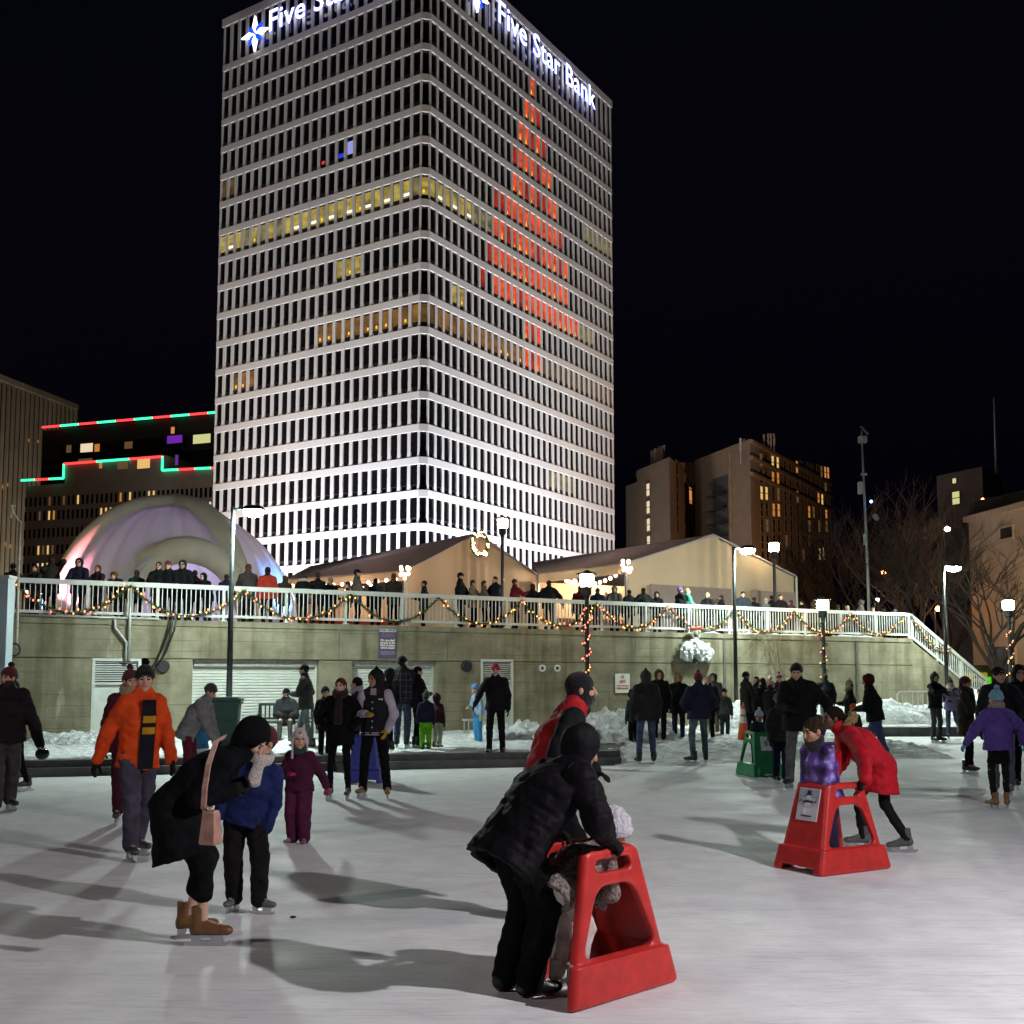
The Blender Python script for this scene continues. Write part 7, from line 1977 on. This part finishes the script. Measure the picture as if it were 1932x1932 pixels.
person('child in an orange helmet-like hat by the woman in the cream hat', atz(1612, 1428), 140, 1.12, kid=.7, top=('jacket', (.02, .02, .02), .08, .03), hat=('beanie', (.6, .07, .012), None), legs=(BLK, .02), shoe=('skate', BLK))
person('woman with long dark red hair in a black jacket and blue jeans skating left', atz(1655, 1452), 62, 1.74, lean=9, head=(0, 8), feet=((.16, -.22, 0, -12, 12), (-.06, .16, 0, 0, 0)), hands=('front', 'front'), top=('jacket', BLK, .06, .045), hair=('curly', (.07, .012, .010)), legs=((.05, .065, .15), .005), legkind='denim', shoe=('skate', (.05, .06, .05)), build=1.05)
# purple child inside the second aid and the girl in red pushing
GAL = mat('galaxy_print', (.05, .03, .12), .4, bump=.3, bscale=20)
nt = GAL.node_tree
rp = [n for n in nt.nodes if n.type == 'VALTORGB'][0]; e = rp.color_ramp.elements
e[0].position = .36; e[0].color = (.008, .006, .02, 1); e[1].position = .68; e[1].color = (.36, .40, .75, 1)
for pz, cc in ((.46, (.05, .02, .16, 1)), (.56, (.16, .08, .36, 1))): x = e.new(pz); x.color = cc
[n for n in nt.nodes if n.type == 'TEX_NOISE'][0].inputs['Scale'].default_value = 7
MATS['cloth_puffer_%03d_%03d_%03d' % (int(.08004 * 999), int(.05 * 999), int(.2 * 999))] = GAL
pos = aidpt(A2P, A2Y, .0, .07, 0); yaw = math.degrees(A2Y)
person('small child in a purple galaxy-print jacket inside the second red aid', pos, yaw, 1.32, kid=.7, lean=12, head=(-8, 12), hands=((.13, .17, .80), (-.17, .17, .80)), grip=(1, 1), top=('jacket', (.08004, .05, .2), .08, .045), kind='puffer', hair=('bun', (.03, .018, .012)), scarf=((.02, .018, .02),), legs=((.03, .02, .05), .03), shoe=('skate', BLK), skin='tan')
pos = atz(1660, 1606); yaw = 84; s = 1.6 / 1.75
h1 = aidpt(A2P, A2Y, .18, -.16, .75); h2 = aidpt(A2P, A2Y, -.20, -.18, .76)
if True:
    pa, pb = (h1, h2) 
    # her left hand is the one nearer the camera
    R36, I36 = person('girl in a red hooded parka pushing the second red aid to the left', pos, yaw, 1.60, kid=.2, lean=40, hipshift=(0, -.02), crouch=.05, head=(12, -18), feet=((.10, .16, 0, -6, 0), (-.10, -.26, 0, -12, 8)), hands=((*loc2(pos, yaw, (pa if pa.y > pb.y else pb), s), -.1, .8, -.6), (*loc2(pos, yaw, (pb if pa.y > pb.y else pa) + Vector((.03, -.05, .05)), s), 0, .7, -.7)), grip=(1, 1),
       top=('jacket', (.42, .010, .020), .27, .055, .05), kind='puffer', legs=((.010, .010, .010), -.002), hair=('short', (.012, .008, .006)), shoe=('skate', (.08, .08, .085)), skin='dark')
    def ff(P):
        c = I36['neck'] - I36['fwd'] * .05 - I36['up2'] * .02
        q = P - c.astype(np.float32)
        a = q @ I36['right'].astype(np.float32); b = q @ I36['fwd'].astype(np.float32); z = q @ I36['up2'].astype(np.float32)
        rr = np.sqrt((a / .11) ** 2 + ((b + .03) / .10) ** 2)
        return np.sqrt(((rr - 1) * .105) ** 2 + (z * .8) ** 2) - .036 + .012 * wob(P, 70, 4)
    n = I36['neck']; link('fur_trim', np_mesh('fur_trim', [nets(ff, n - .24, n + .2, .011)], cloth((.24, .17, .08), 'fur')), R36)
    mb = MB(); mb.lathe((0, 0, 0), [(.033, 0), (.033, .008)], 16); o = mb.build('sleeve_badge', cloth(BLK, 'wool'), R36); o.location = (I36['sh'][1] * .62 + I36['el'][1] * .38) - V3(.085, 0, -.03); o.rotation_euler = (0, R(-80), 0)
# right side
person('hooded skater in a black hoodie and grey trousers looking at a phone', atz(1767, 1402), -150, 1.80, head=(-20, 12), feet=((.12, 0, 0, -25, 0), (-.12, 0, 0, 20, 0)), hands=('phone', 'phone'), top=('jacket', BLK, .08, .03), hat=('peak', (.02, .02, .02)), hair=None, legs=((.05, .05, .055), .005), glove=None, shoe=('skate', BLK))
p = atd(1781, 1318, 28.7); t = MB(); t.box((0, 0, 0), (.075, .012, .15)); o = tag(t.build('phone', BLACKP), 'black phone held up by the hooded skater', 'phone'); o.location = p; o.rotation_euler = (R(-15), 0, R(30))
person('woman in a brown parka and maroon beanie with a dark scarf', atz(1826, 1460), -120, 1.68, head=(-15, 5), feet=((.12, 0, 0, -18, 0), (-.13, .05, 0, -40, 0)), hands=('front', 'front'), top=('coat', (.028, .020, .013), .24, .03), hat=('beanie', (.06, .012, .022), None), hair=('long', (.02, .012, .01)), legs=((.008, .008, .008), -.005), scarf=((.02, .015, .02), .3), glove=None, shoe=('skate', (.02, .012, .014)), skin='tan')
person('child in a grey and lilac jacket with a striped bobble hat behind the brown parka', atz(1797, 1395), 150, 1.66, lean=6, feet=((.1, 0, 0, 0, 0), (-.14, -.45, .22, 0, 40)), hands=('front', 'out'), top=('jacket', (.12, .10, .18), .1, .03), hat=('beanie', (.04, .03, .05), (.03, .03, .04)), scarf=((.4, .36, .4),), legs=((.06, .06, .12), .01), shoe=('skate', BLK))
person('man in black with dark hair turning to look over his shoulder at the right', atz(1893, 1500), 150, 1.82, head=(40, 0), hands=('down', 'pocket'), top=('jacket', (.012, .012, .016), .1, .04), hair=('short', (.02, .014, .01)), hat=('headband', BLK), legs=((.10, .12, .15), .01), legkind='denim', shoe=('skate', (.15, .15, .16)), skin='light')
person('figure in a black puffer coat cut by the right edge', atz(1932, 1490), 170, 1.84, top=('jacket', BLK, .14, .05), kind='puffer', quilt=(.09, .01), hat=('hood', BLK), hair=None, legs=(BLK, .02), shoe=('skate', BLK))
person('girl in a shiny purple puffer jacket and pale blue hat seen from behind', atz(1888, 1527), 6, 1.50, kid=.25, feet=((.12, .02, 0, -35, 0), (-.10, 0, 0, 10, 0)), hands=('out', 'out'), top=('jacket', (.085, .05, .24), .06, .05), kind='puffer', quilt=(.07, .012), skirt=(BLK, .26), hat=('beanie', (.16, .34, .46), (.18, .36, .5)), scarf=((.26, .21, .18),), hair=('none', (.05, .03, .02)), legs=((.012, .012, .012), -.006), glove=(.12, .34, .45), shoe=('figure', (.22, .11, .04)))
person('person in dark navy sitting low near the snow bank at the right', T_(1856, 36.5), 90, 1.3, kid=.3, lean=15, top=('jacket', (.012, .014, .03), .1, .03), hat=('hood', (.012, .014, .03)), hair=None, legs=(NAVY, .01), shoe=('boot', BLK))
person('dark figure at the foot of the stairs behind the right railing', T_(1842, 43.0), 120, 1.75, top=('jacket', BLK, .14, .04), hat=('beanie', BLK, None), legs=(BLK, .01), shoe=('boot', BLK))
# --- people on the deck
def deck(px, ytop, label, yaw, off=.75, **k):
    s_ = ws(px); p = wp(s_, off, DECKZ); 
    s_ += (0); px2 = 966 + F * p.x / p.y
    # slide along the wall so that the figure stands in this picture column
    kx = (px - 966) / F; o_ = WA + WN * off; s2 = (kx * o_.y - o_.x) / (WD.x - kx * WD.y); p = WA + WD * s2 + WN * off
    p = Vector((p.x, p.y, DECKZ)); H = min(1.9, max(.95, (atd(px, ytop, p.y).z - DECKZ) * .965))
    k.setdefault('hands', ('rail', 'rail')); k.setdefault('legs', (BLK, .01)); k.setdefault('shoe', ('boot', BLK))
    if H < 1.35: k.setdefault('kid', .5)
    return person(label, p, yaw, H, vox=.026, **k)
deck(62, 1062, 'person in a dark coat at the left end of the deck', 160, top=('jacket', (.04, .03, .025), .14, .03), hair=('bob', (.06, .03, .02)))
deck(92, 1046, 'tall figure taking a picture with raised hands left of the dome', 20, hands=('mouth', 'phone'), top=('jacket', (.03, .024, .02), .14, .04), hair=('short', (.05, .03, .02)), off=1.3)
deck(20, 1060, 'dark figure at the extreme left of the deck', 10, top=('jacket', BLK2, .14, .03), hat=('beanie', BLK, None), off=1.6)
deck(145, 1050, 'figure in a dark hood before the blue edge of the dome', 185, top=('jacket', (.012, .014, .03), .14, .04), hat=('hood', (.012, .014, .03)), hair=None)
deck(181, 1062, 'woman with reddish hair before the pink panel of the dome', 160, top=('jacket', (.03, .016, .02), .14, .03), hair=('bob', (.12, .03, .02)))
deck(224, 1068, 'brown-haired person leaning far over the railing', 175, lean=38, top=('jacket', BLK2, .12, .04), hair=('curly', (.12, .05, .02)))
deck(296, 1056, 'person with dark hair just left of the maroon beanie on the deck', 190, top=('jacket', BLK, .14, .03), hair=('short', (.03, .02, .012)))
deck(318, 1055, 'person in black with a maroon beanie leaning on the railing', 176, lean=10, top=('jacket', BLK, .12, .04), hat=('beanie', (.16, .02, .03), None))
deck(343, 1054, 'hooded person leaning on the railing right of the maroon beanie', 185, lean=8, top=('jacket', BLK, .12, .04), hat=('hood', (.02, .02, .018)), hair=None)
deck(391, 1077, 'hunched figure in a black hood before the blue-lit dome entrance', 150, lean=18, top=('jacket', BLK, .12, .04), hat=('hood', BLK), hair=None)
deck(466, 1060, 'brown-haired person in a brown coat right of the dome entrance', 20, top=('jacket', (.05, .04, .04), .14, .03), hair=('bob', (.10, .05, .03)), off=1.4)
deck(503, 1066, 'person with dark hair in a bright orange coat seen from behind on the deck', 10, top=('jacket', (.40, .035, .02), .1, .03), hair=('bob', (.02, .012, .01)), hands=('down', 'down'), off=1.3)
deck(571, 1079, 'person with dark hair and a pale collar before the festoon lights', 30, top=('jacket', BLK, .14, .03), hair=('curly', (.06, .03, .02)), scarf=((.45, .4, .36),))
deck(598, 1077, 'dark-haired person in black before the festoon lights', 10, top=('jacket', BLK, .14, .03), hair=('short', (.05, .03, .02)), off=1.1)
deck(655, 1094, 'small person in a dark jacket before the food stall', 100, top=('jacket', (.05, .035, .02), .1, .03), hair=('short', (.04, .03, .02)), hands=('front', 'front'))
deck(672, 1071, 'man in a black cap and grey coat standing at the railing before the brown marquee', -75, top=('jacket', (.10, .08, .065), .14, .04), hat=('cap', BLK), hands=('front', 'front'), off=.9)
deck(742, 1078, 'person with long brown hair under the corner bulbs of the brown marquee', 10, top=('jacket', (.03, .022, .02), .14, .03), hair=('long', (.09, .05, .03)), hands=('front', 'front'), off=1.2)
deck(868, 1077, 'man in a black cap and jacket looking right from the deck', -100, top=('jacket', BLK, .12, .035), hat=('cap', BLK), hands=('down', 'rail'))
deck(892, 1091, 'child with a dark headband in a pale jacket on the deck', -110, top=('jacket', (.22, .17, .12), .12, .03), hat=('headband', BLK), hair=('bob', (.03, .02, .015)))
deck(913, 1092, 'brown-haired child in a tan jacket on the deck', -95, top=('jacket', (.13, .10, .075), .12, .03), hair=('bob', (.06, .035, .02)))
deck(934, 1084, 'short-haired man in a navy jacket on the deck', 130, top=('jacket', (.010, .012, .022), .12, .04), hair=('short', (.03, .02, .015)))
deck(971, 1089, 'person in a dark red jacket holding a cup on the deck', -70, top=('jacket', (.14, .014, .018), .12, .03), hair=('short', (.05, .03, .02)), hands=('phone', 'down'))
deck(1036, 1092, 'broad person in black seen from behind before the open stall', 10, top=('jacket', BLK2, .1, .05), hair=('short', (.05, .03, .02)), hands=('out', 'out'), off=.9)
deck(1160, 1103, 'figure in a grey hood before the warm stall', 170, top=('jacket', (.09, .085, .08), .12, .05), hat=('hood', (.09, .085, .08)), hair=None, off=1.4)
deck(1215, 1106, 'person in black with dark hair before the left printed banner', 20, top=('jacket', BLK, .12, .05), hair=('short', (.03, .02, .015)), hands=('out', 'out'))
deck(1240, 1114, 'woman with a dark hood holding a light cup on the deck', 175, top=('jacket', BLK, .12, .03), hat=('hood', BLK), hair=None, hands=('front', 'front'))
deck(1284, 1105, 'person in a purple and white hat lifting a child on the deck', -60, top=('jacket', (.012, .014, .018), .12, .03), hat=('beanie', (.16, .08, .3), None), hands=('front', 'front'))
deck(1298, 1107, 'blond toddler in a mint jacket held above the deck railing', -80, top=('jacket', (.08, .36, .26), .1, .03), hair=('short', (.45, .33, .16)), off=.6, hands=('front', 'front'))
deck(1336, 1115, 'blond child left of the man in the black beanie on the deck', 150, top=('jacket', BLK2, .12, .03), hair=('bob', (.5, .38, .2)))
deck(1403, 1113, 'man in a dark blue jacket and black beanie facing the rink from the deck', 180, top=('jacket', (.022, .026, .035), .12, .045), hat=('beanie', BLK, None))
deck(1446, 1126, 'grey-haired person in a blue-grey jacket on the deck', 30, top=('jacket', (.08, .09, .10), .12, .03), hair=('bob', (.3, .26, .2)))
deck(1457, 1121, 'dark-haired person just behind the lantern post on the pale marquee side', 20, top=('jacket', BLK, .12, .03), hair=('short', (.03, .015, .012)), off=1.8)
deck(1474, 1119, 'smiling man in black right of the deck lantern post', 190, top=('jacket', BLK, .12, .03), hair=('short', (.02, .015, .01)))
deck(1494, 1130, 'person in a dark maroon jacket in the deck crowd at the right', 40, top=('jacket', (.04, .012, .018), .12, .04), hat=('beanie', (.06, .012, .02), None))
deck(1515, 1131, 'person in black holding a bright phone on the deck', 100, top=('jacket', BLK, .12, .04), hair=('short', (.03, .02, .015)), hands=('phone', 'phone'))
deck(1536, 1133, 'person in a dull brown jacket on the deck before the lantern', 30, top=('jacket', (.05, .04, .028), .12, .04), hat=('hood', (.05, .04, .028)), hair=None)
deck(1600, 1140, 'blond person on the deck left of the mast', 160, top=('jacket', (.10, .10, .09), .12, .03), hair=('bob', (.4, .3, .18)), off=1.6)
deck(1626, 1130, 'person in a grey hooded jacket on the deck beside the mast', 60, top=('jacket', (.10, .09, .075), .12, .05), hat=('hood', (.10, .09, .075)), hair=None)
deck(1648, 1143, 'child in a dark coat on the deck just left of the mast', 170, top=('jacket', (.03, .03, .035), .12, .04), hair=('short', (.2, .15, .1)), off=1.4)
deck(1690, 1148, 'short person in blue on the deck near the head of the stairs', 150, top=('jacket', (.05, .07, .10), .12, .04), hat=('beanie', (.1, .12, .14), None), off=2.)
for px, yt, lb, yw, of, cl, hr in (
    (255, 1072, 'figure in a dark green coat between the leaning person and the maroon beanie', 30, 1.5, (.012, .02, .014), ('bob', (.05, .03, .02))),
    (365, 1072, 'shorter figure in black just left of the dome entrance centre', 20, 1.6, BLK, ('short', (.03, .02, .015))),
    (425, 1080, 'child in a dark blue coat before the blue dome entrance', 10, 1.7, (.012, .016, .04), ('short', (.05, .03, .02))),
    (536, 1082, 'figure in a brown coat at the right foot of the dome', 40, 1.5, (.04, .028, .02), ('bob', (.06, .04, .02))),
    (622, 1086, 'figure in black with fair hair before the food stall counter', 15, 1.7, BLK, ('bob', (.3, .2, .1))),
    (708, 1088, 'figure in dark grey left of the long brown hair at the food stall', 5, 1.8, (.03, .03, .032), ('short', (.03, .02, .015))),
    (800, 1092, 'figure in a charcoal coat walking before the gable of the brown marquee', 90, 2.2, (.02, .02, .022), ('short', (.04, .03, .02))),
    (1005, 1098, 'figure in a dark coat between the red jacket and the open stall', 30, 2.0, BLK2, ('bob', (.06, .03, .02))),
    (1095, 1102, 'figure in maroon at the counter of the warm stall', 5, 2.4, (.07, .012, .018), ('short', (.04, .03, .02))),
    (1128, 1106, 'figure in navy at the counter of the warm stall', -10, 2.3, NAVY, ('bob', (.05, .03, .02))),
    (1188, 1110, 'dark figure beside the corner post of the pale marquee', 20, 1.8, BLK, ('short', (.03, .02, .015))),
    (1362, 1120, 'figure in a black coat left of the tall lamp post on the deck', 60, 1.6, BLK, ('short', (.05, .03, .02))),
    (1424, 1124, 'figure in a dark coat between the black beanie and the grey hair', 20, 1.6, BLK2, ('short', (.04, .03, .02))),
    (1560, 1136, 'figure in black on the deck just right of the lantern before the wall', 40, 1.3, BLK, ('short', (.03, .02, .015))),
    (1582, 1138, 'figure in a dark olive coat on the deck at the right', -30, 1.2, (.025, .025, .014), ('bob', (.05, .03, .02))),
    (1668, 1146, 'dark figure on the deck between the mast and the stairs', 30, 1.6, BLK, ('short', (.04, .03, .02)))):
    deck(px, yt, lb, yw, of, top=('jacket', cl, .14, .035), hair=hr, hands=('front', 'down'))
# things standing on the deck behind the railing
for px, y0, y1, c, lb in ((144, 1132, 1158, (.6, .2, .25), 'pink crate behind the railing before the dome'), (308, 1140, 1160, (.02, .02, .02), 'black crate behind the railing below the maroon beanie')):
    o_ = WA + WN * .9; kx = (px - 966) / F; s2 = (kx * o_.y - o_.x) / (WD.x - kx * WD.y); p = WA + WD * s2 + WN * .9
    t = thing('crate', lb, 'crate', (p.x, p.y, DECKZ), WRZ, 'crates on the deck')
    mb = MB(); mb.box((0, 0, .16), (.42, .3, .32)); mb.build('box', mat('crate_%d' % px, c, .5), t); mb = MB(); mb.box((0, 0, .335), (.45, .33, .03)); mb.build('lid', mat('crate_%d' % px, c, .5), t)
